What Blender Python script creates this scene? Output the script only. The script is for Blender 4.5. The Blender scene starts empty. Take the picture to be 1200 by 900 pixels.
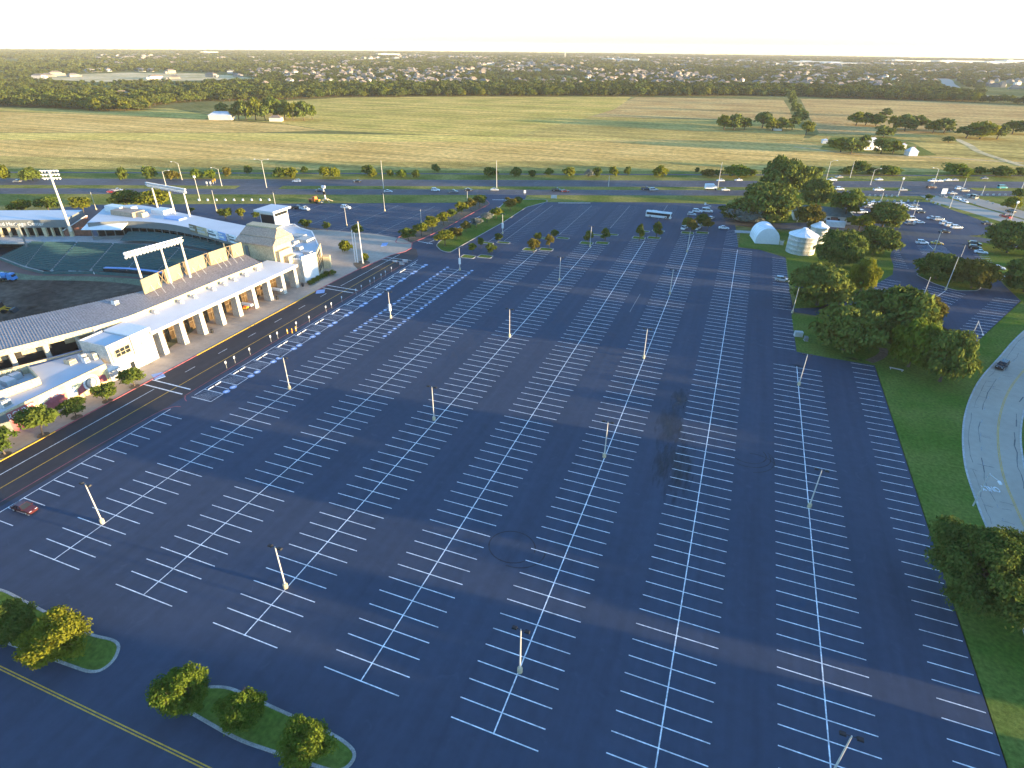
import bpy, bmesh, math, random
import numpy as np
from mathutils import Vector, Matrix

scene = bpy.context.scene
C = scene.collection
rnd = random.Random(7)
npr = np.random.default_rng(7)

# ------------------------------------------------------------------ camera, sky, sun, exposure
FOC, PITCH, ROLL, YAW, CAM_H = 687.785, 0.524853, 0.009878, -0.358824, 72.388   # solved from the stall grid (9 ft bays)
F_ = Vector((math.sin(YAW)*math.cos(PITCH), math.cos(YAW)*math.cos(PITCH), -math.sin(PITCH)))
R0 = Vector((math.cos(YAW), -math.sin(YAW), 0)); U0 = R0.cross(F_)
R_ = math.cos(ROLL)*R0 + math.sin(ROLL)*U0
U_ = -math.sin(ROLL)*R0 + math.cos(ROLL)*U0
cam_d = bpy.data.cameras.new('camera'); cam = bpy.data.objects.new('camera', cam_d); C.objects.link(cam)
cam_d.sensor_fit = 'HORIZONTAL'; cam_d.sensor_width = 36; cam_d.lens = FOC/1200*36
cam_d.clip_start = 0.5; cam_d.clip_end = 40000
M4 = Matrix.Identity(4)
for i in range(3):
    M4[i][0] = R_[i]; M4[i][1] = U_[i]; M4[i][2] = -F_[i]
M4[2][3] = CAM_H
cam.matrix_world = M4
scene.camera = cam

SUN_EL, SUN_AZ = math.radians(3.5), math.radians(86)      # low sun far to the right, azimuth from +Y towards +X
world = bpy.data.worlds.new("World"); scene.world = world; world.use_nodes = True
wn = world.node_tree.nodes; wl = world.node_tree.links
sky = wn.new('ShaderNodeTexSky'); sky.sky_type = 'NISHITA'; sky.sun_disc = False
sky.sun_elevation = SUN_EL; sky.sun_rotation = SUN_AZ
sky.altitude = 200; sky.air_density = 0.8; sky.dust_density = 0.18; sky.ozone_density = 2.7
wn['Background'].inputs['Strength'].default_value = 0.15
wl.new(sky.outputs['Color'], wn['Background'].inputs['Color'])
sun_d = bpy.data.lights.new('sun', 'SUN'); sun = bpy.data.objects.new('sun', sun_d); C.objects.link(sun)
sun_d.energy = 2.8; sun_d.angle = math.radians(0.7); sun_d.color = (1.0, 0.74, 0.40)
sd = Vector((math.sin(SUN_AZ)*math.cos(SUN_EL), math.cos(SUN_AZ)*math.cos(SUN_EL), math.sin(SUN_EL)))
sun.rotation_euler = sd.to_track_quat('Z', 'Y').to_euler(); sun.location = sd*300
scene.view_settings.view_transform = 'Standard'; scene.view_settings.look = 'None'
scene.view_settings.exposure = 2.95; scene.view_settings.gamma = 1.0
scene.view_settings.use_curve_mapping = False
scene.cycles.max_bounces = 5; scene.cycles.diffuse_bounces = 3; scene.cycles.volume_bounces = 0

# ------------------------------------------------------------------ helpers
def at(x, y, z=0.0):
    """survey point of the photograph (1200x900) brought to the level z"""
    d = F_ + R_*((x-600)/FOC) + U_*((450-y)/FOC)
    t = (z-CAM_H)/d.z
    return Vector((d.x*t, d.y*t, z))
def gp(*pts, z=0.0): return [at(a, b, z) for a, b in pts]

def tag(o, label=None, cat=None, group=None, kind=None):
    if label: o['label'] = label
    if cat: o['category'] = cat
    if group: o['group'] = group
    if kind: o['kind'] = kind
    return o
def thing(name, label, cat, loc=(0, 0, 0), rot=0.0, group=None):
    o = bpy.data.objects.new(name, None); C.objects.link(o)
    o.empty_display_size = 0.3
    o.location = loc; o.rotation_euler = (0, 0, rot)
    return tag(o, label, cat, group)
def link(name, me, parent=None, loc=None):
    o = bpy.data.objects.new(name, me); C.objects.link(o)
    if parent: o.parent = parent
    if loc is not None: o.location = loc
    return o
def dup(root, loc, rot=None, label=None, group=None, scale=None):
    r = root.copy(); C.objects.link(r); r.location = loc
    if rot is not None: r.rotation_euler = (0, 0, rot)
    if scale is not None: r.scale = scale
    if label: r['label'] = label
    if group: r['group'] = group
    for ch in list(root.children):
        c = ch.copy(); C.objects.link(c); c.parent = r
        for g in ch.children:
            d = g.copy(); C.objects.link(d); d.parent = c
    return r

class MB:
    """collects faces, then builds ONE mesh"""
    def __init__(s): s.v = []; s.f = []; s.m = []
    def add(s, vs, fs, m=0):
        b = len(s.v); s.v += [tuple(v) for v in vs]
        s.f += [tuple(b+i for i in f) for f in fs]; s.m += [m]*len(fs); return s
    def box(s, x0, x1, y0, y1, z0, z1, m=0):
        return s.add([(x0,y0,z0),(x1,y0,z0),(x1,y1,z0),(x0,y1,z0),(x0,y0,z1),(x1,y0,z1),(x1,y1,z1),(x0,y1,z1)],
                     [(3,2,1,0),(4,5,6,7),(0,1,5,4),(1,2,6,5),(2,3,7,6),(3,0,4,7)], m)
    def obox(s, p, d, l, w, z0, z1, m=0, off=0.0):
        """box from p along the horizontal direction d, length l, width w to its left"""
        d = Vector((d[0], d[1], 0)).normalized(); n = Vector((-d.y, d.x, 0)); p = Vector((p[0], p[1], 0)) + n*off
        q = [p, p+d*l, p+d*l+n*w, p+n*w]
        return s.prism(q, z0, z1, m)
    def prism(s, q, z0, z1, m=0, top=None):
        n = len(q); a = sum(q[i][0]*q[(i+1)%n][1]-q[(i+1)%n][0]*q[i][1] for i in range(n))
        if a < 0: q = q[::-1]
        zt = z1 if callable(z1) else (lambda x, y: z1)
        zb = z0 if callable(z0) else (lambda x, y: z0)
        vs = [(a[0], a[1], zb(a[0], a[1])) for a in q] + [(a[0], a[1], zt(a[0], a[1])) for a in q]
        fs = [tuple(range(n-1, -1, -1))]
        fs += [(i, (i+1) % n, n+(i+1) % n, n+i) for i in range(n)]
        s.add(vs, fs, m)
        b = len(s.v)-n; s.f.append(tuple(range(b, b+n))); s.m.append(m if top is None else top)
        return s
    def quad(s, a, b, c, d, m=0): return s.add([a, b, c, d], [(0, 1, 2, 3)], m)
    def tube(s, p, q, r0, r1=None, n=8, m=0):
        r1 = r0 if r1 is None else r1; p = Vector(p); q = Vector(q); d = (q-p).normalized()
        a = d.orthogonal().normalized(); b = d.cross(a); vs = []
        for c, r in ((p, r0), (q, r1)):
            for k in range(n):
                t = 2*math.pi*k/n; vs.append(c+(a*math.cos(t)+b*math.sin(t))*r)
        fs = [(k, (k+1) % n, n+(k+1) % n, n+k) for k in range(n)] + [tuple(range(n-1, -1, -1)), tuple(range(n, 2*n))]
        return s.add(vs, fs, m)
    def lathe(s, prof, n=24, m=0, c=(0, 0, 0)):
        vs = []; fs = []
        for r, z in prof:
            for k in range(n):
                t = 2*math.pi*k/n; vs.append((c[0]+r*math.cos(t), c[1]+r*math.sin(t), c[2]+z))
        for i in range(len(prof)-1):
            for k in range(n): fs.append((i*n+k, i*n+(k+1) % n, (i+1)*n+(k+1) % n, (i+1)*n+k))
        return s.add(vs, fs, m)
    def ribbon(s, pts, w, z, m=0):
        pts = [Vector((p[0], p[1], 0)) for p in pts]; L = []; R = []
        for i, p in enumerate(pts):
            a = pts[max(i-1, 0)]; b = pts[min(i+1, len(pts)-1)]; d = (b-a).normalized(); n = Vector((-d.y, d.x, 0))
            L.append(p+n*w/2); R.append(p-n*w/2)
        for i in range(len(pts)-1):
            s.quad((R[i].x, R[i].y, z), (R[i+1].x, R[i+1].y, z), (L[i+1].x, L[i+1].y, z), (L[i].x, L[i].y, z), m)
        return s
    def mesh(s, name, mats):
        me = bpy.data.meshes.new(name); me.from_pydata(s.v, [], s.f); me.validate()
        for m in (mats if isinstance(mats, (list, tuple)) else [mats]): me.materials.append(m)
        if len(me.polygons) == len(s.m): me.polygons.foreach_set('material_index', s.m)
        me.update(); return me
    def build(s, name, mats, parent=None, loc=None):
        return link(name, s.mesh(name, mats), parent, loc)

def smooth(o):
    o.data.polygons.foreach_set('use_smooth', [True]*len(o.data.polygons)); return o
def spline(pts, n=8):
    """Catmull-Rom through the points"""
    pts = [Vector((p[0], p[1], 0)) for p in pts]; out = []
    for i in range(len(pts)-1):
        p0 = pts[max(i-1, 0)]; p1 = pts[i]; p2 = pts[i+1]; p3 = pts[min(i+2, len(pts)-1)]
        for k in range(n):
            t = k/n
            out.append(0.5*((2*p1)+(p2-p0)*t+(2*p0-5*p1+4*p2-p3)*t*t+(3*p1-p0-3*p2+p3)*t**3))
    return out+[pts[-1]]
def sheet(name, pts, z, m, kind='structure', parent=None):
    me = bpy.data.meshes.new(name); bm = bmesh.new()
    pts = [Vector(p) for p in pts]
    a = sum(pts[i].x*pts[(i+1) % len(pts)].y-pts[(i+1) % len(pts)].x*pts[i].y for i in range(len(pts)))
    if a < 0: pts = pts[::-1]
    f = bm.faces.new([bm.verts.new((p.x, p.y, z)) for p in pts]); bmesh.ops.triangulate(bm, faces=[f])
    bm.to_mesh(me); bm.free(); me.materials.append(m)
    o = link(name, me, parent)
    if kind and not parent: o['kind'] = kind
    return o

# ------------------------------------------------------------------ materials
def mat(name, col, rough=0.85, var=0.0, scale=1.0, col2=None, scale2=None, bump=0.0, bscale=30.0, metal=0.0, spec=0.3, bdist=0.05, mott=0.28):
    m = bpy.data.materials.new(name); m.use_nodes = True; nt = m.node_tree; N = nt.nodes; L = nt.links
    b = N['Principled BSDF']; b.inputs['Roughness'].default_value = rough; b.inputs['Metallic'].default_value = metal
    b.inputs['Specular IOR Level'].default_value = spec
    geo = N.new('ShaderNodeNewGeometry')
    c = tuple(col)+(1,)
    if col2 is not None or var > 0:
        n1 = N.new('ShaderNodeTexNoise'); n1.inputs['Scale'].default_value = scale; n1.inputs['Detail'].default_value = 6
        L.new(geo.outputs['Position'], n1.inputs['Vector'])
        rp = N.new('ShaderNodeValToRGB'); rp.color_ramp.elements[0].position = 0.36; rp.color_ramp.elements[1].position = 0.66
        c2 = tuple(col2)+(1,) if col2 is not None else tuple(min(1, x*(1+var)) for x in col)+(1,)
        c1 = c if col2 is not None else tuple(x*(1-var) for x in col)+(1,)
        rp.color_ramp.elements[0].color = c1; rp.color_ramp.elements[1].color = c2
        L.new(n1.outputs['Fac'], rp.inputs['Fac']); out = rp.outputs['Color']
        if scale2:
            n2 = N.new('ShaderNodeTexNoise'); n2.inputs['Scale'].default_value = scale2; n2.inputs['Detail'].default_value = 4
            L.new(geo.outputs['Position'], n2.inputs['Vector'])
            mr = N.new('ShaderNodeMapRange'); mr.inputs['From Min'].default_value = 0.3; mr.inputs['From Max'].default_value = 0.7
            mr.inputs['To Min'].default_value = 1-mott; mr.inputs['To Max'].default_value = 1+mott
            L.new(n2.outputs['Fac'], mr.inputs['Value'])
            mx = N.new('ShaderNodeMix'); mx.data_type = 'RGBA'; mx.blend_type = 'MULTIPLY'; mx.inputs['Factor'].default_value = 1
            L.new(out, mx.inputs[6]); L.new(mr.outputs['Result'], mx.inputs[7]); out = mx.outputs[2]
        L.new(out, b.inputs['Base Color'])
    else:
        b.inputs['Base Color'].default_value = c
    if bump > 0:
        nb = N.new('ShaderNodeTexNoise'); nb.inputs['Scale'].default_value = bscale; nb.inputs['Detail'].default_value = 3
        L.new(geo.outputs['Position'], nb.inputs['Vector'])
        bp = N.new('ShaderNodeBump'); bp.inputs['Strength'].default_value = bump; bp.inputs['Distance'].default_value = bdist
        L.new(nb.outputs['Fac'], bp.inputs['Height']); L.new(bp.outputs['Normal'], b.inputs['Normal'])
    return m
def leafmat(name, c1, c2, trans=0.3):
    m = bpy.data.materials.new(name); m.use_nodes = True; nt = m.node_tree; N = nt.nodes; L = nt.links
    N.remove(N['Principled BSDF']); out = N['Material Output']
    geo = N.new('ShaderNodeNewGeometry'); oi = N.new('ShaderNodeObjectInfo')
    n1 = N.new('ShaderNodeTexNoise'); n1.inputs['Scale'].default_value = 0.55; n1.inputs['Detail'].default_value = 3
    L.new(geo.outputs['Position'], n1.inputs['Vector'])
    ad = N.new('ShaderNodeMath'); ad.operation = 'MULTIPLY_ADD'; ad.inputs[1].default_value = 0.45
    L.new(geo.outputs['Random Per Island'], ad.inputs[0]); L.new(n1.outputs['Fac'], ad.inputs[2])
    a2 = N.new('ShaderNodeMath'); a2.operation = 'MULTIPLY_ADD'; a2.inputs[1].default_value = 0.4
    L.new(oi.outputs['Random'], a2.inputs[0]); L.new(ad.outputs[0], a2.inputs[2])
    rp = N.new('ShaderNodeValToRGB'); rp.color_ramp.elements[0].position = 0.5; rp.color_ramp.elements[1].position = 1.25/1.3
    rp.color_ramp.elements[0].color = tuple(c1)+(1,); rp.color_ramp.elements[1].color = tuple(c2)+(1,)
    L.new(a2.outputs[0], rp.inputs['Fac'])
    d = N.new('ShaderNodeBsdfDiffuse'); t = N.new('ShaderNodeBsdfTranslucent'); mx = N.new('ShaderNodeMixShader')
    mx.inputs['Fac'].default_value = trans
    L.new(rp.outputs['Color'], d.inputs['Color']); L.new(rp.outputs['Color'], t.inputs['Color'])
    L.new(d.outputs[0], mx.inputs[1]); L.new(t.outputs[0], mx.inputs[2]); L.new(mx.outputs[0], out.inputs['Surface'])
    return m
def asphalt(name, c1, c2, rough=0.8):
    """sealed asphalt: broad patches, paving seams along the rows, fine grain"""
    m = mat(name, c1, rough, col2=c2, scale=0.045, scale2=0.6, bump=0.12, bscale=14, bdist=0.015, spec=0.16, mott=0.07)
    nt = m.node_tree; N = nt.nodes; L = nt.links; b = N['Principled BSDF']
    geo = N.new('ShaderNodeNewGeometry'); mp = N.new('ShaderNodeMapping'); mp.inputs['Scale'].default_value = (0.55, 0.02, 1)
    L.new(geo.outputs['Position'], mp.inputs['Vector'])
    ns = N.new('ShaderNodeTexNoise'); ns.inputs['Scale'].default_value = 1.0; ns.inputs['Detail'].default_value = 5
    L.new(mp.outputs[0], ns.inputs['Vector'])
    mr = N.new('ShaderNodeMapRange'); mr.inputs['From Min'].default_value = 0.3; mr.inputs['From Max'].default_value = 0.7
    mr.inputs['To Min'].default_value = 0.9; mr.inputs['To Max'].default_value = 1.1
    L.new(ns.outputs['Fac'], mr.inputs['Value'])
    src = b.inputs['Base Color'].links[0].from_socket
    mx = N.new('ShaderNodeMix'); mx.data_type = 'RGBA'; mx.blend_type = 'MULTIPLY'; mx.inputs['Factor'].default_value = 1
    L.new(src, mx.inputs[6]); L.new(mr.outputs['Result'], mx.inputs[7])
    # bleached scuffs and cracks
    sc = N.new('ShaderNodeTexNoise'); sc.inputs['Scale'].default_value = 0.35; sc.inputs['Detail'].default_value = 9; sc.inputs['Distortion'].default_value = 1.5
    L.new(geo.outputs['Position'], sc.inputs['Vector'])
    m2 = N.new('ShaderNodeMapRange'); m2.inputs['From Min'].default_value = 0.62; m2.inputs['From Max'].default_value = 0.8
    m2.inputs['To Min'].default_value = 0; m2.inputs['To Max'].default_value = 0.3
    L.new(sc.outputs['Fac'], m2.inputs['Value'])
    mx2 = N.new('ShaderNodeMix'); mx2.data_type = 'RGBA'; mx2.inputs[7].default_value = (c2[0]*2, c2[1]*1.9, c2[2]*1.7, 1)
    L.new(m2.outputs['Result'], mx2.inputs[0]); L.new(mx.outputs[2], mx2.inputs[6])
    L.new(mx2.outputs[2], b.inputs['Base Color'])
    return m
def field_mat(name, c1, c2, rows=None, rs=0.2, bump=1.0, sc=0.02):
    """crop or stubble: tall dry stems, so the relief is strong; rows = direction of the drill lines"""
    m = mat(name, c1, 1.0, col2=c2, scale=sc, scale2=0.25, bump=bump, bscale=0.9, bdist=0.9, spec=0.0)
    nt = m.node_tree; N = nt.nodes; L = nt.links; b = N['Principled BSDF']
    geo = N.new('ShaderNodeNewGeometry')
    mp = N.new('ShaderNodeMapping'); mp.inputs['Rotation'].default_value = (0, 0, rows if rows is not None else 0.4)
    mp.inputs['Scale'].default_value = (rs*0.03, rs, 1)
    L.new(geo.outputs['Position'], mp.inputs['Vector'])
    ns = N.new('ShaderNodeTexNoise'); ns.inputs['Scale'].default_value = 1.0; ns.inputs['Detail'].default_value = 5
    L.new(mp.outputs[0], ns.inputs['Vector'])
    mr = N.new('ShaderNodeMapRange'); mr.inputs['From Min'].default_value = 0.3; mr.inputs['From Max'].default_value = 0.7
    mr.inputs['To Min'].default_value = 0.7; mr.inputs['To Max'].default_value = 1.3
    L.new(ns.outputs['Fac'], mr.inputs['Value'])
    src = b.inputs['Base Color'].links[0].from_socket
    mx = N.new('ShaderNodeMix'); mx.data_type = 'RGBA'; mx.blend_type = 'MULTIPLY'; mx.inputs['Factor'].default_value = 1
    L.new(src, mx.inputs[6]); L.new(mr.outputs['Result'], mx.inputs[7]); L.new(mx.outputs[2], b.inputs['Base Color'])
    return m

K = {}
K['asphalt'] = asphalt('sealed_asphalt', (0.046, 0.059, 0.088), (0.051, 0.065, 0.097))
K['asphalt_sun_brown'] = asphalt('road_asphalt', (0.045, 0.042, 0.046), (0.056, 0.052, 0.056))  # older road tone, with warm sunlight mixed into its colour
K['asphalt_old'] = asphalt('worn_asphalt', (0.075, 0.075, 0.08), (0.10, 0.10, 0.105))
K['concrete_road'] = mat('concrete_road', (0.39, 0.325, 0.255), 0.95, col2=(0.44, 0.375, 0.30), scale=0.05, scale2=0.6, bump=0.1, bscale=8, spec=0.1, mott=0.05)
K['highway'] = asphalt('highway_asphalt', (0.09, 0.082, 0.085), (0.115, 0.105, 0.108))
K['paint'] = mat('white_paint', (0.74, 0.74, 0.73), 0.7, var=0.18, scale=0.6, scale2=2.5)
K['paint_old'] = mat('worn_white_paint', (0.30, 0.30, 0.30), 0.8, var=0.25, scale=1.2, scale2=6)
K['paint_hatch'] = mat('hatch_paint', (0.42, 0.43, 0.44), 0.8, var=0.2, scale=1.5)
K['yellow'] = mat('yellow_paint', (0.62, 0.36, 0.04), 0.7, var=0.15, scale=1.5, scale2=8)
K['red'] = mat('red_paint', (0.36, 0.10, 0.11), 0.75, var=0.2, scale=1.0)
K['blue'] = mat('blue_paint', (0.26, 0.38, 0.64), 0.7, var=0.1, scale=2)
K['tyremark'] = mat('tyre_rubber', (0.029, 0.032, 0.042), 0.75, var=0.3, scale=0.8)
K['walk'] = mat('paving', (0.40, 0.325, 0.255), 0.9, var=0.10, scale=0.15, scale2=0.8, bump=0.05, bscale=6, mott=.08)
K['kerb'] = mat('kerb_concrete', (0.30, 0.29, 0.27), 0.9, var=0.2, scale=0.6, scale2=5, bump=0.1, bscale=20)
K['lawn'] = mat('lawn', (0.085, 0.145, 0.022), 1.0, col2=(0.155, 0.18, 0.040), scale=0.09, scale2=1.6, bump=0.8, bscale=6, bdist=0.12, spec=0.0)
K['verge'] = mat('verge_grass', (0.13, 0.16, 0.035), 1.0, col2=(0.30, 0.26, 0.075), scale=0.05, scale2=0.7, bump=1.0, bscale=2.5, bdist=0.35, spec=0.0)
K['ground'] = mat('grassland', (0.15, 0.15, 0.05), 1.0, col2=(0.28, 0.24, 0.085), scale=0.008, scale2=0.15, bump=1.0, bscale=1.0, bdist=0.8, spec=0.0)
K['mulch'] = mat('mulch', (0.13, 0.10, 0.07), 1.0, var=0.3, scale=1.2, bump=0.5, bscale=8)
K['dirt'] = mat('dirt', (0.085, 0.060, 0.046), 1.0, col2=(0.16, 0.115, 0.085), scale=0.06, scale2=0.5, bump=0.8, bscale=1.5, bdist=0.3, spec=0.0)
K['track'] = mat('warning_track', (0.20, 0.11, 0.09), 1.0, var=0.12, scale=0.2)
K['turf'] = mat('outfield_grass', (0.17, 0.18, 0.10), 1.0, var=0.15, scale=0.2, scale2=2)
K['conc'] = mat('concrete', (0.42, 0.40, 0.37), 0.9, var=0.1, scale=0.4, scale2=3)
K['cream'] = mat('cream_stucco', (0.50, 0.41, 0.26), 0.9, var=0.05, scale=0.5, scale2=3)
K['panel'] = mat('screen_panel', (0.33, 0.265, 0.155), 0.9, var=0.06, scale=0.4, scale2=2, mott=.1)
K['limestone'] = mat('limestone', (0.50, 0.47, 0.41), 0.9, var=0.10, scale=0.9, scale2=4, bump=0.2, bscale=3)
K['white_roof'] = mat('white_membrane', (0.56, 0.57, 0.58), 0.75, var=0.05, scale=0.12)
K['grey_roof'] = mat('grey_metal_roof', (0.33, 0.29, 0.27), 0.7, var=0.05, scale=0.2, scale2=2, spec=0.3)
K['tan_roof'] = mat('tan_metal_roof', (0.36, 0.265, 0.19), 0.7, var=0.05, scale=0.3, scale2=2)
K['fascia'] = mat('grey_shaded_fascia', (0.17, 0.18, 0.175), 0.8, var=0.06, scale=0.5)  # grey darkened so the sunlit hall fascia reads as shaded
K['brick'] = mat('red_brown_brick', (0.22, 0.10, 0.07), 0.9, var=0.2, scale=2, scale2=8)
K['dark'] = mat('shaded_interior', (0.028, 0.026, 0.026), 0.9, var=0.2, scale=1)  # near-black colour stands for the shade inside open recesses
K['seat'] = mat('teal_seats', (0.055, 0.125, 0.120), 0.6, var=0.12, scale=1.2)
K['glass'] = mat('tinted_glass', (0.02, 0.025, 0.03), 0.08, spec=0.6)
K['goldglass'] = mat('lobby_glass', (0.075, 0.048, 0.025), 0.25, var=0.5, scale=0.4, spec=0.5)
K['mullion'] = mat('bronze_mullion', (0.20, 0.15, 0.09), 0.6)
K['steel'] = mat('galvanised_steel', (0.50, 0.50, 0.49), 0.5, var=0.08, scale=1.5, metal=0.3)
K['white'] = mat('white_enamel', (0.66, 0.66, 0.65), 0.45, var=0.04, scale=1.5)
K['pole'] = mat('pale_painted_steel', (0.54, 0.50, 0.44), 0.5, var=0.06, scale=1.2)
K['black'] = mat('black_enamel', (0.02, 0.02, 0.022), 0.45)
K['rubber'] = mat('rubber', (0.015, 0.015, 0.016), 0.9)
K['orange'] = mat('orange_enamel', (0.62, 0.15, 0.03), 0.5, var=0.1, scale=1)
K['amber'] = mat('amber_enamel', (0.60, 0.33, 0.03), 0.5, var=0.1, scale=1)
K['bluepaint'] = mat('blue_enamel', (0.05, 0.22, 0.50), 0.4)
K['redpaint'] = mat('red_enamel', (0.45, 0.035, 0.03), 0.4, var=0.1, scale=1)
K['bark'] = mat('bark', (0.10, 0.075, 0.055), 1.0, var=0.25, scale=2, bump=0.6, bscale=8)
K['lens'] = mat('lamp_lens', (0.75, 0.76, 0.74), 0.15, spec=0.6)
K['tail'] = mat('tail_lens', (0.35, 0.02, 0.015), 0.2, spec=0.6)
K['sign_green'] = mat('sign_green', (0.03, 0.16, 0.07), 0.5)
K['bin'] = mat('galvanised_sheet', (0.72, 0.72, 0.72), 0.42, metal=0.45, var=0.05, scale=0.8, scale2=4)
K['vinyl'] = mat('white_vinyl', (0.82, 0.82, 0.81), 0.55, var=0.04, scale=0.6)
K['shingle'] = mat('green_grey_shingle', (0.10, 0.15, 0.14), 0.9, var=0.15, scale=0.8, scale2=5)
K['shingle_brown'] = mat('brown_shingle', (0.20, 0.16, 0.13), 0.9, var=0.15, scale=0.5)
K['far_wall'] = mat('far_house_wall', (0.26, 0.23, 0.19), 0.9, var=0.2, scale=0.05)
K['far_roof'] = mat('far_house_roof', (0.17, 0.15, 0.135), 0.9, var=0.25, scale=0.05)
K['wall_pale'] = mat('pale_siding', (0.62, 0.58, 0.50), 0.85, var=0.08, scale=0.4)
K['roof_pale'] = mat('pale_metal_roofing', (0.55, 0.57, 0.58), 0.6, var=0.08, scale=0.3)
K['pale_ground'] = mat('bare_caliche', (0.50, 0.38, 0.18), 1.0, col2=(0.74, 0.56, 0.32), scale=0.012, scale2=0.1, bump=1.0, bscale=0.6, bdist=1.2, spec=0.0)
for nm, c in dict(white=(0.72, 0.73, 0.74), silver=(0.42, 0.43, 0.45), grey=(0.16, 0.165, 0.175), black=(0.015, 0.015, 0.018), red=(0.36, 0.025, 0.025), black_sunglow=(0.075, 0.014, 0.012),
                  yellow=(0.55, 0.36, 0.04), teal=(0.05, 0.30, 0.32), beige=(0.45, 0.40, 0.32), brown=(0.10, 0.05, 0.035), navy=(0.02, 0.03, 0.06), lime=(0.36, 0.42, 0.06)).items():
    K['car_'+nm] = mat('car_paint_'+nm, c, 0.25, spec=0.6)
K['leaf'] = leafmat('broad_leaves', (0.045, 0.080, 0.015), (0.11, 0.14, 0.026))
K['leaf_lush'] = leafmat('bright_leaves', (0.055, 0.105, 0.016), (0.13, 0.17, 0.022))
K['sealant'] = mat('crack_sealant', (0.13, 0.125, 0.12), 0.8, var=0.3, scale=0.8)
K['oil'] = mat('oil_stain', (0.030, 0.034, 0.047), 0.7, var=0.2, scale=1.2)
K['leaf_oak'] = leafmat('live_oak_leaves', (0.052, 0.086, 0.019), (0.12, 0.145, 0.032), 0.15)
K['leaf_gold'] = leafmat('golden_leaves', (0.07, 0.095, 0.012), (0.175, 0.18, 0.020))
K['leaf_rust'] = leafmat('rusty_leaves', (0.05, 0.048, 0.012), (0.145, 0.125, 0.025))
K['leaf_grey'] = leafmat('silvery_leaves', (0.10, 0.115, 0.095), (0.24, 0.25, 0.21))
K['leaf_wood'] = leafmat('woodland_leaves', (0.022, 0.038, 0.010), (0.078, 0.092, 0.020), 0.1)
# ------------------------------------------------------------------ ground sheet to the horizon
def ground_z(r): return 0.0 if r < 3500 else -45.0*((r-3500)/8500.0)**1.5
def build_ground():
    rad = [0, 60, 150, 300, 600, 1000, 1600, 2400, 3500, 4200, 5000, 6000, 7200, 8500, 11000]
    n = 96; vs = [(0, 0, 0)]; fs = []
    for r in rad[1:]:
        for k in range(n):
            t = 2*math.pi*k/n; vs.append((r*math.cos(t), r*math.sin(t), ground_z(r)))
    for k in range(n): fs.append((0, 1+k, 1+(k+1) % n))
    for i in range(len(rad)-2):
        a = 1+i*n; b = a+n
        for k in range(n): fs.append((a+k, b+k, b+(k+1) % n, a+(k+1) % n))
    o = MB().add(vs, fs).build('ground', K['ground']); o['kind'] = 'structure'
build_ground()

# highway frame: origin on its near edge, HD along it (left to right), HN across it (away from the lot)
HO = Vector((-183.7, 285.8, 0)); HD = Vector((0.924, 0.382, 0)).normalized(); HN = Vector((-HD.y, HD.x, 0))
def hw(s, n, z=0): return HO+HD*s+HN*n+Vector((0, 0, z))
def strip(name, s0, s1, n0, n1, z, m, kind='structure'):
    return sheet(name, [hw(s0, n0), hw(s1, n0), hw(s1, n1), hw(s0, n1)], z, m, kind)

# fields beyond the highway
K['f_tan'] = field_mat('stubble', (0.62, 0.385, 0.115), (0.74, 0.48, 0.16), rows=-HD.angle(Vector((1, 0, 0))), rs=0.12)
K['f_straw'] = field_mat('straw_strip', (0.66, 0.47, 0.12), (0.76, 0.55, 0.15), rows=-0.39, rs=0.2)
K['f_green'] = field_mat('green_crop', (0.46, 0.35, 0.085), (0.68, 0.46, 0.13), rows=-1.05, rs=0.10)
K['f_brown'] = field_mat('ploughed_field', (0.48, 0.29, 0.11), (0.60, 0.40, 0.15), rows=-1.25, rs=0.12)
K['f_olive'] = field_mat('rough_pasture', (0.40, 0.29, 0.085), (0.58, 0.40, 0.12), rows=-0.39, rs=0.1)
sheet('field', gp((-330, 235), (-200, 205), (0, 183), (450, 190), (800, 188), (960, 188), (1200, 190), (1420, 196), (1500, 180), (1200, 165), (930, 162), (600, 160), (430, 158), (0, 157), (-300, 160)), 0.02, K['f_tan'])
sheet('field', gp((-300, 159), (0, 156), (300, 156), (480, 158), (600, 161), (760, 163.5), (600, 166), (430, 166), (200, 164.5), (0, 164), (-300, 172)), 0.04, K['f_straw'])
sheet('field', gp((-300, 158.5), (0, 155.5), (300, 155.5), (380, 153), (330, 145), (240, 140), (130, 135), (0, 131), (-250, 135)), 0.06, K['f_tan'])
sheet('field', gp((-250, 134.5), (0, 130.5), (130, 134.5), (240, 139.5), (250, 136), (200, 127), (0, 126), (-250, 128)), 0.04, K['f_green'])
sheet('field', gp((480, 157.5), (600, 160.5), (760, 163), (735, 117), (740, 113.5), (520, 113), (400, 114.5), (290, 121), (250, 132), (260, 139), (330, 144.5), (380, 152.5)), 0.03, K['f_green'])
sheet('field', gp((735, 118), (720, 128), (690, 137), (930, 142), (925, 128), (918, 117), (845, 115), (745, 114)), 0.05, K['f_brown'])
sheet('field', gp((690, 137.5), (640, 150), (600, 160), (760, 162.5), (940, 165), (945, 155), (930, 142.5)), 0.07, K['f_olive'])
sheet('field', gp((938, 116), (950, 140), (960, 156), (1040, 158), (1200, 150), (1420, 154), (1420, 133), (1200, 124), (1100, 119), (1000, 116.5)), 0.05, K['f_brown'])
sheet('field', gp((940, 165.5), (1000, 178), (1200, 188), (1420, 192), (1420, 155), (1200, 151), (1040, 159), (960, 157)), 0.08, K['f_olive'])
sheet('farm_lawn', gp((975, 160), (960, 175), (1080, 183), (1098, 182), (1070, 168), (1040, 160)), 0.12, K['verge'])
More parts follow.
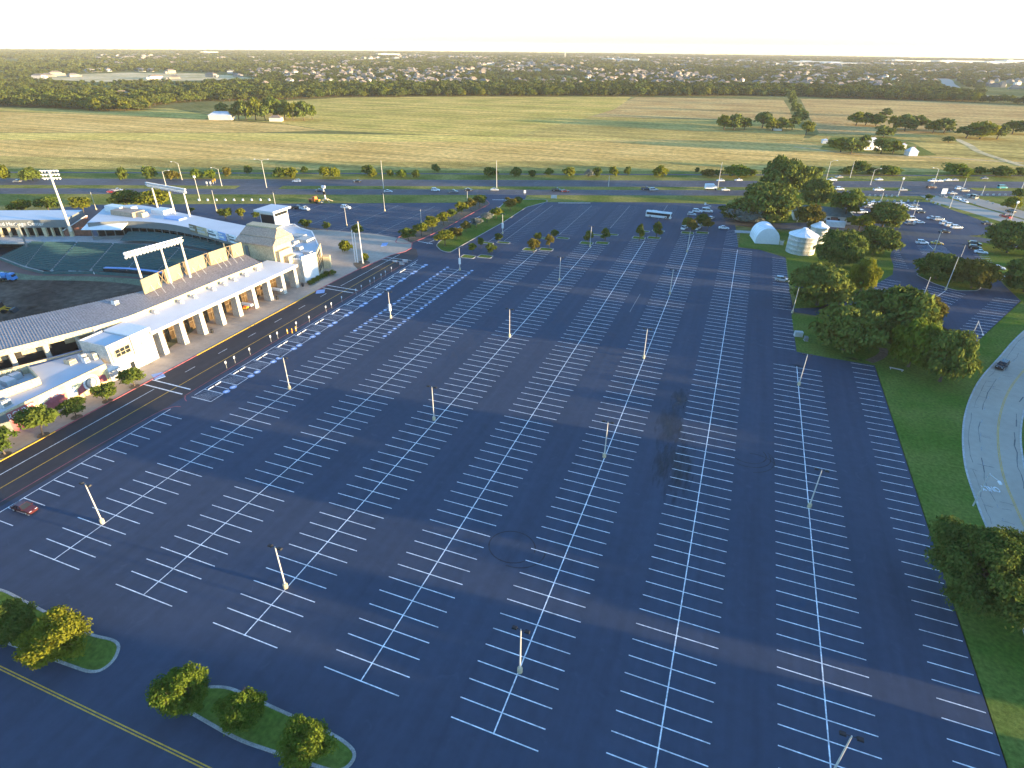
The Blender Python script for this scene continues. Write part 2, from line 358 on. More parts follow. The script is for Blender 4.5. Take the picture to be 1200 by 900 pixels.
o = MB().ribbon(spline(gp((1120, 163), (1135, 170), (1150, 179), (1200, 195))), 6, 0.16).build('farm_track', K['pale_ground']); o['kind'] = 'structure'
o = MB().ribbon(gp((930, 172), (1000, 181), (1085, 184), (1200, 191)), 3, 0.15).build('farm_track', K['pale_ground']); o['kind'] = 'structure'
sheet('bare_ground', gp((30, 91.5), (110, 96), (200, 95), (300, 93), (280, 89), (230, 86), (150, 85), (60, 88)), 0.1, K['pale_ground'])
o = MB().ribbon(spline(gp((1085, 88), (1107, 93), (1112, 99), (1128, 107), (1160, 114), (1220, 122))), 26, 0.2).build('far_road', K['concrete_road']); o['kind'] = 'structure'

# verges, highway, frontage track
strip('verge', -330, 520, -26, 140, 0.012, K['verge'])
strip('field', -330, 520, 72, 139, 0.016, K['f_olive'])
strip('frontage_road', -330, 520, 58.5, 62.0, 0.045, K['highway'])
strip('highway', -330, 520, -0.5, 13.4, 0.05, K['highway'])
strip('highway', -330, 520, 22.3, 41.0, 0.05, K['highway'])
# crossings through the median
for a, b in ((-86, -62), (306, 345)):
    strip('highway_crossing', a, b, 13.3, 22.4, 0.046, K['highway'])
mk = MB()
def hline(s0, s1, n, w=0.25, z=0.06, m=0): mk.quad(hw(s0, n-w/2, z), hw(s1, n-w/2, z), hw(s1, n+w/2, z), hw(s0, n+w/2, z), m)
for n in (0.6, 12.4, 23.6, 39.5): hline(-330, 520, n, 0.2)
for k in range(70):
    s = -330+k*12.2
    for n in (4.5, 8.4, 28.5, 33.5): hline(s, s+3.0, n, 0.2)
o = mk.build('highway_markings', K['paint_old']); o['kind'] = 'structure'
# side road to the right of the lot and the crossing lanes
sheet('side_road', gp((1078, 229.5), (1100, 229.5), (1130, 238), (1200, 258), (1330, 300), (1310, 306), (1190, 265), (1090, 235)), 0.055, K['concrete_road'])
sheet('side_road', gp((1112, 229.5), (1136, 230), (1170, 239), (1215, 252), (1340, 290), (1330, 296), (1205, 258), (1150, 242)), 0.055, K['concrete_road'])

# ------------------------------------------------------------------ parking lot and its roads
LOT = [(-127.2, -70), (41.3, -70), (41.3, 161.3), (30, 161.6), (22.4, 162.3), (21.8, 188.8), (22.6, 192.7), (21.6, 221), (21.3, 250.4),
       (11.5, 257.4), (3.2, 257.6), (1.2, 284.8), (-0.8, 307), (-6.5, 336), (-45.1, 324.5), (-100, 301.5), (-173, 268.2), (-310, 206.2), (-345, 120), (-127.2, 120)]
LOT = [Vector((a, b, 0)) for a, b in LOT]
lot = sheet('parking_lot', LOT, 0.08, K['asphalt'])
o = sheet('stadium_road', [Vector(p+(0,)) for p in ((-127.2, -70), (-113.2, -70), (-113.2, 196), (-119, 205), (-127.2, 205))], 0.086, K['asphalt_sun_brown'])
sheet('entry_road', [Vector((-121, 200, 0)), Vector((-105, 200, 0)), Vector((-104.5, 290, 0)), hw(79, 0.2), hw(56, 0.2), Vector((-118, 275, 0))], 0.084, K['asphalt'])
sheet('access_drive', gp((920, 364.5), (970, 372), (1000, 362), (1032, 345), (1030, 338), (1000, 345), (965, 362), (945, 361), (920, 360)), 0.09, K['asphalt'])
sheet('access_drive', gp((850, 263), (905, 268.5), (960, 270.5), (1030, 272), (1060, 280), (1062, 274), (1020, 264), (960, 260.5), (900, 262), (868, 258), (850, 257)), 0.09, K['asphalt_old'])
sheet('side_parking_lot', gp((985, 236), (1005, 235.5), (1088, 237), (1130, 251), (1172, 267), (1165, 274), (1130, 277), (1140, 292), (1158, 312), (1176, 334), (1196, 353), (1136, 409), (1126, 396), (1100, 380), (1060, 352), (1010, 352), (1016, 336), (1036, 322), (1040, 308), (1046, 292), (1040, 276), (1000, 262), (980, 250)), 0.1, K['asphalt'])
sheet('cross_road', gp((1035, 273), (1090, 279), (1130, 281), (1200, 292), (1260, 303), (1262, 297), (1200, 286), (1130, 276), (1090, 274), (1040, 269)), 0.107, K['asphalt_old'])

# lawns along the right-hand side
sheet('lawn', [Vector((41.45, -70, 0)), Vector((46, -70, 0))]+spline(gp((1330, 1100), (1215, 790), (1200, 740), (1165, 640), (1145, 590), (1130, 540), (1130, 490), (1145, 450), (1170, 420), (1200, 388), (1215, 378)), 3)+gp((1197, 353), (1136, 409.5), (1124, 398), (1085, 372), (1040, 358), (972, 373.5), (927, 367.5))+[Vector((22.4, 162.1, 0)), Vector((30, 161.4, 0)), Vector((41.45, 161.1, 0))], 0.06, K['lawn'])
sheet('lawn', gp((868, 270), (866, 289), (890, 292.5), (921, 300.5), (925, 330), (932, 350), (929, 362), (960, 360.5), (995, 345), (1020, 337), (1046, 322), (1047, 312), (1043, 300), (1046, 292), (1040, 278), (1000, 274), (940, 272)), 0.12, K['lawn'])
sheet('lawn', gp((870, 260), (855, 248), (858, 235), (905, 224), (985, 226), (985, 240), (982, 252), (1000, 263), (960, 260), (905, 262)), 0.12, K['lawn'])
sheet('lawn', gp((1172, 268), (1140, 284), (1160, 312), (1178, 334), (1198, 354), (1300, 400), (1400, 330), (1260, 303)), 0.06, K['lawn'])
sheet('lawn', gp((1090, 237), (1172, 267), (1260, 300), (1330, 330), (1330, 305), (1200, 267), (1100, 237)), 0.05, K['verge'])
# winding road
OUT = spline(gp((1330, 1100), (1215, 790), (1200, 740), (1165, 640), (1145, 590), (1130, 540), (1130, 490), (1145, 450), (1170, 420), (1200, 388), (1250, 352), (1330, 318)), 6)
def offs(pts, d):
    out = []
    for i, p in enumerate(pts):
        a = pts[max(i-1, 0)]; b = pts[min(i+1, len(pts)-1)]; t = (b-a).normalized(); out.append(p+Vector((t.y, -t.x, 0))*d)
    return out
RW = 10.2
inner = offs(OUT, RW)
sheet('winding_road', OUT+inner[::-1], 0.09, K['concrete_road'])
wm = MB(); wm.ribbon(offs(OUT, 6.1), 0.11, 0.1, 1); wm.ribbon(offs(OUT, 6.35), 0.11, 0.1, 1)
l3 = offs(OUT, 3.2)
for i in range(0, len(l3)-1, 2): wm.ribbon([l3[i], l3[i].lerp(l3[i+1], 0.5)], 0.12, 0.1, 0)
wm.build('lane_markings', [K['paint_old'], K['yellow']], bpy.data.objects['winding_road'])
cr = MB()
for off, w in ((2.95, 0.12), (9.2, 0.18), (1.2, 0.07)):
    pts = offs(OUT, off); pts = [p+Vector((rnd.uniform(-.25, .25), rnd.uniform(-.25, .25), 0)) for p in pts]
    for i in range(len(pts)-1):
        if rnd.random() < 0.8: cr.ribbon([pts[i], pts[i+1]], w*rnd.uniform(.5, 1.5), 0.096)
for k in range(34):
    i = rnd.randrange(4, len(OUT)-4); a = offs(OUT, rnd.uniform(.6, 4))[i]; b = a+Vector((rnd.uniform(1, 3), rnd.uniform(-.5, .5), 0)); cr.ribbon([a, a.lerp(b, .5)+Vector((0, rnd.uniform(-.3, .3), 0)), b], 0.09, 0.097)
cr.build('crack_sealant', K['sealant'], bpy.data.objects['winding_road'])
def kerb(name, pts, w=0.3, h=0.15, m='kerb', closed=False, parent=None, z0=0.0):
    """a kerb with a rounded-off top along the line"""
    pts = [Vector((p[0], p[1], 0)) for p in pts]; b = MB(); n = len(pts); L = []; R = []
    for i, p in enumerate(pts):
        a = pts[(i-1) % n] if closed or i else p; c = pts[(i+1) % n] if closed or i < n-1 else p
        t = (c-a).normalized(); nn = Vector((-t.y, t.x, 0)); L.append(p+nn*w/2); R.append(p-nn*w/2)
    for i in range(n if closed else n-1):
        j = (i+1) % n
        def q(v, z): return (v.x, v.y, z)
        b.quad(q(R[i], z0), q(R[j], z0), q(R[j], h-.03), q(R[i], h-.03)); b.quad(q(L[j], z0), q(L[i], z0), q(L[i], h-.03), q(L[j], h-.03))
        r0 = R[i].lerp(L[i], .12); r1 = R[j].lerp(L[j], .12); l0 = L[i].lerp(R[i], .12); l1 = L[j].lerp(R[j], .12)
        b.quad(q(R[i], h-.03), q(R[j], h-.03), q(r1, h), q(r0, h)); b.quad(q(r0, h), q(r1, h), q(l1, h), q(l0, h)); b.quad(q(l0, h), q(l1, h), q(L[j], h-.03), q(L[i], h-.03))
    o = b.build(name, K[m], parent)
    if not parent: o['kind'] = 'structure'
    return o
kerb('kerb', OUT, 0.35, 0.17, 'conc'); kerb('kerb', offs(OUT, RW), 0.35, 0.17, 'conc')
sheet('lawn', inner+[Vector((190, 250, 0)), Vector((190, -70, 0)), Vector((120, -70, 0))], 0.05, K['lawn'])
def flat_text(name, body, p, rot, size, z, m, parent=None, tilt=0.0, width=None):
    cu = bpy.data.curves.new(name, 'FONT'); cu.body = body; cu.size = size; cu.align_x = 'CENTER'; cu.align_y = 'CENTER'; cu.extrude = 0.004
    t = bpy.data.objects.new(name, cu); C.objects.link(t)
    bpy.context.view_layer.update()
    me = bpy.data.meshes.new_from_object(t.evaluated_get(bpy.context.evaluated_depsgraph_get()))
    bpy.data.objects.remove(t); me.name = name
    if len(me.materials) == 0: me.materials.append(m)
    else: me.materials[0] = m
    o = link(name, me, parent, (p[0], p[1], z)); o.rotation_euler = (tilt, 0, rot)
    if width: o.scale = (width, 1, 1)
    return o
pO = at(1160, 573)
flat_text('lane_word', 'ONLY', pO, math.radians(192), 2.3, 0.1, K['paint'], bpy.data.objects['winding_road'], width=.52)

# ---- stall markings: lines at Y = 37.1 + 2.743 k, rows 18.96 m apart
ROWX = {'a': -92.2, 'b': -72.9, 'c': -53.75, 'd': -34.65, 'e': -15.85, 'f': 3.1, 'g': 22.1}
S = 2.743; HL = 5.71; MZ = 0.092
def lines(b, x0, x1, ya, yb, w=0.15, m=0):
    k = math.ceil((ya-37.1)/S-1e-6)
    while 37.1+k*S <= yb+1e-6:
        y = 37.1+k*S; b.quad((x0, y-w/2, MZ), (x1, y-w/2, MZ), (x1, y+w/2, MZ), (x0, y+w/2, MZ), m); k += 1
def vline(b, x, ya, yb, w=0.17, m=0, z=MZ+0.004): b.quad((x-w/2, ya, z), (x+w/2, ya, z), (x+w/2, yb, z), (x-w/2, yb, z), m)
FAR = {'a': 190.4, 'b': 219, 'c': 236, 'd': 252.5, 'e': 269, 'f': 254, 'g': 153}
for r, x in ROWX.items():
    b = MB(); y0 = 37 if r != 'g' and r != 'f' else 12
    yh = FAR[r]
    lines(b, x-HL, x, y0, yh); lines(b, x+0.0, x+HL, y0, yh+(2.5 if r in 'bcde' else 0))
    vline(b, x, y0, yh)
    if r == 'g': lines(b, 16.4, 22.1, 161.5, 186); lines(b, 16.4, 21.9, 193, 250)
    if r == 'f': lines(b, -2.6, 3.0, 259, 284)
    if r == 'a':
        # blue accessible emblems at both stall mouths of the far half
        k = math.ceil((127-37.1)/S)
        while 37.1+k*S < 188.5:
            yy = 37.1+(k+.5)*S
            for xx in (x-HL+0.75, x+HL-0.75):
                b.add([(xx+0.62*math.cos(t*math.pi/5), yy+0.62*math.sin(t*math.pi/5), MZ+.002) for t in range(10)], [tuple(range(10))], 1)
                b.add([(xx+0.34*math.cos(t*math.pi/3), yy+0.34*math.sin(t*math.pi/3), MZ+.006) for t in range(6)], [tuple(range(6))], 0)
            k += 1
    b.build('stall_markings', [K['paint'], K['blue']], lot)
b = MB(); lines(b, 35.55, 40.95, 12, 161)
b.build('stall_markings', K['paint'], lot)
b = MB()
for x, ya, yb, half in ((-95.8, 224, 300, 0), (-90.1, 229, 298, 0), (-71.2, 247, 305, HL), (-52.7, 266, 313, HL), (-34.7, 290, 322, HL)):
    vline(b, x, ya, yb, 0.24)
    if half: lines(b, x-half, x+half, ya, yb)
lines(b, -90.1, -84.4, 225, 297); lines(b, -95.8, -91.6, 226, 292)
for x, ya, yb in ((-200, 226, 252), (-181.5, 220, 260), (-163.5, 213, 267), (-145.3, 211, 272), (-220, 224, 243)):
    vline(b, x, ya, yb, 0.24); lines(b, x-HL, x+HL, ya, yb, 0.14)
b.build('stall_markings', K['paint_old'], lot)

# striped rows of the side lot
def stripes(b, l0, l1, r0, r1, n, w=0.15, z=0.112):
    A = at(*l0); B = at(*l1); D = at(*r0); E = at(*r1)
    for k in range(n):
        p = A.lerp(B, k/(n-1)); q = D.lerp(E, k/(n-1)); b.ribbon([p, q], w, z)
b = MB()
stripes(b, (1085, 334.8), (1062, 357), (1131.5, 345.5), (1099, 370), 11)
b.ribbon(gp((1108, 341), (1089, 354), (1075, 364)), 0.2, 0.118)
stripes(b, (1165.3, 349.3), (1114, 394.7), (1194, 353), (1146.7, 399.5), 17)
stripes(b, (1049, 291), (1046, 312), (1051.5, 291.5), (1065, 315), 10)
stripes(b, (1033, 327), (1024, 337.5), (1056, 331), (1040, 341), 5)
stripes(b, (1074, 288), (1081, 298), (1105, 288), (1114, 296), 7)
b.ribbon(gp((1087, 286), (1095, 294)), 0.2, 0.118)
stripes(b, (1140, 299), (1160, 321), (1158, 299), (1172, 322), 11)
b.build('stall_markings', K['paint'], bpy.data.objects['side_parking_lot'])

# ---- accessible row beside the stadium road
acc = MB(); wheel_spots = []
vline(acc, -111.6, 84.3, 193, 0.16)
HATCH = [at(245, 464), at(275, 445.5), at(303, 427.5), at(329, 412.5), at(351, 398), at(372, 385)]
yc = [h.y for h in HATCH]; step = (yc[-1]-yc[0])/5
y = yc[0]; n = 0
while y < 190:
    h0, h1 = y-1.9, y+1.9
    for yy in (h0, h1): acc.quad((-111.6, yy-.09, MZ), (-105.8, yy-.09, MZ), (-105.8, yy+.09, MZ), (-111.6, yy+.09, MZ))
    vline(acc, -105.8, h0, h1, 0.16)
    t = -111.3
    while t < -107.9:            # slanted bars of the access aisle
        acc.quad((t, h0, MZ+.002), (t+.11, h0, MZ+.002), (t+2.31, h1, MZ+.002), (t+2.2, h1, MZ+.002), 2); t += 0.62
    acc.quad((-111.5, h0+1.6, MZ+.002), (-111.5, h0+1.74, MZ+.002), (-109.9, h1, MZ+.002), (-110.1, h1, MZ+.002), 2)
    acc.quad((-107.6, h0, MZ+.002), (-107.45, h0, MZ+.002), (-105.8, h0+2.6, MZ+.002), (-105.8, h0+2.45, MZ+.002), 2)
    gap0, gap1 = h1, h1+(step-3.8); mid = (gap0+gap1)/2
    acc.quad((-110.3, mid-.08, MZ), (-106.2, mid-.08, MZ), (-106.2, mid+.08, MZ), (-110.3, mid+.08, MZ))
    for yy in ((gap0+mid)/2, (gap1+mid)/2):
        acc.add([(-105.9+.85*math.cos(t*math.pi/6), yy+.85*math.sin(t*math.pi/6), MZ+.002) for t in range(12)], [tuple(range(12))], 1)
        acc.add([(-105.9+.4*math.cos(t*math.pi/4), yy+.55*math.sin(t*math.pi/4), MZ+.006) for t in range(8)], [tuple(range(8))], 0)
        wheel_spots.append((-110.6, yy))
    y += step; n += 1
acc.build('accessible_markings', [K['paint'], K['blue'], K['paint_hatch']], lot)
# single-sided row in front of the mural building
b = MB(); vline(b, -111.8, 12, 77.7, 0.18); k = math.ceil((12-37.1)/S)
lines(b, -111.8, -106.2, 12, 77.9)
b.build('stall_markings', K['paint'], lot)
# stadium road lines
b = MB()
def rl(x0, y0, x1, y1, w, m, z=0.096): b.ribbon([(x0, y0), (x1, y1)], w, z, m)
rl(-118.6, -60, -118.5, 190, 0.2, 1)
rl(-122.8, -60, -122.7, 83, 0.18, 0); rl(-122.4, 158, -121.5, 196, 0.18, 0)
for yy in (92, 103, 114, 125, 136, 147): rl(-122.6, yy, -122.6, yy+3.2, 0.16, 0)
b.ribbon(spline([(-114.6, -60), (-114.6, 40), (-113.6, 72), (-112.4, 78), (-110.5, 79.3)], 6), 0.16, 0.096, 2)
b.ribbon(spline([(-111.2, 81.6), (-113.0, 83), (-113.6, 87), (-113.8, 120), (-114.2, 188)], 6), 0.16, 0.096, 2)
for yy in (83.6, 86.0, 154.0, 156.6): b.ribbon([(-127.0, yy+.1), (-114.6, yy)], 0.35, 0.1, 0)
for yy in (188.5, 191.2): b.ribbon([(-126.0, yy-.5), (-113.4, yy)], 0.4, 0.1, 3)
b.build('road_markings', [K['paint'], K['yellow'], K['red'], K['paint_hatch']], bpy.data.objects['stadium_road'])
b = MB()
for d in (0, 0.32): b.ribbon([(-135, 21.0+d), (-20, 21.6+d), (20, 21.7+d)], 0.15, 0.092, 0)
b.ribbon(gp((500, 286), (560, 255), (590, 240)), 0.2, 0.092, 1); b.ribbon(gp((577, 234.3), (593, 234.3)), 0.6, 0.092, 1); b.ribbon(gp((490, 283), (507, 286)), 0.5, 0.092, 1)
for q in (((424, 296), (438, 292)), ((432, 297), (446, 289)), ((440, 297), (452, 287.5))): b.ribbon(gp(*q), 0.5, 0.092, 1)
b.build('road_markings', [K['yellow'], K['paint']], lot)
# tyre circles and an oil-dark patch
b = MB()
for c, r, a0, a1 in ((at(600, 641), 3.9, 0, 5.6), (at(607, 643), 4.6, 4.6, 6.6), (at(876, 532), 3.6, 3.9, 6.9), (at(876, 534), 4.4, 4.2, 6.7), (at(874, 536), 5.4, 5.0, 7.0), (at(884, 545), 4.2, 0.1, 1.8)):
    n = 28; pts = [(c.x+r*math.cos(a0+(a1-a0)*i/n), c.y+r*.9*math.sin(a0+(a1-a0)*i/n)) for i in range(n+1)]; b.ribbon(pts, 0.22, 0.089)
b.build('tyre_marks', K['tyremark'], lot)
def stain_mat():
    """thin oily film: where it lies is the shape of the stain, between the blots the asphalt shows"""
    m = bpy.data.materials.new('oil_film'); m.use_nodes = True; nt = m.node_tree; N = nt.nodes; L = nt.links; b = N['Principled BSDF']
    b.inputs['Base Color'].default_value = (0.020, 0.023, 0.030, 1); b.inputs['Roughness'].default_value = 0.55
    tc = N.new('ShaderNodeTexCoord'); ln = N.new('ShaderNodeVectorMath'); ln.operation = 'LENGTH'; L.new(tc.outputs['Object'], ln.inputs[0])
    ns = N.new('ShaderNodeTexNoise'); ns.inputs['Scale'].default_value = 2.6; ns.inputs['Detail'].default_value = 7; ns.inputs['Distortion'].default_value = .6; L.new(tc.outputs['Object'], ns.inputs['Vector'])
    su = N.new('ShaderNodeMath'); su.operation = 'SUBTRACT'; L.new(ns.outputs['Fac'], su.inputs[0]); k = N.new('ShaderNodeMath'); k.operation = 'MULTIPLY'; k.inputs[1].default_value = .42; L.new(ln.outputs['Value'], k.inputs[0]); L.new(k.outputs[0], su.inputs[1])
    mr = N.new('ShaderNodeMapRange'); mr.inputs['From Min'].default_value = .08; mr.inputs['From Max'].default_value = .5; mr.inputs['To Max'].default_value = .7; L.new(su.outputs[0], mr.inputs['Value']); L.new(mr.outputs['Result'], b.inputs['Alpha'])
    return m
K['film'] = stain_mat()
for i, (px, py, sx, sy) in enumerate(((786, 500, 3.4, 11), (796, 548, 3.0, 13), (776, 545, 1.8, 8), (797, 468, 2.2, 6), (1000, 421, 3.0, 1.2), (935, 429, 2.2, 1.0))):
    c = at(px, py); n = 24
    o = MB().add([(math.cos(t/n*2*math.pi), math.sin(t/n*2*math.pi), 0) for t in range(n)], [tuple(range(n))]).build('oil_stain', K['film'], lot, (c.x, c.y, .0885+i*.0001)); o.scale = (sx, sy, 1)
b = MB(); b.ribbon(spline(gp((738, 366), (743, 357), (750, 345)), 4), 0.14, 0.09); b.build('scuff_line', K['paint_old'], lot)

# ---- islands
def island(name, pts, kerbm='kerb', z=0.14, top='lawn', rounding=None):
    o = sheet(name, pts, z, K[top]); kerb('kerb', pts, 0.4, z+0.06, kerbm, True, o); return o
def rounded(pts, n=4, r=1.6):
    out = []; m = len(pts)
    for i in range(m):
        p = Vector(pts[i]); a = Vector(pts[i-1]); c = Vector(pts[(i+1) % m])
        da = (a-p).normalized()*min(r, (a-p).length*.45); dc = (c-p).normalized()*min(r, (c-p).length*.45)
        for k in range(n+1):
            t = k/n; out.append((p+da)*(1-t)**2+p*2*t*(1-t)+(p+dc)*t*t)
    return out
island('planted_island', rounded(gp((188, 815), (262, 803), (400, 866), (420, 885), (400, 908), (280, 868)), 5, 2.4))
island('planted_island', rounded(gp((-130, 688), (0, 690), (105, 745), (142, 752), (135, 775), (112, 791), (40, 765), (-130, 705)), 5, 2.4))
island('entry_median', rounded(gp((463, 285), (479, 286), (497, 279), (521, 268), (546, 254), (574, 239), (570, 234.5), (556, 234.5), (530, 246), (496, 262), (466, 279)), 3, 2), 'red', top='mulch')
island('entry_median', rounded(gp((511, 288), (517, 294), (527, 296.5), (541, 288), (591, 260), (617, 243), (642, 236.5), (640, 234), (594, 234), (583, 246), (560, 258), (533, 273), (515, 283)), 3, 2))
PADS = []
for r, yy in (('a', 201.5), ('b', 219.5), ('c', 237), ('d', 253.2), ('e', 269.6)):
    x = ROWX[r]; s = 0.9
    PADS.append(island('row_end_island', rounded([Vector((x-HL, yy, 0)), Vector((x-.4, yy+.6, 0)), Vector((x-.4, yy+4.2, 0)), Vector((x-HL, yy+4.2, 0))], 3, .8)))
    PADS.append(island('row_end_island', rounded([Vector((x+.4, yy+2.6, 0)), Vector((x+HL, yy+3.6, 0)), Vector((x+HL, yy+7, 0)), Vector((x+.4, yy+6.6, 0))], 3, .8)))
for x, yy in ((-92.5, 222), (-71.2, 238), (-52.7, 251.5), (-34.6, 265.5), (-16, 283)):
    PADS.append(island('row_end_island', rounded([Vector((x-HL, yy, 0)), Vector((x-.4, yy+.4, 0)), Vector((x-.4, yy+2.6, 0)), Vector((x-HL, yy+2.6, 0))], 3, .7)))
    PADS.append(island('row_end_island', rounded([Vector((x+.4, yy+3, 0)), Vector((x+HL, yy+3.6, 0)), Vector((x+HL, yy+6, 0)), Vector((x+.4, yy+5.6, 0))], 3, .7)))
island('tree_island', rounded(gp((1073, 322), (1090, 314), (1125, 317), (1152, 333), (1146, 341), (1120, 341), (1095, 333)), 4, 2))
# west lot planted edge below the far parking bays
sheet('planting_bed', gp((330, 262), (400, 272), (455, 279), (462, 284), (440, 283), (395, 276), (330, 266)), 0.12, K['mulch'])

# ---- stadium forecourt paving with painted kerbs
walk = [(-127.3, -70), (-127.3, 84), (-127.3, 160), (-126.6, 175), (-125.2, 186), (-124.2, 194)]
walk += [(-121.6, 200), (-121.5, 205), (-124.5, 211), (-131, 215), (-145, 217), (-170, 214), (-190, 205), (-190, 150), (-150, 150), (-137, 100), (-137, -70)]
walkp = [Vector((a, b, 0)) for a, b in walk]
MB().prism(walkp, 0.0, 0.17).build('pavement', K['walk'])['kind'] = 'structure'
b = MB()
for i in range(1, 60):       # paving joints: recessed grooves cut as thin dark strips set in the slab surface
    yy = -70+i*4.4
    if yy < 196: b.box(-136.9, -127.8, yy-.03, yy+.03, 0.16, 0.174)
for xx in (-130.6, -133.8): b.box(xx-.03, xx+.03, -70, 196, 0.16, 0.1735)
b.build('paving_joint', K['walk'], bpy.data.objects['pavement'])
kerb('painted_kerb', [(-127.15, 40), (-127.15, 62)], 0.35, 0.2, 'yellow'); kerb('painted_kerb', [(-127.15, 62), (-127.15, 93)], 0.35, 0.2, 'red')
kerb('painted_kerb', [(-127.15, 93), (-127.15, 100)], 0.35, 0.2, 'red'); kerb('painted_kerb', [(-127.15, 100), (-127.15, 150)], 0.4, 0.2, 'yellow')
kerb('painted_kerb', [(-127.15, 150), (-127.1, 160), (-126.4, 175), (-125.0, 186), (-124.0, 194), (-121.4, 200), (-121.3, 205), (-124.4, 211.2), (-131, 215.2)], 0.35, 0.2, 'red')
for p in (gp((371, 340), (381, 339), (380, 343), (370, 344), z=.18), gp((177, 439), (190, 436), (194, 441), (182, 445), z=.18), gp((448, 285), (455, 284), (453, 288), (446, 289), z=.18)):
    MB().prism(p, .10, .182).build('tactile_ramp', K['blue'])['kind'] = 'structure'
# ------------------------------------------------------------------ stadium
def part(b, name, m, parent):
    """a part whose mesh is written in world coordinates; alike parts count for the thing that owns them"""
    off = Vector(parent.location); p = parent.parent
    while p: off = off+Vector(p.location); p = p.parent
    return b.build(name, K[m] if isinstance(m, str) else [K[q] for q in m], parent, -off)
def along(pl, t):
    """point at the fraction t of a polyline"""
    L = [(pl[i+1]-pl[i]).length for i in range(len(pl)-1)]; s = t*sum(L)
    for i, l in enumerate(L):
        if s <= l or i == len(L)-1: return pl[i].lerp(pl[i+1], max(0, min(1, s/l)))
        s -= l
stad = thing('stadium', 'long pale baseball stadium stand with white columns and grey ribbed canopy', 'stadium', (-140, 120, 0))
# columns of the arcade
CY = (92, 97.8, 104.4, 111.2, 118.2, 125, 131.7, 138.5, 145, 151.3)
for y in CY:
    b = MB()
    b.add([(-137.4, y-.75, .15), (-134.75, y-.75, .15), (-134.75, y+.75, .15), (-137.4, y+.75, .15),
           (-137.2, y-.6, 7.05), (-134.95, y-.6, 7.05), (-134.95, y+.6, 7.05), (-137.2, y+.6, 7.05)],
          [(3, 2, 1, 0), (4, 5, 6, 7), (0, 1, 5, 4), (1, 2, 6, 5), (2, 3, 7, 6), (3, 0, 4, 7)])
    part(b, 'column', 'limestone', stad)
# arcade roof: fascia and membrane
b = MB(); b.box(-138, -134.3, 94.8, 152.5, 7.06, 7.75, 1)
b.prism([(-134.3, 94.8), (-134.3, 152.5), (-145, 150.5), (-145.2, 108), (-146.2, 95)], 7.76, lambda x, y: 7.9+(-134.3-x)*.07, 1, 0)
part(b, 'arcade_roof', ('white_roof', 'limestone'), stad)
# lobby glazing behind the columns
for i in range(len(CY)-1):
    y0, y1 = CY[i]+.2, CY[i+1]-.2
    w = part(MB().box(-141.2, -141.0, y0, y1, .17, 7.05), 'window', 'goldglass', stad)
    b = MB(); n = 4
    for k in range(n+1):
        yy = y0+(y1-y0)*k/n; b.box(-141.0, -140.88, yy-.06, yy+.06, .17, 7.0)
    for z in (2.6, 4.8): b.box(-140.99, -140.89, y0, y1, z, z+.12)
    part(b, 'mullion', 'mullion', w)
for i, y in enumerate((95, 101.2, 121.5, 128.4, 141.6)):
    part(MB().box(-140.8, -140.5, y-.9, y+.9, 3.6+(i % 2), 5.6+(i % 2)), 'hanging_banner', 'amber' if i % 2 else 'cream', stad)
part(MB().box(-137, -133.0, 127.6, 128.6, 2.5, 3.1), 'awning', 'white', stad); part(MB().box(-137, -133.2, 141.2, 142.2, 2.5, 3.1), 'awning', 'white', stad)
# seating canopy
EAVE = gp((-120, 440), (-60, 425), (0, 411), (60, 396), (110, 383), (150, 371), (200, 351), (260, 326), (306, 308), z=9.7)
EDGE = gp((-120, 405), (-60, 391), (0, 377.5), (80, 361), (165, 341.5), (215, 323), (255, 308), (284, 297), z=10.9)
b = MB(); N = 48; up = [along(EDGE, k/N) for k in range(N+1)]; lo = [along(EAVE, k/N) for k in range(N+1)]
for k in range(N):
    b.quad(lo[k], lo[k+1], up[k+1], up[k])
    b.quad(up[k]-Vector((0, 0, .5)), up[k+1]-Vector((0, 0, .5)), lo[k+1]-Vector((0, 0, .5)), lo[k]-Vector((0, 0, .5)))
    b.quad(up[k], up[k+1], up[k+1]-Vector((0, 0, .5)), up[k]-Vector((0, 0, .5)))
part(b, 'canopy_roof', 'grey_roof', stad)
b = MB(); NR = 150
for k in range(NR+1):
    t = k/NR; p = along(EAVE, t); q = along(EDGE, t); d = along(EAVE, min(1, t+.002))-along(EAVE, max(0, t-.002)); d.z = 0; d = d.normalized()*0.07
    z = Vector((0, 0, .09))
    b.add([p-d, p+d, q+d, q-d, p-d+z, p+d+z, q+d+z, q-d+z], [(4, 5, 6, 7), (0, 4, 7, 3), (1, 2, 6, 5), (0, 1, 5, 4)])
part(b, 'roof_rib', 'grey_roof', stad)['kind'] = 'stuff'
b = MB()
for k in range(N):      # cream fascia under the eave
    a, c = lo[k], lo[k+1]; n = (c-a); n = Vector((n.y, -n.x, 0)).normalized()*.25; zz = Vector((0, 0, 1))
    b.add([a+n+zz*.12, c+n+zz*.12, c+n-zz*1.3, a+n-zz*1.3, a+zz*.12, c+zz*.12, c-zz*1.3, a-zz*1.3], [(0, 1, 2, 3), (1, 0, 4, 5), (4, 7, 6, 5), (3, 2, 6, 7)])
part(b, 'eave_fascia', 'cream', stad)
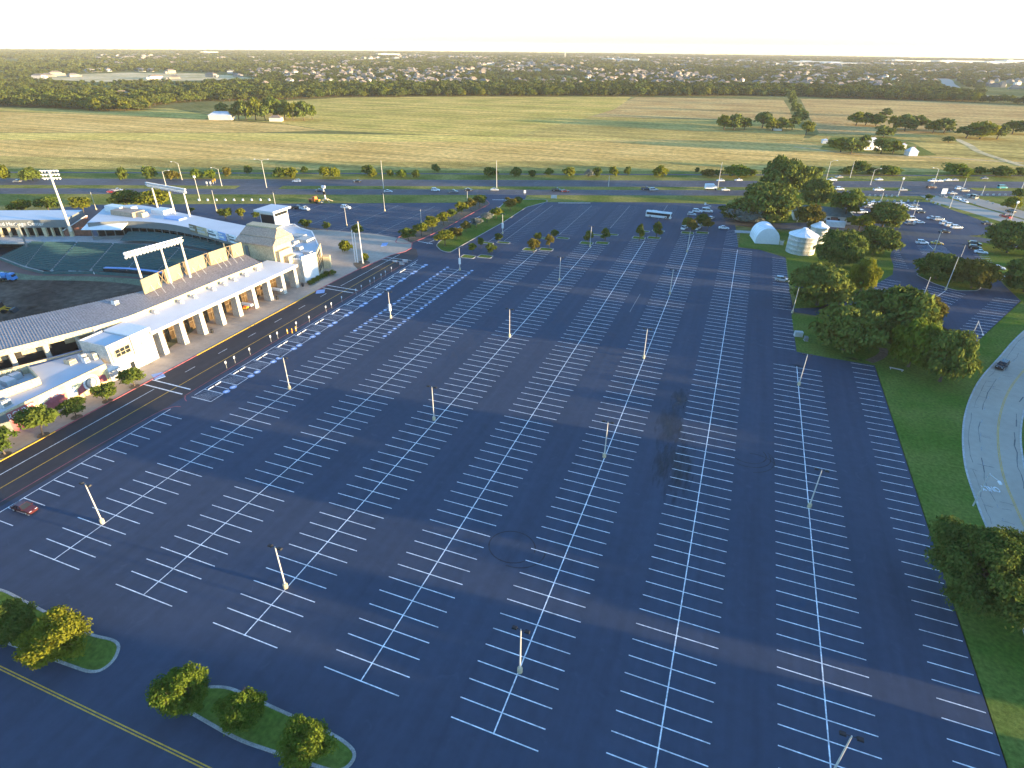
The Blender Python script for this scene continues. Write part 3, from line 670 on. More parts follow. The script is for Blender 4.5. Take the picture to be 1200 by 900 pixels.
# concourse under the left eave: back wall with openings painted dark as shade, columns, blue parapet
e5 = [along(EAVE, t) for t in np.linspace(0, .62, 20)]
def inw(p, q, d):
    n = q-p; n = Vector((-n.y, n.x, 0)).normalized(); return n*d
b = MB()
for i in range(19):
    n = inw(e5[i], e5[i+1], 4.5); a = e5[i]+n; c = e5[i+1]+n
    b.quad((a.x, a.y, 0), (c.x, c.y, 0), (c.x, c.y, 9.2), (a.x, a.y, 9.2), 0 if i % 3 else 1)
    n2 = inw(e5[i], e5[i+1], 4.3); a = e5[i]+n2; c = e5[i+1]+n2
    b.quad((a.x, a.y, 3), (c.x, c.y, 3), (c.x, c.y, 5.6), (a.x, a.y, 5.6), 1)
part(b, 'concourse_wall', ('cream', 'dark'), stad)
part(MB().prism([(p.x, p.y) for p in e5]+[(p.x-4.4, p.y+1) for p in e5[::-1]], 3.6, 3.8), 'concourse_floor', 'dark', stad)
for px, py in ((-30, 417), (12, 409), (52, 398.5), (90, 388.5)):
    p = at(px, py, 9.0); b = MB().tube((p.x-.8, p.y, 0), (p.x-.8, p.y, 9), .62, .62, 10); part(b, 'column', 'limestone', stad)
# back screen panels along the field edge, braces, X-frames
TP = lambda x: at(x, 343.5-(x-172)*(343.5-299)/(283-172)-2.5*math.sin(math.pi*(x-172)/111), 10.8)
def screen(x0, x1, m, n=4):
    b = MB()
    for k in range(n):
        p = TP(x0+(x1-x0)*k/n); q = TP(x0+(x1-x0)*(k+1)/n); d = (q-p); nn = Vector((d.y, -d.x, 0)).normalized()*.3
        b.add([p, q, q+nn, p+nn]+[v+Vector((0, 0, 4.2)) for v in (p, q, q+nn, p+nn)], [(0, 1, 5, 4), (2, 3, 7, 6), (4, 5, 6, 7), (1, 2, 6, 5), (3, 0, 4, 7)])
    return part(b, 'screen_panel', m, stad)
for a, c in ((169, 188.5), (196, 213.5), (219.5, 241), (247, 266.5), (273, 285)): screen(a, c, 'panel')
for a, c in ((189, 195.5), (214, 219), (241.5, 246.5), (267, 272.5)):
    p, q = TP(a), TP(c); b = MB(); up4 = Vector((0, 0, 4.1))
    for s, e in ((p, q+up4), (q, p+up4), (p, p+up4), (q, q+up4), (p+up4, q+up4)): b.tube(s, e, .13, .13, 6)
    part(b, 'cross_brace', 'mullion', stad)
for x in (178, 186, 197, 210, 226, 234, 252, 258, 263, 270, 277):
    p = TP(x); part(MB().tube(p+Vector((.3, 0, 1.6)), p+Vector((4.2, -1.6, -.35)), .07, .07, 6), 'strut', 'white', stad)
for x, y in ((180, 364.5), (210, 352.5), (226, 346.5), (248, 337.5), (261, 331.5), (273, 326.5), (286, 321), (300, 314.5)):
    p = at(x, y, 9.0); b = MB().box(p.x-.2, p.x+.9, p.y-.5, p.y+.5, 8.3, 9.3); b.box(p.x+.9, p.x+1.4, p.y-.35, p.y+.35, 8.5, 8.9)
    part(b, 'roof_vent', 'steel', stad)
# white end block and the ticket block with its window
part(MB().box(-144, -135.0, 89.7, 95.4, 0, 9.0, 0), 'end_block', 'white', stad)
b = MB().box(-144.5, -135.4, 83.4, 89.6, 0, 8.55); b.box(-144.6, -135.3, 83.3, 83.6, 8.5, 8.9); b.box(-144.6, -144.2, 83.6, 89.6, 8.5, 8.9); b.box(-135.7, -135.3, 83.6, 89.6, 8.5, 8.9)
part(b, 'ticket_block', 'limestone', stad); part(MB().box(-144.1, -135.8, 83.7, 89.5, 8.56, 8.6), 'ticket_roof', 'white_roof', stad)
part(MB().box(-135.39, -135.2, 83.9, 89.3, 4.2, 8.5), 'window_wall', 'cream', stad)
w = part(MB().box(-135.2, -135.14, 84.9, 88.9, 5.2, 7.0), 'window', 'glass', stad)
b = MB()
for yy in (84.9, 86.2, 87.5, 88.85): b.box(-135.13, -135.05, yy-.06, yy+.06, 5.2, 7.0)
b.box(-135.13, -135.06, 84.9, 88.9, 6.05, 6.15); part(b, 'window_frame', 'cream', w)
# club house with mansard roof at the far corner
X0, X1, Y0, Y1 = -156.2, -142.2, 151.2, 160
b = MB().box(X0, X1, Y0, Y1, 8, 13.4); part(b, 'club_wall', 'cream', stad)
def roof_run(name, prof, m, x0=-157.4, x1=-141.2, hip=0.0, zr=13.9):
    n = len(prof); part(MB().add([(x0, y, z) for y, z in prof]+[(x1-hip*max(0, z-zr), y, z) for y, z in prof], [tuple(range(n))]+[(i, n+i, n+(i+1) % n, (i+1) % n) for i in range(n)]+[tuple(range(2*n-1, n-1, -1))]), name, m, stad)
def frust(b, a, c, m=0):
    (x0, x1, y0, y1, z0), (u0, u1, v0, v1, z1) = a, c
    b.add([(x0, y0, z0), (x1, y0, z0), (x1, y1, z0), (x0, y1, z0), (u0, v0, z1), (u1, v0, z1), (u1, v1, z1), (u0, v1, z1)],
          [(3, 2, 1, 0), (4, 5, 6, 7), (0, 1, 5, 4), (1, 2, 6, 5), (2, 3, 7, 6), (3, 0, 4, 7)], m)
    return b
roof_run('lower_roof', [(150.2, 13.45), (150.2, 13.9), (153.0, 15.4), (160.8, 15.4), (160.8, 13.45)], 'tan_roof', hip=.5)
roof_run('upper_roof', [(153.2, 15.41), (153.2, 15.7), (156.6, 17.5), (158.6, 17.5), (160.6, 15.41)], 'tan_roof', -157.2, -142.2, .9, 15.41)
roof_run('lit_roof_cap', [(156.9, 17.51), (156.9, 17.9), (160.2, 18.1), (158.9, 17.51)], 'cream', -157.3, -144.4)  # cream colour carries the sunlight along the top of the tan roof
part(MB().box(X0+2.2, X0+3.4, Y0-.35, Y0-.02, 8, 12.5), 'pilaster', 'fascia', stad)
part(MB().box(-142.9, -140.6, 151.8, 158, 7, 11.6).box(-142.8, -138.6, 153.5, 157, 7, 9.6), 'stair_box', 'cream', stad)
# white offices round the corner
OFF = gp((353, 305), (369.5, 299.5), (374, 289), (366, 272), (352, 268), (345, 263.5), (327, 266), (322, 285), (330, 303), z=8.2)
b = MB().prism([(p.x, p.y) for p in OFF], 0, 8.2); part(b, 'office_block', 'limestone', stad)
cc = sum(OFF, Vector())/len(OFF); b = MB()
b.prism([((p.x-cc.x)*.97+cc.x, (p.y-cc.y)*.97+cc.y) for p in OFF], 8.2, 8.28); part(b, 'office_roof', 'white_roof', stad)
b = MB(); n = len(OFF)
for i in range(n):
    p, q = OFF[i], OFF[(i+1) % n]; d = q-p; b.obox(p, d, d.length, .4, 8.21, 8.75)
part(b, 'parapet', 'white', stad)
for px, py, lx, ly, h in ((350, 277, 5, 4, .9), (358, 281, 5, 5, 1.0), (344, 284, 3, 3, .9), (351, 292, 2, 2, 1.3), (338, 291, 4, 3, 1.6), (346, 299, 5, 2.2, .9), (361, 296, 3, 2, .8)):
    p = at(px, py, 8.6); part(frust(MB(), (p.x-lx/2, p.x+lx/2, p.y-ly/2, p.y+ly/2, 8.29), (p.x-lx/2+.1, p.x+lx/2-.1, p.y-ly/2+.1, p.y+ly/2-.1, 8.3+h)), 'roof_hatch', rnd.choice(('steel', 'limestone', 'white')), stad)
# gridded window wall and white front wall of the corner
p0, p1, p2 = at(353, 305, 8.2), at(369.5, 299.5, 8.2), at(374, 289, 8.2)
d = p1-p0; part(MB().obox((p0.x, p0.y), d, d.length, .35, 0, 9.4, off=-.36), 'front_wall', 'white', stad)
d = p2-p1; L = d.length; du = Vector((d.x, d.y, 0)).normalized(); nu = Vector((du.y, -du.x, 0))
part(MB().obox((p1.x, p1.y), d, L*1.15, .4, 0, 9.0, off=-.41), 'window_wall', 'cream', stad)
for r in range(5):
    for c in range(3):
        q = Vector((p1.x, p1.y, 0))+du*(.5+c*(L*.27))+nu*.06
        part(MB().obox((q.x, q.y), d, L*.22, .06, 1.6+r*1.4, 2.7+r*1.4, off=-.1-.36), 'window', 'glass', stad)
p = at(382, 315, 0); part(MB().obox((p2.x+1.0, p2.y-.5), d, 3, 2.4, 0, 4.6, off=-2.5), 'entry_pier', 'cream', stad)
# lookout tower with overhanging flat roof
T = at(324, 268, 8)
TX, TY = T.x, T.y
part(MB().box(TX-7, TX, TY, TY+8, 0, 14.0, 0), 'tower_wall', 'white', stad)
part(MB().box(TX-6.6, TX-.4, TY-.12, TY-.02, 9.4, 13.2), 'window', 'glass', stad)
part(MB().box(TX+.02, TX+.1, TY+.4, TY+7.6, 12.6, 13.7), 'window', 'glass', stad)
part(MB().box(TX-8.4, TX+1.2, TY-1.5, TY+9, 14.3, 15.0).box(TX-6, TX-.8, TY+.6, TY+7.4, 14, 14.31), 'tower_roof', 'white_roof', stad)

# ---- suite building across the far side
suite = thing('suite_building', 'curved grey stadium suites with white roof behind the teal seats', 'building', (-215, 165, 5))
SF = gp((102, 261), (150, 259), (195, 262), (240, 271), (281, 282), z=12); SB = gp((123, 243), (160, 240), (205, 248), (250, 257), (296, 266), z=12)
SF = spline(SF, 5); SB = spline(SB, 5)
b = MB()
for i in range(len(SF)-1): b.prism([(SF[i].x, SF[i].y), (SF[i+1].x, SF[i+1].y), (SB[i+1].x, SB[i+1].y), (SB[i].x, SB[i].y)], 9.4, 12.0, 1, 0)
part(b, 'roof', ('white_roof', 'fascia'), suite)
b = MB(); SI = [f.lerp(k, .28) for f, k in zip(SF, SB)]
for i in range(len(SF)-1): b.prism([(SI[i].x, SI[i].y), (SI[i+1].x, SI[i+1].y), (SB[i+1].x, SB[i+1].y), (SB[i].x, SB[i].y)], 0, 9.39)
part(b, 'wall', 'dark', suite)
for i in range(0, len(SF)-1):
    a = SF[i].lerp(SB[i], .06); part(MB().tube((a.x, a.y, 4), (a.x, a.y, 9.4), .2, .2, 6), 'column', 'fascia', suite)
for i in range(len(SI)-1):
    a, c = SI[i], SI[i+1]; d = c-a
    w = part(MB().obox((a.x, a.y), (d.x, d.y), d.length*.84, .12, 6.2, 8.6, off=-.16), 'window', 'glass', suite)
    part(MB().obox((a.x, a.y), (d.x, d.y), d.length*.84, .06, 7.3, 7.45, off=-.24), 'window_rail', 'fascia', w)
b = MB()
for i in range(len(SF)-1):
    a, c = SF[i], SF[i+1]; b.obox((a.x, a.y), (c-a), (c-a).length, .3, 5.4, 6.4, off=.2)
part(b, 'balcony_front', 'fascia', suite)
p, q = at(103, 262, 11), at(150, 262, 11)
b = MB().add([(p.x, p.y, 11.3), (q.x, q.y, 11.3), (q.x+1, q.y-4, 9.8), (p.x+1, p.y-4, 9.8), (p.x, p.y, 11.1), (q.x, q.y, 11.1), (q.x+1, q.y-4, 9.6), (p.x+1, p.y-4, 9.6)], [(0, 3, 2, 1), (4, 5, 6, 7), (2, 3, 7, 6), (0, 4, 7, 3), (1, 2, 6, 5)])
part(b, 'awning', 'vinyl', suite)
for i, (x0, x1, m) in enumerate(((223, 231, 'mullion'), (232, 243, 'cream'), (245, 256, 'paint'), (257, 265, 'blue'), (267, 269, 'steel'), (270, 279, 'vinyl'))):
    y0 = 262.5+(x0-223)*.27; y1 = 262.5+(x1-223)*.27
    p, q = at(x0, y0+8, 12.4), at(x1, y1+8, 12.4); bb = part(MB().obox((p.x, p.y), (q-p), (q-p).length, .3, 12.1, 14.9), 'billboard', m, suite)
    part(MB().obox((p.x, p.y), (q-p), (q-p).length*.8, .04, 12.9, 13.6, off=-.06).obox((p.x, p.y), (q-p), (q-p).length*.6, .04, 14.0, 14.4, off=-.05), 'billboard_print', ('limestone', 'steel', 'fascia', 'paint', 'white', 'fascia')[i], bb)
for px, py, lx, ly, h, m in ((150, 249, 12, 6, 1.8, 'tan_roof'), (166, 251, 4, 3, 1.6, 'cream'), (137, 245, 9, 4, 2.2, 'white'), (190, 247, 7, 5, 1.6, 'white'), (153, 246, 5, 3, 2.3, 'steel'), (205, 254, 8, 4, .6, 'blue')):
    p = at(px, py, 12.8); part(frust(MB(), (p.x-lx/2, p.x+lx/2, p.y-ly/2, p.y+ly/2, 12.02), (p.x-lx/2+.2, p.x+lx/2-.2, p.y-ly/2+.2, p.y+ly/2-.2, 12+h)), 'roof_unit', m, suite)

# ---- event hall at the left edge, lettering on its fascia
hall = thing('event_hall', 'white roofed hall with pale lettering and square columns at left edge', 'building', (-270, 155, 0))
A, B_ = at(-90, 258.5, 12), at(75, 257.5, 12); G_, H_ = at(97, 246, 12), at(-90, 247, 12)
d = (B_-A).normalized(); nn = Vector((-d.y, d.x, 0))
b = MB().prism([(v.x, v.y) for v in (A, B_, G_, H_)], 9.0, 12, 1, 0); part(b, 'roof', ('white_roof', 'fascia'), hall)
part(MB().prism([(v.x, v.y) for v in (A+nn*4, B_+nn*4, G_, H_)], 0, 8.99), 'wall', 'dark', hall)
LL = (B_-A).length
for i in range(17):
    p = A+d*(LL*i/16); wdt = 1.3 if i % 3 == 1 else .55
    part(MB().obox((p.x, p.y), d, wdt, 1.0, 4.5, 9.0, off=.1), 'column', 'cream', hall)
for i in range(16):
    p = A+d*(LL*(i+.25)/16)+nn*3.9
    part(MB().obox((p.x, p.y), d, LL/16*.6, .05, 5.2, 8.4, off=0.0), 'window', 'glass', hall)
part(MB().obox((A.x, A.y), d, LL+8, 5, 4.0, 4.5, off=-1), 'terrace', 'conc', hall)
t = flat_text('lettering', 'United Heritage Center', (0, 0), 0, 2.1, 0, K['paint'])
pm = at(20, 261.8, 10.6); fr = (A-pm).dot(d)*-1; pm = A+d*fr-nn*.06
t.rotation_euler = (math.radians(90), 0, math.atan2(d.y, d.x)); t.parent = hall; t.location = Vector((pm.x, pm.y, 10.5))-hall.location
w0 = thing('brick_wall', 'red brown brick gable wall between the hall and the suites', 'wall', at(93, 275, 2))
a, c = at(76, 275, 6), at(105, 267, 8)
b = MB(); dd = c-a; b.add([(a.x, a.y, 0), (c.x, c.y, 0), (c.x, c.y, 12.4), (a.x, a.y, 7.4), (a.x, a.y+.6, 0), (c.x, c.y+.6, 0), (c.x, c.y+.6, 12.4), (a.x, a.y+.6, 7.4)], [(0, 1, 2, 3), (5, 4, 7, 6), (3, 2, 6, 7), (1, 5, 6, 2), (4, 0, 3, 7)])
part(b, 'wall', 'brick', w0)
b = MB(); b.add([(a.x-.2, a.y-.2, 7.42), (c.x, c.y-.2, 12.42), (c.x, c.y+.8, 12.42), (a.x-.2, a.y+.8, 7.42), (a.x-.2, a.y-.2, 7.7), (c.x, c.y-.2, 12.7), (c.x, c.y+.8, 12.7), (a.x-.2, a.y+.8, 7.7)], [(3, 2, 1, 0), (4, 5, 6, 7), (0, 1, 5, 4), (2, 3, 7, 6), (1, 2, 6, 5), (3, 0, 4, 7)])
part(b, 'coping', 'white', w0)

# ---- seating bowl
bowl = thing('seating_bowl', 'teal seating bowl with pale aisles around the dirt infield', 'grandstand', (-225, 145, 0))
aisle = [((37, 284.5), (0, 301.5)), ((52, 285), (30, 313)), ((90, 285), (60, 317.5)), ((133, 286.5), (106, 317)), ((172, 288.5), (147, 319.5)), ((210, 292), (181, 322)), ((240, 297), (215, 323)), ((268, 301), (245, 322))]
for i in range(len(aisle)-1):
    (ta, ba), (tb, bb) = aisle[i], aisle[i+1]
    T0, T1 = at(*ta, 5.3), at(*tb, 5.3); B0, B1 = at(*ba, 1.0), at(*bb, 1.0)
    g = .022 if i else .01; T0, T1 = T0.lerp(T1, g), T1.lerp(T0, g); B0, B1 = B0.lerp(B1, g), B1.lerp(B0, g)
    st = MB(); se = MB(); n = 16
    for k in range(n):
        a = B0.lerp(T0, k/n); c = B1.lerp(T1, k/n); e = B0.lerp(T0, (k+1)/n); f = B1.lerp(T1, (k+1)/n); z = 1.0+4.3*k/n; z1 = 1.0+4.3*(k+1)/n
        st.quad((a.x, a.y, z), (c.x, c.y, z), (f.x, f.y, z), (e.x, e.y, z)); st.quad((e.x, e.y, z), (f.x, f.y, z), (f.x, f.y, z1), (e.x, e.y, z1))
        m0 = a.lerp(e, .45); m1 = c.lerp(f, .45); q0 = a.lerp(e, .95); q1 = c.lerp(f, .95)
        se.add([(m0.x, m0.y, z+.42), (m1.x, m1.y, z+.42), (q1.x, q1.y, z+.42), (q0.x, q0.y, z+.42), (q1.x, q1.y, z+.85), (q0.x, q0.y, z+.85), (m0.x, m0.y, z), (m1.x, m1.y, z)], [(0, 1, 2, 3), (3, 2, 4, 5), (6, 7, 1, 0)])
    s_ = part(st, 'seating_section', 'seat', bowl); part(se, 'seat_row', 'seat', s_)['kind'] = 'stuff'
b = MB()
for (t, q) in aisle[1:-1]:
    T0, B0 = at(*t, 5.35), at(*q, 1.05); n = 24
    for k in range(n):
        a = B0.lerp(T0, k/n); c = B0.lerp(T0, (k+1)/n); z = 1.05+4.3*(k+.5)/n; b.box(min(a.x, c.x)-.35, max(a.x, c.x)+.35, min(a.y, c.y)-.05, max(a.y, c.y)+.05, z-.2, z)
part(b, 'aisle', 'conc', bowl)
RAIL = gp((-60, 284), (0, 301.5), (30, 313), (52, 318.5), (106, 318), (147, 320.5), (181, 323), (215, 324), (245, 323), z=1.0)
b = MB()
for i in range(len(RAIL)-1): b.obox(RAIL[i], RAIL[i+1]-RAIL[i], (RAIL[i+1]-RAIL[i]).length, .4, 0, 1.15, off=-.45)
part(b, 'field_wall', 'seat', bowl)
b = MB()
for i in range(3): b.obox(RAIL[i], RAIL[i+1]-RAIL[i], (RAIL[i+1]-RAIL[i]).length, .3, 1.16, 1.35, off=-.4)
part(b, 'wall_cap', 'conc', bowl)
for x0, x1, y in ((83, 92, 318.8), (95, 105, 319), (112, 123, 320)):
    p, q = at(x0, y, .3), at(x1, y+.3, .3); part(MB().obox((p.x, p.y), q-p, (q-p).length, .1, .2, 1.1, off=-.9), 'wall_banner', 'paint', bowl)
top = gp((-90, 283), (0, 283.5), (37, 284), (90, 284.5), (133, 286), (172, 288), (210, 291.5), (240, 296.5), (268, 300.5), z=5.4)
b = MB()
for i in range(len(top)-1): b.prism([(top[i].x, top[i].y), (top[i+1].x, top[i+1].y), (top[i+1].x-2, top[i+1].y+9), (top[i].x-2, top[i].y+9)], 4.6, 5.38)
part(b, 'concourse', 'conc', bowl)
b = MB()
rg = gp((140, 282), (180, 283), (215, 287.5), (245, 293), (272, 298), z=6.6); rh = gp((150, 271), (185, 272), (222, 277), (252, 283), (280, 288), z=8.0)
for i in range(len(rg)-1):
    for k in range(6):
        a = rg[i].lerp(rh[i], k/6); c = rg[i+1].lerp(rh[i+1], k/6); e = rg[i].lerp(rh[i], (k+1)/6); f = rg[i+1].lerp(rh[i+1], (k+1)/6)
        b.quad(a, c, (f.x, f.y, a.z), (e.x, e.y, a.z)); b.quad((e.x, e.y, a.z), (f.x, f.y, c.z), f, e)
part(b, 'upper_rows', 'seat', bowl)
b = MB()
dg = gp((121, 314), (150, 315), (178, 318), (190, 320), z=2.2)
for i in range(len(dg)-1): b.obox(dg[i], dg[i+1]-dg[i], (dg[i+1]-dg[i]).length, 1.2, 2.0, 2.25)
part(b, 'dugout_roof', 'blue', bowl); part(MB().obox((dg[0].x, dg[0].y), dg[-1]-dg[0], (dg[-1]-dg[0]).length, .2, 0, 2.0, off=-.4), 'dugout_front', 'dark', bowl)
# playing field
sheet('outfield_grass', gp((-200, 300), (0, 316), (35, 322), (110, 324), (170, 328), (260, 325), (260, 400), (100, 420), (-250, 440)), 0.14, K['turf'])
sheet('warning_track', gp((-200, 280), (0, 298), (30, 312), (52, 318), (110, 318), (180, 322), (260, 322), (260, 327), (170, 327.3), (110, 324.5), (40, 323.5), (0, 317), (-200, 302)), 0.16, K['track'])
sheet('dirt_infield', spline(gp((-200, 336), (0, 329.5), (20, 328.5), (60, 329), (110, 330), (150, 333), (175, 338)), 4)+gp((200, 345), (160, 420), (-250, 440)), 0.18, K['dirt'])
for px, py, r, h in ((30, 352, 9, .8), (20, 358, 8, 1.0), (45, 347, 5, .6), (85, 345, 4, .4), (6, 352, 7, .7)):
    p = at(px, py); pr = []
    b = MB(); n = 20
    for j in range(6):
        rr = r*(1-j/5); pr.append((max(rr, .01), h*math.sin(j/5*math.pi/2)))
    b.lathe(pr, n); b.v = [(x*(1+.2*math.sin(3*x+y)), y*(1+.2*math.cos(2*y)), z*(.8+.3*math.sin(x*1.7))) for x, y, z in b.v]
    o = smooth(b.build('dirt_mound', K['dirt'], None, (p.x, p.y, .15))); o['kind'] = 'structure'

# ---- mural building along the road
mural = thing('mural_building', 'low white roofed building with red and gold painted street wall', 'building', (-134.5, 60, 0))
MBK = gp((-110, 462), (0, 437), (40, 428), (100, 411), (114, 407), z=5.2)
FP = [(-134.5, -20), (-134.5, 81.4)]
poly = [(-134.5, -20), (-134.5, 81.4), (-144.2, 86)]+[(v.x, v.y) for v in MBK[::-1][1:]]
b = MB().prism(poly, 0, 5.0); part(b, 'wall', 'cream', mural)
c0 = Vector((-142, 50, 0)); part(MB().prism([((x+142)*.97-142, y) for x, y in poly], 5.0, 5.05), 'roof', 'white_roof', mural)
b = MB(); b.box(-134.8, -134.4, -20, 81.3, 5.06, 5.45); b.obox((MBK[4].x, MBK[4].y), MBK[0]-MBK[4], (MBK[0]-MBK[4]).length, .35, 5.06, 5.5)
part(b, 'parapet', 'cream', mural)
b = MB(); b.obox((MBK[4].x-.6, MBK[4].y+.3), MBK[1]-MBK[4], (MBK[2]-MBK[4]).length*1.2, .2, 3.9, 5.4, off=-.35); part(b, 'back_band', 'blue', mural)
part(MB().box(-143.5, -134.9, 81.5, 89.5, 0, 4.0), 'side_wing', 'white', mural); part(MB().box(-143, -135.2, 82, 89, 4.01, 4.06), 'wing_roof', 'white_roof', mural)
part(MB().box(-134.88, -134.7, 82.0, 85.6, .2, 2.9), 'gate', 'steel', mural); part(MB().box(-134.88, -134.8, 87.4, 88.5, 1.0, 2.6), 'window', 'glass', mural)
# roof enclosure
E4 = gp((-60, 449), (32, 429.5), (44, 443), (-60, 480), z=6.8)
b = MB()
for i in range(4):
    p, q = E4[i], E4[(i+1) % 4]; b.obox((p.x, p.y), q-p, (q-p).length, .3, 5.06, 7.0)
part(b, 'roof_screen', 'cream', mural)
for px, py, l in ((-10, 455, 4), (8, 447, 3.4), (18, 441, 1.6)):
    p = at(px, py, 5.8); part(MB().box(p.x-l/2, p.x+l/2, p.y-1, p.y+1, 5.06, 6.5), 'roof_unit', 'steel', mural)
for k in range(7):
    p = E4[0].lerp(E4[1], .5+k*.07); part(MB().box(p.x+.4, p.x+.6, p.y-.6, p.y-.45, 5.06, 6.9), 'screen_stud', 'fascia', mural)
for px, py, l, h, m in ((83, 425.5, 2.2, 1.0, 'cream'), (98, 421, 1.6, 1.4, 'white'), (101, 424.5, 1.4, 1.2, 'white'), (111, 419.5, 2.2, 1.5, 'limestone'), (6, 475.5, 2.4, 1.5, 'steel'), (112, 389.5, 2.2, 1.4, 'steel'), (118, 387, 2.0, 1.5, 'limestone'), (124, 384.5, 2.2, 1.5, 'steel'), (129, 380.5, 2.4, 1.6, 'white'), (139, 376.5, 2, 1.6, 'white'), (146, 375, 2, 1.4, 'limestone'), (139, 366.5, 1.6, 1.6, 'white')):
    z0 = 5.06 if py > 410 else 8.0; p = at(px, py, z0)
    u = thing('air_conditioner', {'cream': 'cream air conditioner alone on the low white roof', 'white': 'white rooftop unit', 'limestone': 'pale stone coloured rooftop unit', 'steel': 'grey metal rooftop unit'}[m], 'air conditioner', (p.x, p.y, z0))
    u['label'] = {(83, 425.5): 'low cream rooftop unit in the middle of the mural building roof', (98, 421): 'tall white rooftop unit left of the cream one near the ticket block', (101, 424.5): 'small white rooftop unit just in front of the taller white one', (111, 419.5): 'stone coloured rooftop unit beside the grey side of the ticket block', (6, 475.5): 'grey metal rooftop unit near the left edge above the red wall panel', (112, 389.5): 'leftmost grey unit in the row behind the ticket block', (118, 387): 'pale unit second from left in the row behind the ticket block', (124, 384.5): 'grey unit in the middle of the row behind the ticket block', (129, 380.5): 'larger white unit in the row behind the ticket block', (139, 376.5): 'white unit near the right end of the row behind the ticket block', (146, 375): 'last stone coloured unit where the row meets the arcade roof', (139, 366.5): 'white box standing alone on the grey ribbed canopy'}[(px, py)]
    if (px, py) == (139, 366.5): u.location.z = 9.9
    frust(MB(), (-l/2, l/2, -l*.4, l*.4, 0), (-l/2+.08, l/2-.08, -l*.4+.08, l*.4-.08, h)).build('casing', K[m], u)
    MB().lathe([(l*.28, h+.01), (l*.28, h+.14), (l*.2, h+.16), (.01, h+.16)], 12).build('fan_guard', K['fascia'], u)
    MB().box(l/2-.03, l/2+.04, -l*.3, l*.3, h*.2, h*.7).build('louvre', K['fascia'], u)
# painted wall: red word panel, gold field, round crest with wings
def wall_pt(y, z, o=0): return (-134.5+o, y, z)
def wall_poly(name, pts, m, o, parent=mural):
    n = len(pts); b = MB(); b.add([(-134.5+o, y, z) for y, z in pts]+[(-134.48, y, z) for y, z in pts], [tuple(range(n))]+[(i, n+i, n+(i+1) % n, (i+1) % n) for i in range(n)])
    return part(b, name, m, parent)
K['gold_wall'] = mat('gold_wall_paint', (0.70, 0.50, 0.16), 0.8, col2=(0.78, 0.66, 0.36), scale=0.25)
wall_poly('painted_panel', [(64.2, .1), (80.8, .1), (80.8, 4.9), (64.2, 4.9)], 'gold_wall', .02)
wall_poly('painted_panel', [(58.6, .1), (64.2, .1), (64.2, 4.9), (58.6, 4.9)], 'red', .03)
wall_poly('painted_panel', [(30, .1), (58.6, .1), (58.6, 4.9), (30, 4.9)], 'fascia', .025)
def wall_text(body, y, z, size, m='paint', sx=1.0):
    t = flat_text('lettering', body, (0, 0), 0, size, 0, K[m]); t.parent = mural
    t.location = Vector((-134.44, y, z))-mural.location; t.rotation_euler = (math.radians(90), 0, math.radians(90)); t.scale = (sx, 1, 1)
wall_text('ROUND', 61.4, 3.75, 2.1, sx=.72)
burst = [(68.3+2.7*math.cos(t*math.pi/8)*(1.0 if t % 2 else .72), 2.5+1.9*math.sin(t*math.pi/8)*(1.0 if t % 2 else .72)) for t in range(16)]
wall_poly('red_burst', burst, 'red', .05); wall_text('EXPRESS', 67.9, 3.9, 1.25)
wall_poly('white_flash', [(65, 1.8), (66.4, 4.2), (65.4, 4.6), (64.4, 2.2)], 'paint', .05); wall_poly('white_flash', [(70.5, 1.2), (73.2, 1.6), (73, 3.8), (71.2, 3.2)], 'paint', .05)
wall_poly('crest_wing', [(73.2, 1.0), (75.4, 1.6), (75.4, 3.8), (73.4, 2.6)], 'red', .05); wall_poly('crest_wing', [(78.2, 1.6), (80.5, 1.2), (80.4, 3.0), (78.2, 3.8)], 'red', .05)
wall_poly('crest', [(76.8+1.9*math.cos(t*math.pi/12), 2.7+1.9*math.sin(t*math.pi/12)) for t in range(24)], 'paint', .07)
wall_poly('crest_ring', [(76.8+1.45*math.cos(t*math.pi/12), 2.7+1.45*math.sin(t*math.pi/12)) for t in range(24)], 'fascia', .08)
wall_poly('crest_core', [(76.8+1.05*math.cos(t*math.pi/12), 2.7+1.05*math.sin(t*math.pi/12)) for t in range(24)], 'limestone', .09)

# ---- field light rigs and towers
def lamp_bank(b, p, q, rows, dz, m=0):
    for r in range(rows):
        b.tube(p+Vector((0, 0, r*dz)), q+Vector((0, 0, r*dz)), .14, .14, 6, 0)
        L = (q-p).length; n = int(L/1.0); d = (q-p).normalized(); nn = Vector((-d.y, d.x, 0))
        for k in range(n):
            c = p+d*(.5+k*(L-1)/max(1, n-1))+Vector((0, 0, r*dz)); b.tube(c, c+nn*.55+Vector((0, 0, -.35)), .22, .42, 8, 0)
def light_rig(label, feet, ends, zf, zt):
    F = [at(x, y, zf) for x, y in feet]; E = [at(x, y, zt) for x, y in ends]
    base = sum(F, Vector())/len(F); t = thing('floodlight_rig', label, 'floodlight', base)
    d = (F[-1]-F[0]); d.z = 0; dn = d.normalized(); L = d.length; H = zt-zf
    for f in F: MB().tube(f-base, Vector((f.x, f.y, zt))-base, .36, .24, 8).build('leg', K['pole'], t)
    a = F[0]-dn*L*.18; c = F[-1]+dn*L*.06; a.z = c.z = zt
    b = MB(); lamp_bank(b, a-base, c-base, 2, 1.1); b.build('lamp_bank', K['white'], t)
    MB().obox((a.x-base.x, a.y-base.y), dn, (c-a).length, .8, H+.35, H+.5, off=-.4).build('catwalk', K['steel'], t)
    return t
light_rig('cream floodlight rig on three legs standing on the near grey canopy', ((171.5, 344), (201, 333.5), (223.5, 326.5)), ((145, 282), (208, 268)), 10.2, 21.5)
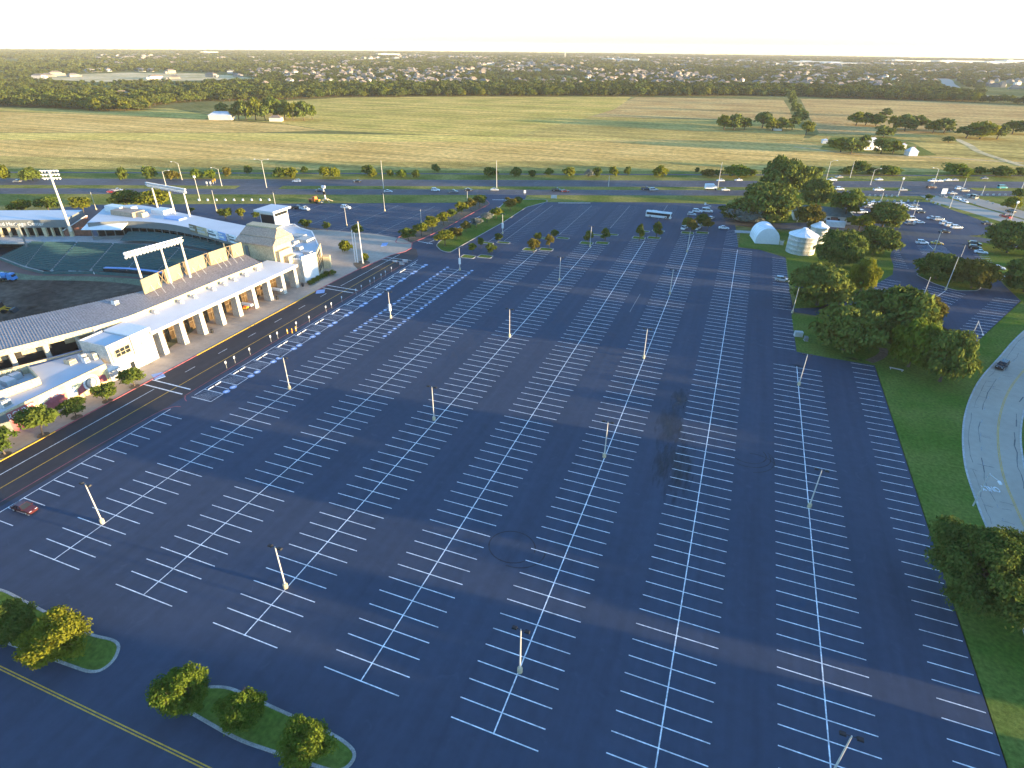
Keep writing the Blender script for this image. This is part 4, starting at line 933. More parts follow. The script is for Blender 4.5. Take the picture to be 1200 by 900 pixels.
light_rig('white floodlight rig on three legs on the far suite roof', ((185.5, 246), (205, 250.5), (222.5, 253.5)), (), 12, 21.5)
bp = at(82, 268, 10); t = thing('floodlight_tower', 'tall single floodlight tower with three lamp rows behind the hall', 'floodlight', (bp.x, bp.y, 9))
MB().tube((0, 0, 0), (0, 0, 22), .5, .3, 10).build('pole', K['pole'], t)
b = MB(); lamp_bank(b, Vector((-2.6, -1.6, 19.6)), Vector((2.6, 1.6, 19.6)), 3, 1.3); b.build('lamp_bank', K['white'], t)
bp = at(31, 288, 5); t = thing('floodlight_tower', 'dark slim mast in front of the hall columns', 'mast', (bp.x, bp.y, 4.5)); MB().tube((0, 0, 0), (0, 0, 8.5), .35, .3, 8).build('pole', K['fascia'], t)
MB().box(-.5, .5, -.5, .5, 8.5, 8.9).build('cap', K['fascia'], t)
# ------------------------------------------------------------------ trees
def pix(p):
    d = Vector(p)-Vector((0, 0, CAM_H)); w = d.dot(F_); return (600+FOC*d.dot(R_)/w, 450-FOC*d.dot(U_)/w)
def height_for(g, y):
    lo, hi = 0.0, 60.0
    for _ in range(40):
        m = (lo+hi)/2
        if pix((g.x, g.y, m))[1] > y: lo = m
        else: hi = m
    return lo
def ppm(g): return FOC/((g-Vector((0, 0, CAM_H))).dot(F_))
def crown(name, rx, rz, zc, clumps, per, leaf, seed, m, flat=0.0, cr=0.34, shape=1.0):
    """a crown of leaf clumps: small leaf faces spread through the volume, uneven outline, gaps between the clumps"""
    r = np.random.default_rng(seed); C_ = []
    tries = 0
    while len(C_) < clumps and tries < clumps*60:
        tries += 1
        v = r.normal(size=3); v /= np.linalg.norm(v); q = r.uniform(.35, 1.0)**.6*(1-cr*.55)
        if v[2] < -.8: continue
        c = v*q; lump = 1+.16*math.sin(3*math.atan2(v[1], v[0])+seed)+.08*math.sin(5*math.atan2(v[1], v[0])+2*seed); c[:2] *= lump
        C_.append(np.append(c, cr*r.uniform(.7, 1.25)))
    vs = []; n = 0
    for c in C_:
        k = int(per*r.uniform(.75, 1.25)); d = r.normal(size=(k, 3)); d /= np.linalg.norm(d, axis=1)[:, None]; d[:, 2] = np.abs(d[:, 2])*.9-.35*(r.random(k) < .35)
        rad = c[3]*r.uniform(.45, 1.05, (k, 1)); p = c[:3]+d*rad
        P = p*np.array([rx, rx, rz]); P[:, 2] += zc
        if shape != 1.0:
            f = 1-(shape)*(np.clip((P[:, 2]-zc)/rz, -1, 1)*.5+.5)[:, None]; P[:, :2] *= f
        nrm = d*.75+r.normal(size=(k, 3))*.55+np.array([0, 0, .25]); nrm /= np.linalg.norm(nrm, axis=1)[:, None]
        a = np.cross(nrm, r.normal(size=(k, 3))); a /= np.linalg.norm(a, axis=1)[:, None]; b = np.cross(nrm, a)
        s = leaf*r.uniform(.6, 1.3, (k, 1)); a *= s*.62; b *= s
        q = np.stack([P-b, P+a*.9, P+b, P-a*.9], 1); vs.append(q.reshape(-1, 3))
    V = np.concatenate(vs); nf = len(V)//4; me = bpy.data.meshes.new(name)
    me.vertices.add(len(V)); me.vertices.foreach_set('co', V.ravel().astype(np.float32))
    me.loops.add(nf*4); me.loops.foreach_set('vertex_index', np.arange(nf*4, dtype=np.int32))
    me.polygons.add(nf); me.polygons.foreach_set('loop_start', np.arange(0, nf*4, 4, dtype=np.int32)); me.polygons.foreach_set('loop_total', np.full(nf, 4, dtype=np.int32))
    me.materials.append(m); me.update(calc_edges=True); me.validate(); return me
def trunk_mesh(h, r, spread, zc, seed, n=5):
    q = random.Random(seed); b = MB(); top = Vector((q.uniform(-.05, .05)*h, q.uniform(-.05, .05)*h, h*.42))
    b.tube((0, 0, -.1), (0, 0, h*.06), r*1.45, r, 8); b.tube((0, 0, h*.06), top, r, r*.72, 8)
    for k in range(n):
        a = 2*math.pi*k/n+q.uniform(-.4, .4); e = Vector((math.cos(a)*spread*.62, math.sin(a)*spread*.62, zc+q.uniform(-.05, .25)*h)); m = top.lerp(e, .5)+Vector((0, 0, h*.05))
        b.tube(top, m, r*.55, r*.36, 6); b.tube(m, e, r*.36, r*.1, 5)
        for j in range(2):
            f = e+Vector((q.uniform(-1, 1)*spread*.3, q.uniform(-1, 1)*spread*.3, q.uniform(0, .25)*h)); b.tube(m.lerp(e, .4), f, r*.22, r*.06, 4)
    return b.mesh('trunk', K['bark'])
# kind: (height, radius, crown half height, crown centre, clumps, leaves per clump, leaf size, trunk radius, variants, shape)
KIND = {'oak': (10, 9, 4.9, 5.0, 84, 150, .55, .42, 4, 1.0, .29), 'round': (5, 2.5, 2.0, 2.9, 26, 75, .30, .12, 4, 1.0, .40), 'cone': (6, 1.9, 2.7, 3.1, 24, 70, .32, .12, 2, .45, .42),
        'near': (5.2, 2.9, 2.25, 2.8, 90, 190, .155, .11, 3, 1.0, .30), 'great': (11, 8.4, 5.0, 5.7, 110, 560, .235, .45, 2, 1.0, .26), 'bush': (5, 4.2, 2.6, 2.3, 26, 60, .55, .2, 4, 1.0, .40),
        'wood': (11, 6, 5.4, 5.6, 22, 46, 1.05, .35, 5, 1.0, .42)}
MESHES = {}
def tree_meshes(kind, leaf, v):
    key = (kind, leaf, v)
    if key not in MESHES:
        h, rr, hz, zc, cl, per, lf, tr, nv, sh, cr = KIND[kind]
        sd_ = {'oak': 11, 'round': 23, 'cone': 37, 'near': 41, 'great': 53, 'bush': 67, 'wood': 79}[kind]+v*7
        ck = (kind, v)
        if ck not in MESHES:
            MESHES[ck] = (crown('crown', rr, hz, zc, cl, per, lf, sd_, K[leaf], cr=cr, shape=sh), trunk_mesh(h, tr, rr, zc, sd_, 3 if kind in ('wood', 'bush', 'round', 'cone') else 6), leaf)
        c, t, l0 = MESHES[ck]
        if l0 != leaf:
            c = c.copy(); c.materials.clear(); c.materials.append(K[leaf])
        MESHES[key] = (c, t)
    return MESHES[key]
tree_n = [0]
def tree(name, kind, leaf, g, r, h, label, group=None, cat='tree', rot=None):
    tree_n[0] += 1; v = tree_n[0] % KIND[kind][8]; cm, tm = tree_meshes(kind, leaf, v); H, R = KIND[kind][0], KIND[kind][1]
    t = thing(name, label, cat, (g.x, g.y, g.z), rnd.uniform(0, 6.28) if rot is None else rot, group)
    t.scale = (r/R, r/R, h/H); link('crown', cm, t)
    if kind != 'bush': link('trunk', tm, t)
    return t
def ptree(name, kind, leaf, bx, by, wpx, ty, label, group=None, cat='tree', z=0.0, hmax=40):
    g = at(bx, by); h = min(hmax, height_for(g, ty)); r = wpx/2/ppm(g)*(0.93 if kind == 'oak' else 1.06); g.z = z
    return tree(name, kind, leaf, g, r, h, label, group, cat)

# live oaks of the right-hand lawns
for a in ((893, 260, 80, 214, 'leaf_oak', 'broad dark oak filling the lawn corner left of the small brown house'),
          (862, 258, 40, 238, 'leaf_oak', 'low dark oak at the left edge of the grove beside the lot'),
          (915, 232, 66, 183, 'leaf_oak', 'tallest oak rising against the highway behind the small house'),
          (945, 214, 34, 193, 'leaf', 'olive tree right of the tallest oak by the highway'),
          (955, 243, 42, 209, 'leaf_oak', 'oak leaning over the back roof of the small house'),
          (942, 278, 34, 238, 'leaf_rust', 'thin brownish tree with bare trunk in front of the small house'),
          (988, 262, 34, 219, 'leaf', 'upright tree at the right end of the small house'),
          (1006, 270, 28, 251, 'leaf_gold', 'yellow green shrubby tree near the parked cars'),
          (1033, 268, 52, 237, 'leaf_oak', 'spreading oak shading the parked cars with a lit right side'),
          (980, 312, 58, 270, 'leaf_oak', 'dark oak just right of the silver tank'),
          (1023, 298, 54, 264, 'leaf_oak', 'oak between the tank lawn and the side lot'),
          (1008, 342, 36, 303, 'leaf_gold', 'small golden tree with visible trunk among dark oaks'),
          (957, 358, 76, 312, 'leaf_oak', 'wide low oak beside the lamp post on the tank lawn'),
          (988, 410, 82, 358, 'leaf_oak', 'front left oak of the big clump below the access drive'),
          (1044, 402, 98, 337, 'leaf_oak', 'largest oak in the middle of the big clump'),
          (1064, 430, 62, 374, 'leaf_lush', 'bright yellow green tree in front of the big dark clump'),
          (1101, 447, 70, 388, 'leaf_oak', 'dark oak at the right end of the big clump by the road'),
          (1078, 376, 50, 348, 'leaf_rust', 'brownish oak top showing behind the big clump'),
          (1096, 327, 56, 296, 'leaf_oak', 'left oak on the tree island of the side lot'),
          (1138, 338, 52, 304, 'leaf_rust', 'right oak on the tree island with golden lit side'),
          (1180, 296, 60, 260, 'leaf_oak', 'oak at the right edge above the side lot'),
          (1200, 342, 62, 304, 'leaf_oak', 'dark oak cut by the right edge beside the white cars'),
          (1207, 300, 40, 262, 'leaf_rust', 'brown oak cut by the right edge of the picture')):
    bx, by, w, ty, lf, lb = a; ptree('oak_tree', 'round' if w < 36 else 'oak', lf, bx, by, w, ty, lb, 'oaks on the right hand lawns')
ptree('silver_shrub', 'bush', 'leaf_grey', 876, 262, 44, 243, 'silvery pale shrub at the foot of the dark grove', cat='shrub')
g = at(1146, 716); tree('elm_tree', 'great', 'leaf_oak', g, 8.3, 14.5, 'largest near tree with golden lit crown on the grass at right edge', rot=1.0)
g = Vector((55.6, 79.5, 0)); tree('elm_tree', 'great', 'leaf_gold', g, 6.6, 13.2, 'golden crown cut by the right edge behind the largest near tree', rot=2.0)
# small trees of the two near islands
for bx, by, r, h, lf, lb in ((20, 748, 3.4, 5.8, 'leaf', 'dark green young tree beside the yellow one at left edge'), (72, 768, 4.3, 6.2, 'leaf_gold', 'brightest yellow young tree at the end of the left near island'),
                             (219, 828, 3.4, 5.9, 'leaf_lush', 'yellow topped tree at the left end of the near island'), (288, 848, 2.8, 5.4, 'leaf_lush', 'middle green tree of the three on the near island'), (361, 889, 3.0, 5.7, 'leaf_lush', 'nearest tree at the right end of the near island'), (-60, 735, 3.0, 5.2, 'leaf', 'young tree on the left island just beyond the picture edge')):
    g = at(bx, by); g.z = .12; tree('young_tree', 'near', lf, g, r, h, lb, 'young trees on the near islands')
# street trees in front of the mural wall
for bx, by, w, ty, lb in ((6, 533, 42, 501, 'street tree cut by the left edge in front of the dark wall'), (51, 510, 48, 475, 'largest street tree standing before the red word panel'), (90, 489, 32, 466, 'street tree between the red burst and the round crest'), (126, 470, 31, 447, 'street tree right of the round crest'), (158, 453, 31, 430, 'last street tree beside the white ticket block')):
    g = at(bx, by, .17); ptree('street_tree', 'round', 'leaf', bx, by, w*.86, ty+3, lb, 'street trees before the mural wall', z=.17)
    b = MB(); b.lathe([(.01, .02), (1.0, .02), (1.05, .05), (1.15, .05), (1.15, 0)], 16); o = b.build('tree_pit', K['mulch'], bpy.data.objects['pavement'], (g.x, g.y, .17))
# trees on the row-end islands
for bx, by, w, ty, lf, kd, lb in ((554, 297, 10, 285, 'leaf_lush', 'round', 'small bright tree on the first row end island from left'), (575.5, 299, 12, 285, 'leaf', 'round', 'darker tree beside it on the first row end island'),
                              (563.5, 291, 8, 278, 'leaf_lush', 'round', 'slim lit tree behind the first row end island'), (584, 285, 9, 273, 'leaf', 'round', 'green tree left of the white based lamp post'),
                              (625, 297, 15, 279, 'leaf_rust', 'round', 'ochre tree on the second row end island'), (643.5, 292, 10, 274, 'leaf_rust', 'round', 'narrow ochre tree right of the round ochre one'), (630, 284, 9, 272, 'leaf', 'round', 'dark small tree behind the ochre pair'), (649.5, 280, 9, 269, 'leaf', 'round', 'dark green tree behind the narrow ochre one'),
                              (689, 288, 12, 270, 'leaf', 'round', 'dark tree beside the lamp post on the third island'), (709, 283, 13, 266, 'leaf', 'cone', 'dark cone tree right of the lamp post on the third island'),
                              (749, 282, 13, 261, 'leaf', 'cone', 'left cone tree in front of the bus'), (769, 279, 14, 258, 'leaf', 'cone', 'right cone tree in front of the bus'),
                              (808.5, 275, 13, 257, 'leaf_rust', 'round', 'lit tree left of the parked white van'), (804, 270, 12, 254, 'leaf', 'round', 'dark tree behind the lit one near the white vans'), (828.5, 271, 12, 255, 'leaf_rust', 'round', 'autumn tinged tree beside the white van'), (822, 268, 15, 250, 'leaf', 'round', 'dark tree touching the white van')):
    ptree('island_tree', kd, lf, bx, by, w, ty, lb, 'trees on the row end islands', z=.12)
# entry medians
for bx, by, w, ty, lf, lb in ((479, 283, 20, 267, 'leaf', 'first tree at the near end of the red kerbed median'), (494, 277, 17, 261, 'leaf_gold', 'second tree of the red kerbed median'), (506.5, 271, 18, 253, 'leaf_gold', 'third tree of the red kerbed median'), (520, 264, 15, 248, 'leaf_gold', 'fourth tree of the red kerbed median'), (530, 258, 13, 245, 'leaf', 'small dark tree in the middle of the red kerbed median'), (541, 252, 15, 236, 'leaf_gold', 'golden tree past the middle of the red kerbed median'), (552, 247, 14, 232, 'leaf_rust', 'orange tree near the highway end of the red kerbed median'), (562, 242, 16, 228, 'leaf', 'last dark tree of the red kerbed median'),
                              (521.5, 288, 25, 270, 'leaf_gold', 'biggest tree at the near end of the grass median'), (535, 280, 16, 266, 'leaf_rust', 'brownish second tree of the grass median'), (546, 272, 12, 259, 'leaf_rust', 'small rusty tree of the grass median'), (558.5, 267, 14, 255, 'leaf_grey', 'grey green tree of the grass median'), (570.5, 261, 15, 249, 'leaf_grey', 'second grey green tree of the grass median'), (581.5, 257, 14, 243, 'leaf_gold', 'golden tree of the grass median'), (598, 247, 17, 231, 'leaf_rust', 'orange tree at the highway end of the grass median'), (607, 242, 10, 230, 'leaf', 'dark tree at the far tip of the grass median')):
    ptree('median_tree', 'round', lf, bx, by, w, ty, lb, 'trees on the entry medians', z=.12)
# trees of the west lot and around the stadium
for bx, by, w, ty, lf, lb in ((28, 252, 26, 234, 'leaf_gold', 'left gold tree behind the event hall roof'), (59, 251, 26, 229, 'leaf', 'darker tree behind the hall beside the floodlight tower'), (98, 249, 25, 230, 'leaf_gold', 'golden tree behind the right end of the hall roof'), (150, 246, 34, 222, 'leaf', 'dark green tree behind the suites'), (185, 249, 40, 222, 'leaf_gold', 'large yellow tree behind the suite roof'),
                              (224, 250, 9, 243, 'leaf', 'tiny dark tree right of the suite floodlights'), (265, 257, 16, 243, 'leaf', 'round tree beyond the curved suite roof'), (284, 257, 10, 243, 'leaf_gold', 'lit round tree beyond the curved suite roof'), (301, 257, 9, 248, 'leaf', 'small round tree left of the lookout tower'), (359, 268, 13, 256, 'leaf', 'dark tree right of the lookout tower'), (383.5, 271, 10, 259, 'leaf', 'lone small round tree in the west lot bed'), (420, 277, 13, 262, 'leaf', 'round tree behind the flagpoles')):
    ptree('lot_tree', 'round', lf, bx, by, w, ty, lb, 'trees round the stadium lots')
ptree('shrub', 'bush', 'leaf_gold', 406, 296, 15, 281, 'yellow green shrub left of the flagpoles', cat='shrub', z=.17); ptree('shrub', 'bush', 'leaf_gold', 428, 306, 9, 297, 'yellow shrub right of the flagpoles', cat='shrub', z=.17)
hedge = thing('hedge', 'clipped green hedge along the corner planter of the stadium', 'hedge', at(373, 327, .17))
hm = tree_meshes('bush', 'leaf', 1)[0]
for i, (x, y) in enumerate(((364, 333), (369, 330), (374, 327), (379, 325), (383, 322))):
    p = at(x, y, .17); o = link('foliage', hm, hedge, p-hedge.location); o.scale = (.34, .34, .26)
p = at(389, 322); t = ptree('shrub', 'bush', 'leaf_oak', 390, 323, 9, 317, 'dark spiky shrub at the right end of the hedge', cat='shrub', z=.17)
# verge bushes beyond the highway
VB = ((5, 213, 17, 194, 'leaf_gold'), (38, 212, 20, 195, 'leaf'), (146, 211, 11, 196, 'leaf'), (177, 210.5, 14, 195, 'leaf'), (203, 211, 15, 200, 'leaf_rust'), (232, 209.5, 13, 197, 'leaf_lush'), (246.5, 209.5, 11, 199, 'leaf_lush'), (267, 207.5, 8, 196, 'leaf_rust'), (292, 205, 8, 194, 'leaf'), (329, 208.5, 13, 195, 'leaf'), (341, 208.5, 14, 196, 'leaf_gold'), (357, 203, 8, 195, 'leaf'), (382, 208.5, 14, 195, 'leaf_gold'), (392, 208.5, 12, 195, 'leaf_gold'),
      (432, 206, 13, 193, 'leaf'), (437, 208, 9, 199, 'leaf_gold'), (457, 207, 8, 199, 'leaf_gold'), (471, 207.5, 11, 198, 'leaf_lush'), (488, 208, 9, 199, 'leaf'), (511, 202, 9, 192, 'leaf_oak'), (575, 207.5, 15, 196, 'leaf'), (605, 207, 11, 195, 'leaf'), (623, 207.5, 8, 199, 'leaf'), (643, 206, 10, 197, 'leaf_lush'), (666, 207.5, 13, 196, 'leaf_gold'), (690, 207, 9, 198, 'leaf_grey'), (699, 207, 10, 196, 'leaf'), (719, 206.5, 10, 195, 'leaf_gold'), (735, 206.5, 7, 195, 'leaf'), (773, 206.8, 16, 193, 'leaf_gold'), (817, 202, 5, 196, 'leaf'), (829, 207.5, 14, 198, 'leaf_rust'), (840, 207, 10, 199, 'leaf'), (862, 207, 26, 192, 'leaf_lush'), (880, 206, 12, 198, 'leaf'),
      (993, 204, 18, 195, 'leaf'), (1007, 204, 16, 189, 'leaf'), (1023, 204, 18, 196, 'leaf_oak'), (1041, 204.5, 22, 194, 'leaf_lush'), (1121, 206.5, 28, 192, 'leaf_lush'), (1146, 205, 14, 196, 'leaf'), (1173, 206.5, 24, 194, 'leaf'), (1194, 205.5, 16, 196, 'leaf'), (1214, 206, 16, 194, 'leaf'))
VL = ['yellow bush cut by the left picture edge beyond the highway',
      'green bush left of the floodlight tower head',
      'small green bush well left of the suite floodlights',
      'green bush just left of the suite floodlights',
      'orange brown low bush behind the suite floodlights',
      'bright green bush on the left of a pair behind the traffic signals',
      'bright green bush on the right of a pair behind the traffic signals',
      'small rusty upright bush right of the one armed street light',
      'small dark bush left of the twin armed street light',
      'dark bush joined to a yellow green one right of the twin armed light',
      'yellow green bush joined to the dark one right of the twin armed light',
      'small pale green bush standing back from the verge',
      'left of two fused yellow green bushes above the boom lift',
      'right of two fused yellow green bushes above the boom lift',
      'taller green bush left of the tall bare mast',
      'small yellow bush at the foot of the taller green one',
      'small yellow green bush right of the tall bare mast',
      'bright low bush above the silver car',
      'small green bush left of the boxy white car',
      'dark bush standing apart on the stubble beyond the far verge',
      'wide dark bush left of the tall golden mast',
      'green bush right of the tall golden mast',
      'smallest green bush above the entry road mouth',
      'bright small bush above the black pickup',
      'golden bush above the red car right of the entry road',
      'grey green bush on the verge right of the red car',
      'green bush touching the grey green one on its right',
      'golden upright bush beside the short mast',
      'narrow green bush right of the short mast',
      'large golden bush above the dark truck and silver car',
      'tiny green bush set back left of the rusty one',
      'rusty round bush left of the mast at the far lane car',
      'green bush behind the mast at the white far lane car',
      'widest bright bush left of the tall oaks',
      'small green bush squeezed between the bright one and the oaks',
      'green bush right of the mast with one arm',
      'tall green bush behind the two masts near the junction',
      'dark bush in the clump above the junction',
      'bright round bush at the right end of the junction clump',
      'wide bright bush above the right median tip',
      'small green bush right of the wide bright one',
      'broad green bush above the teal van',
      'green bush near the right picture edge above the highway',
      'green bush just beyond the right picture edge']
for (bx, by, w, ty, lf), lb in zip(VB, VL): ptree('verge_bush', 'bush', lf, bx, by, w*1.15, ty, lb, 'bushes along the far highway verge', cat='bush')
ptree('verge_bush', 'bush', 'leaf_gold', 1184, 246, 20, 231, 'round bush on the grass right of the side road', cat='bush'); ptree('verge_bush', 'bush', 'leaf', 1192, 231, 13, 220, 'green bush by the highway near the right edge', cat='bush'); ptree('verge_bush', 'bush', 'leaf_gold', 1002, 231, 12, 222, 'lit bush at the end of the verge by the highway lamp', cat='bush'); ptree('verge_bush', 'bush', 'leaf_lush', 1088, 233.5, 9, 228, 'lime bush at the mouth of the side road', cat='bush')
# field groves
GV = ((261, 137, 15, 119), (280, 140, 18, 119), (289, 141, 17, 117), (300, 141, 20, 114), (311, 141, 16, 122), (322, 140, 20, 112), (334, 140, 18, 117), (344, 141, 16, 120), (356, 141, 20, 119), (366, 140, 10, 121), (318, 135, 16, 110),
      (848, 152, 22, 135), (860, 152, 24, 134), (872, 152, 16, 138), (893, 150, 20, 130), (905, 153, 20, 137), (916, 153, 22, 138), (928, 152, 16, 137), (937, 144, 18, 127), (944, 158, 16, 141), (931, 133, 12, 118), (928, 124, 10, 111), (926, 118, 10, 106),
      (1003, 147, 20, 131), (1014, 147, 22, 131), (1026, 148, 20, 132), (1037, 137, 16, 127), (1048, 152, 20, 136), (1060, 154, 24, 134), (1072, 152, 22, 134), (1035, 161, 22, 146), (1093, 156, 20, 140), (1106, 156, 24, 139), (1111, 167, 14, 160), (1132, 162, 26, 147), (1148, 163, 30, 140), (1168, 163, 24, 146), (1186, 157, 22, 141), (1204, 158, 24, 142),
      (985, 178, 22, 161), (997, 180, 26, 160), (1010, 176, 18, 158), (1032, 180, 22, 163), (1046, 180, 20, 165), (977, 172, 14, 163))
GL = ['lone tree behind the pale barn',
      'leftmost tree of the left grove beside the barn',
      'dark second tree of the left grove',
      'golden lit tree in the left part of the left grove',
      'small dark tree in the middle of the left grove',
      'tallest broad tree of the left grove',
      'dark tree right of the tallest one in the left grove',
      'golden tree over the small dark roofed house',
      'dark tree right of the golden one in the left grove',
      'small end tree at the right tip of the left grove',
      'dark tree rising behind the left grove',
      'golden leftmost tree of the centre copse',
      'dark broad second tree of the centre copse',
      'green small tree closing the left part of the centre copse',
      'dark tree left of the small white shed',
      'golden tree just behind the small white shed',
      'dark tree right of the small white shed',
      'green tree where the copse meets the hedgerow',
      'dark tree low in the hedgerow line',
      'golden tree at the near end of the hedgerow',
      'dark tree in the middle of the hedgerow line',
      'green slim tree high in the hedgerow line',
      'dark slim tree at the far end of the hedgerow line',
      'golden leftmost tree of the right hand copse',
      'dark second tree of the right hand copse',
      'green third tree of the right hand copse',
      'dark tree standing behind the right hand copse',
      'golden tree in the middle of the right hand copse',
      'dark widest tree of the right hand copse',
      'green tree at the right end of the right hand copse',
      'dark tree standing in front of the right hand copse',
      'golden left tree of the pair above the farm track',
      'dark right tree of the pair above the farm track',
      'small green bushy tree beside the bend of the farm track',
      'dark left tree of the row at the right edge fields',
      'golden tree in the row at the right edge fields',
      'dark third tree of the row at the right edge fields',
      'green tree of the row near the right picture edge',
      'dark tree cut by the right edge in the far fields',
      'golden garden tree left of the farmhouse',
      'dark broad garden tree against the farmhouse front',
      'green garden tree touching the left farmhouse wall',
      'dark garden tree right of the farmhouse',
      'golden garden tree nearest the tiny pale shed',
      'dark small garden tree by the tiny white shed']
for i, (bx, by, w, ty) in enumerate(GV):
    far = bx < 400; lf = ('leaf_oak', 'leaf', 'leaf_oak', 'leaf_gold')[i % 4]
    lb = GL[i]
    ptree('grove_tree', 'wood', lf, bx, by, w, ty, lb, 'grove trees in the fields '+('left' if far else ('centre' if bx < 960 else ('farm' if by > 170 else 'right'))))
# shade belt beyond the right edge: tall trees of the neighbouring grounds, with gaps that let the sun through
BELT = [(78, y, h) for y, h in ((-62, 12), (-50, 13), (-38, 12), (-26, 13), (-15, 13), (-4, 12.5), (7, 13), (18, 12.5), (28, 13), (37, 12), (44, 8.5), (51, 7.5), (58, 8.6))]
BELT += [(104, y, h) for y, h in ((-10, 14), (3, 14), (16, 14), (30, 13), (73, 9), (80, 10), (90, 11.5), (101, 13), (108, 13.5))]
BELT += [(108, y, h) for y, h in ((129, 9), (138, 8), (148, 8), (158, 7.8), (168, 7.8), (179, 8), (190, 8), (201, 7.8), (211, 7.8))]
BELT += [(122, y, h) for y, h in ((133.5, 8.5), (143, 8.2), (153, 8.2), (163, 8.2), (173.5, 8.5), (184.5, 8.5), (195.5, 8.5), (206, 8.2))]  # second unseen row, added to close sun streaks between the first
BELT += [(106, y, h) for y, h in ((113.5, 6.4), (118.5, 6.2), (123.5, 6.5))]  # low unseen row, added to keep the sun off the near lawn
BELT += [(135, y, h) for y, h in ((226, 8), (238, 8.5), (250, 8.5), (262, 8), (275, 8), (290, 8))]
for x, y, h in BELT:
    tree('shade_tree', 'oak', 'leaf_oak', Vector((x+rnd.uniform(-4, 4), y, 0)), 7.2 if h > 10 else 4.6, h, 'dark shade tree out of view beyond the right edge', 'shade trees beyond the right edge')
# ------------------------------------------------------------------ buildings on the right and in the fields
def hip_house(name, label, cx, cy, rot, lx, ly, h, rh, wall, roof, win=True, group=None):
    t = thing(name, label, 'house', (cx, cy, 0), rot, group)
    w = MB().box(-lx/2, lx/2, -ly/2, ly/2, 0, h).build('wall', K[wall], t)
    o = .5; g = max(0, lx/2-ly/2*.8)
    b = MB(); b.add([(-lx/2-o, -ly/2-o, h+.01), (lx/2+o, -ly/2-o, h+.01), (lx/2+o, ly/2+o, h+.01), (-lx/2-o, ly/2+o, h+.01), (-g, 0, h+rh), (g, 0, h+rh)], [(3, 2, 1, 0), (0, 1, 5, 4), (1, 2, 5), (2, 3, 4, 5), (3, 0, 4)])
    r = b.build('roof', K[roof], t); MB().box(lx*.2, lx*.2+.7, .1, .8, h+.3*rh, h+rh+.5).build('chimney', K['brick'], r)
    if win:
        for i in range(max(2, int(lx/4))):
            x = -lx/2+lx*(i+.5)/max(2, int(lx/4))
            f = MB().box(x-.6, x+.6, -ly/2-.06, -ly/2-.005, 1.0, 2.4).build('window', K['glass'], t)
            MB().box(x-.7, x+.7, -ly/2-.1, -ly/2-.06, .88, 1.0).build('sill', K['white'], f)
        MB().box(lx*.06, lx*.06+1.0, -ly/2-.05, -ly/2-.005, 0, 2.1).build('door', K['brick'], t)
    return t
g = at(966, 262); hh = hip_house('community_house', 'small brown house with green grey roof under the oaks', g.x-1, g.y+7, .05, 26, 11, 3.4, 3.0, 'wall_pale', 'shingle')
MB().box(3, 6, -6.3, -5.6, 0, 3.0).build('porch', K['brick'], hh); MB().box(-12, -2, -8.5, -5.6, 2.6, 2.85).build('porch_roof', K['shingle'], hh)
for x in (-11.5, -7, -2.5): MB().tube((x, -8.2, 0), (x, -8.2, 2.6), .09, .09, 6).build('porch_post', K['white'], hh)
for px, py, lb in ((978, 266, 'pale storage container right of the small house'), (924, 247, 'pale trailer half hidden behind the grove beside the small house')):
    g = at(px, py); t = thing('container', lb, 'container', (g.x, g.y, 0), .1)
    MB().box(-4, 4, -1.3, 1.3, .2, 2.7).build('body', K['vinyl'], t)
    b = MB()
    for k in range(15): b.box(-3.85+k*.55, -3.7+k*.55, -1.36, -1.3, .3, 2.6)
    b.build('rib', K['steel'], t)
    for y in (-1.2, .06): MB().box(4.0, 4.06, y, y+1.14, .3, 2.6).build('door', K['steel'], t)
# white dome shelter
g0 = at(884.5, 285.5); g1 = at(912.5, 287); W = (g1-g0).length; t = thing('dome_shelter', 'white rounded fabric shelter on the grass beside the silver tank', 'shelter', (g0+g1)/2, math.atan2((g1-g0).y, (g1-g0).x))
b = MB(); n = 16; L = 12; HH = 6.6
prof = [(-W/2*math.cos(math.pi*k/n)*(1.0), HH*math.sin(math.pi*k/n)**.75) for k in range(n+1)]
for k in range(n):
    (x0, z0), (x1, z1) = prof[k], prof[k+1]
    b.quad((x1, -.0, z1), (x0, -.0, z0), (x0, L, z0), (x1, L, z1))
b.build('shell', K['vinyl'], t)
MB().add([(x, .02, z) for x, z in prof], [tuple(range(n+1))]).build('end_wall', K['white'], t)
MB().add([(x, L-.02, z) for x, z in prof], [tuple(range(n, -1, -1))]).build('end_wall', K['white'], t)
for k in range(6):
    b = MB(); yy = .15+k*(L-.3)/5
    for j in range(n): b.tube((prof[j][0]*1.005, yy, prof[j][1]*1.008), (prof[j+1][0]*1.005, yy, prof[j+1][1]*1.008), .08, .08, 5)
    b.build('rib', K['white'], t)
b = MB().box(-.6, .6, -.06, .0, 0, 2.1); b.build('door', K['white'], t)
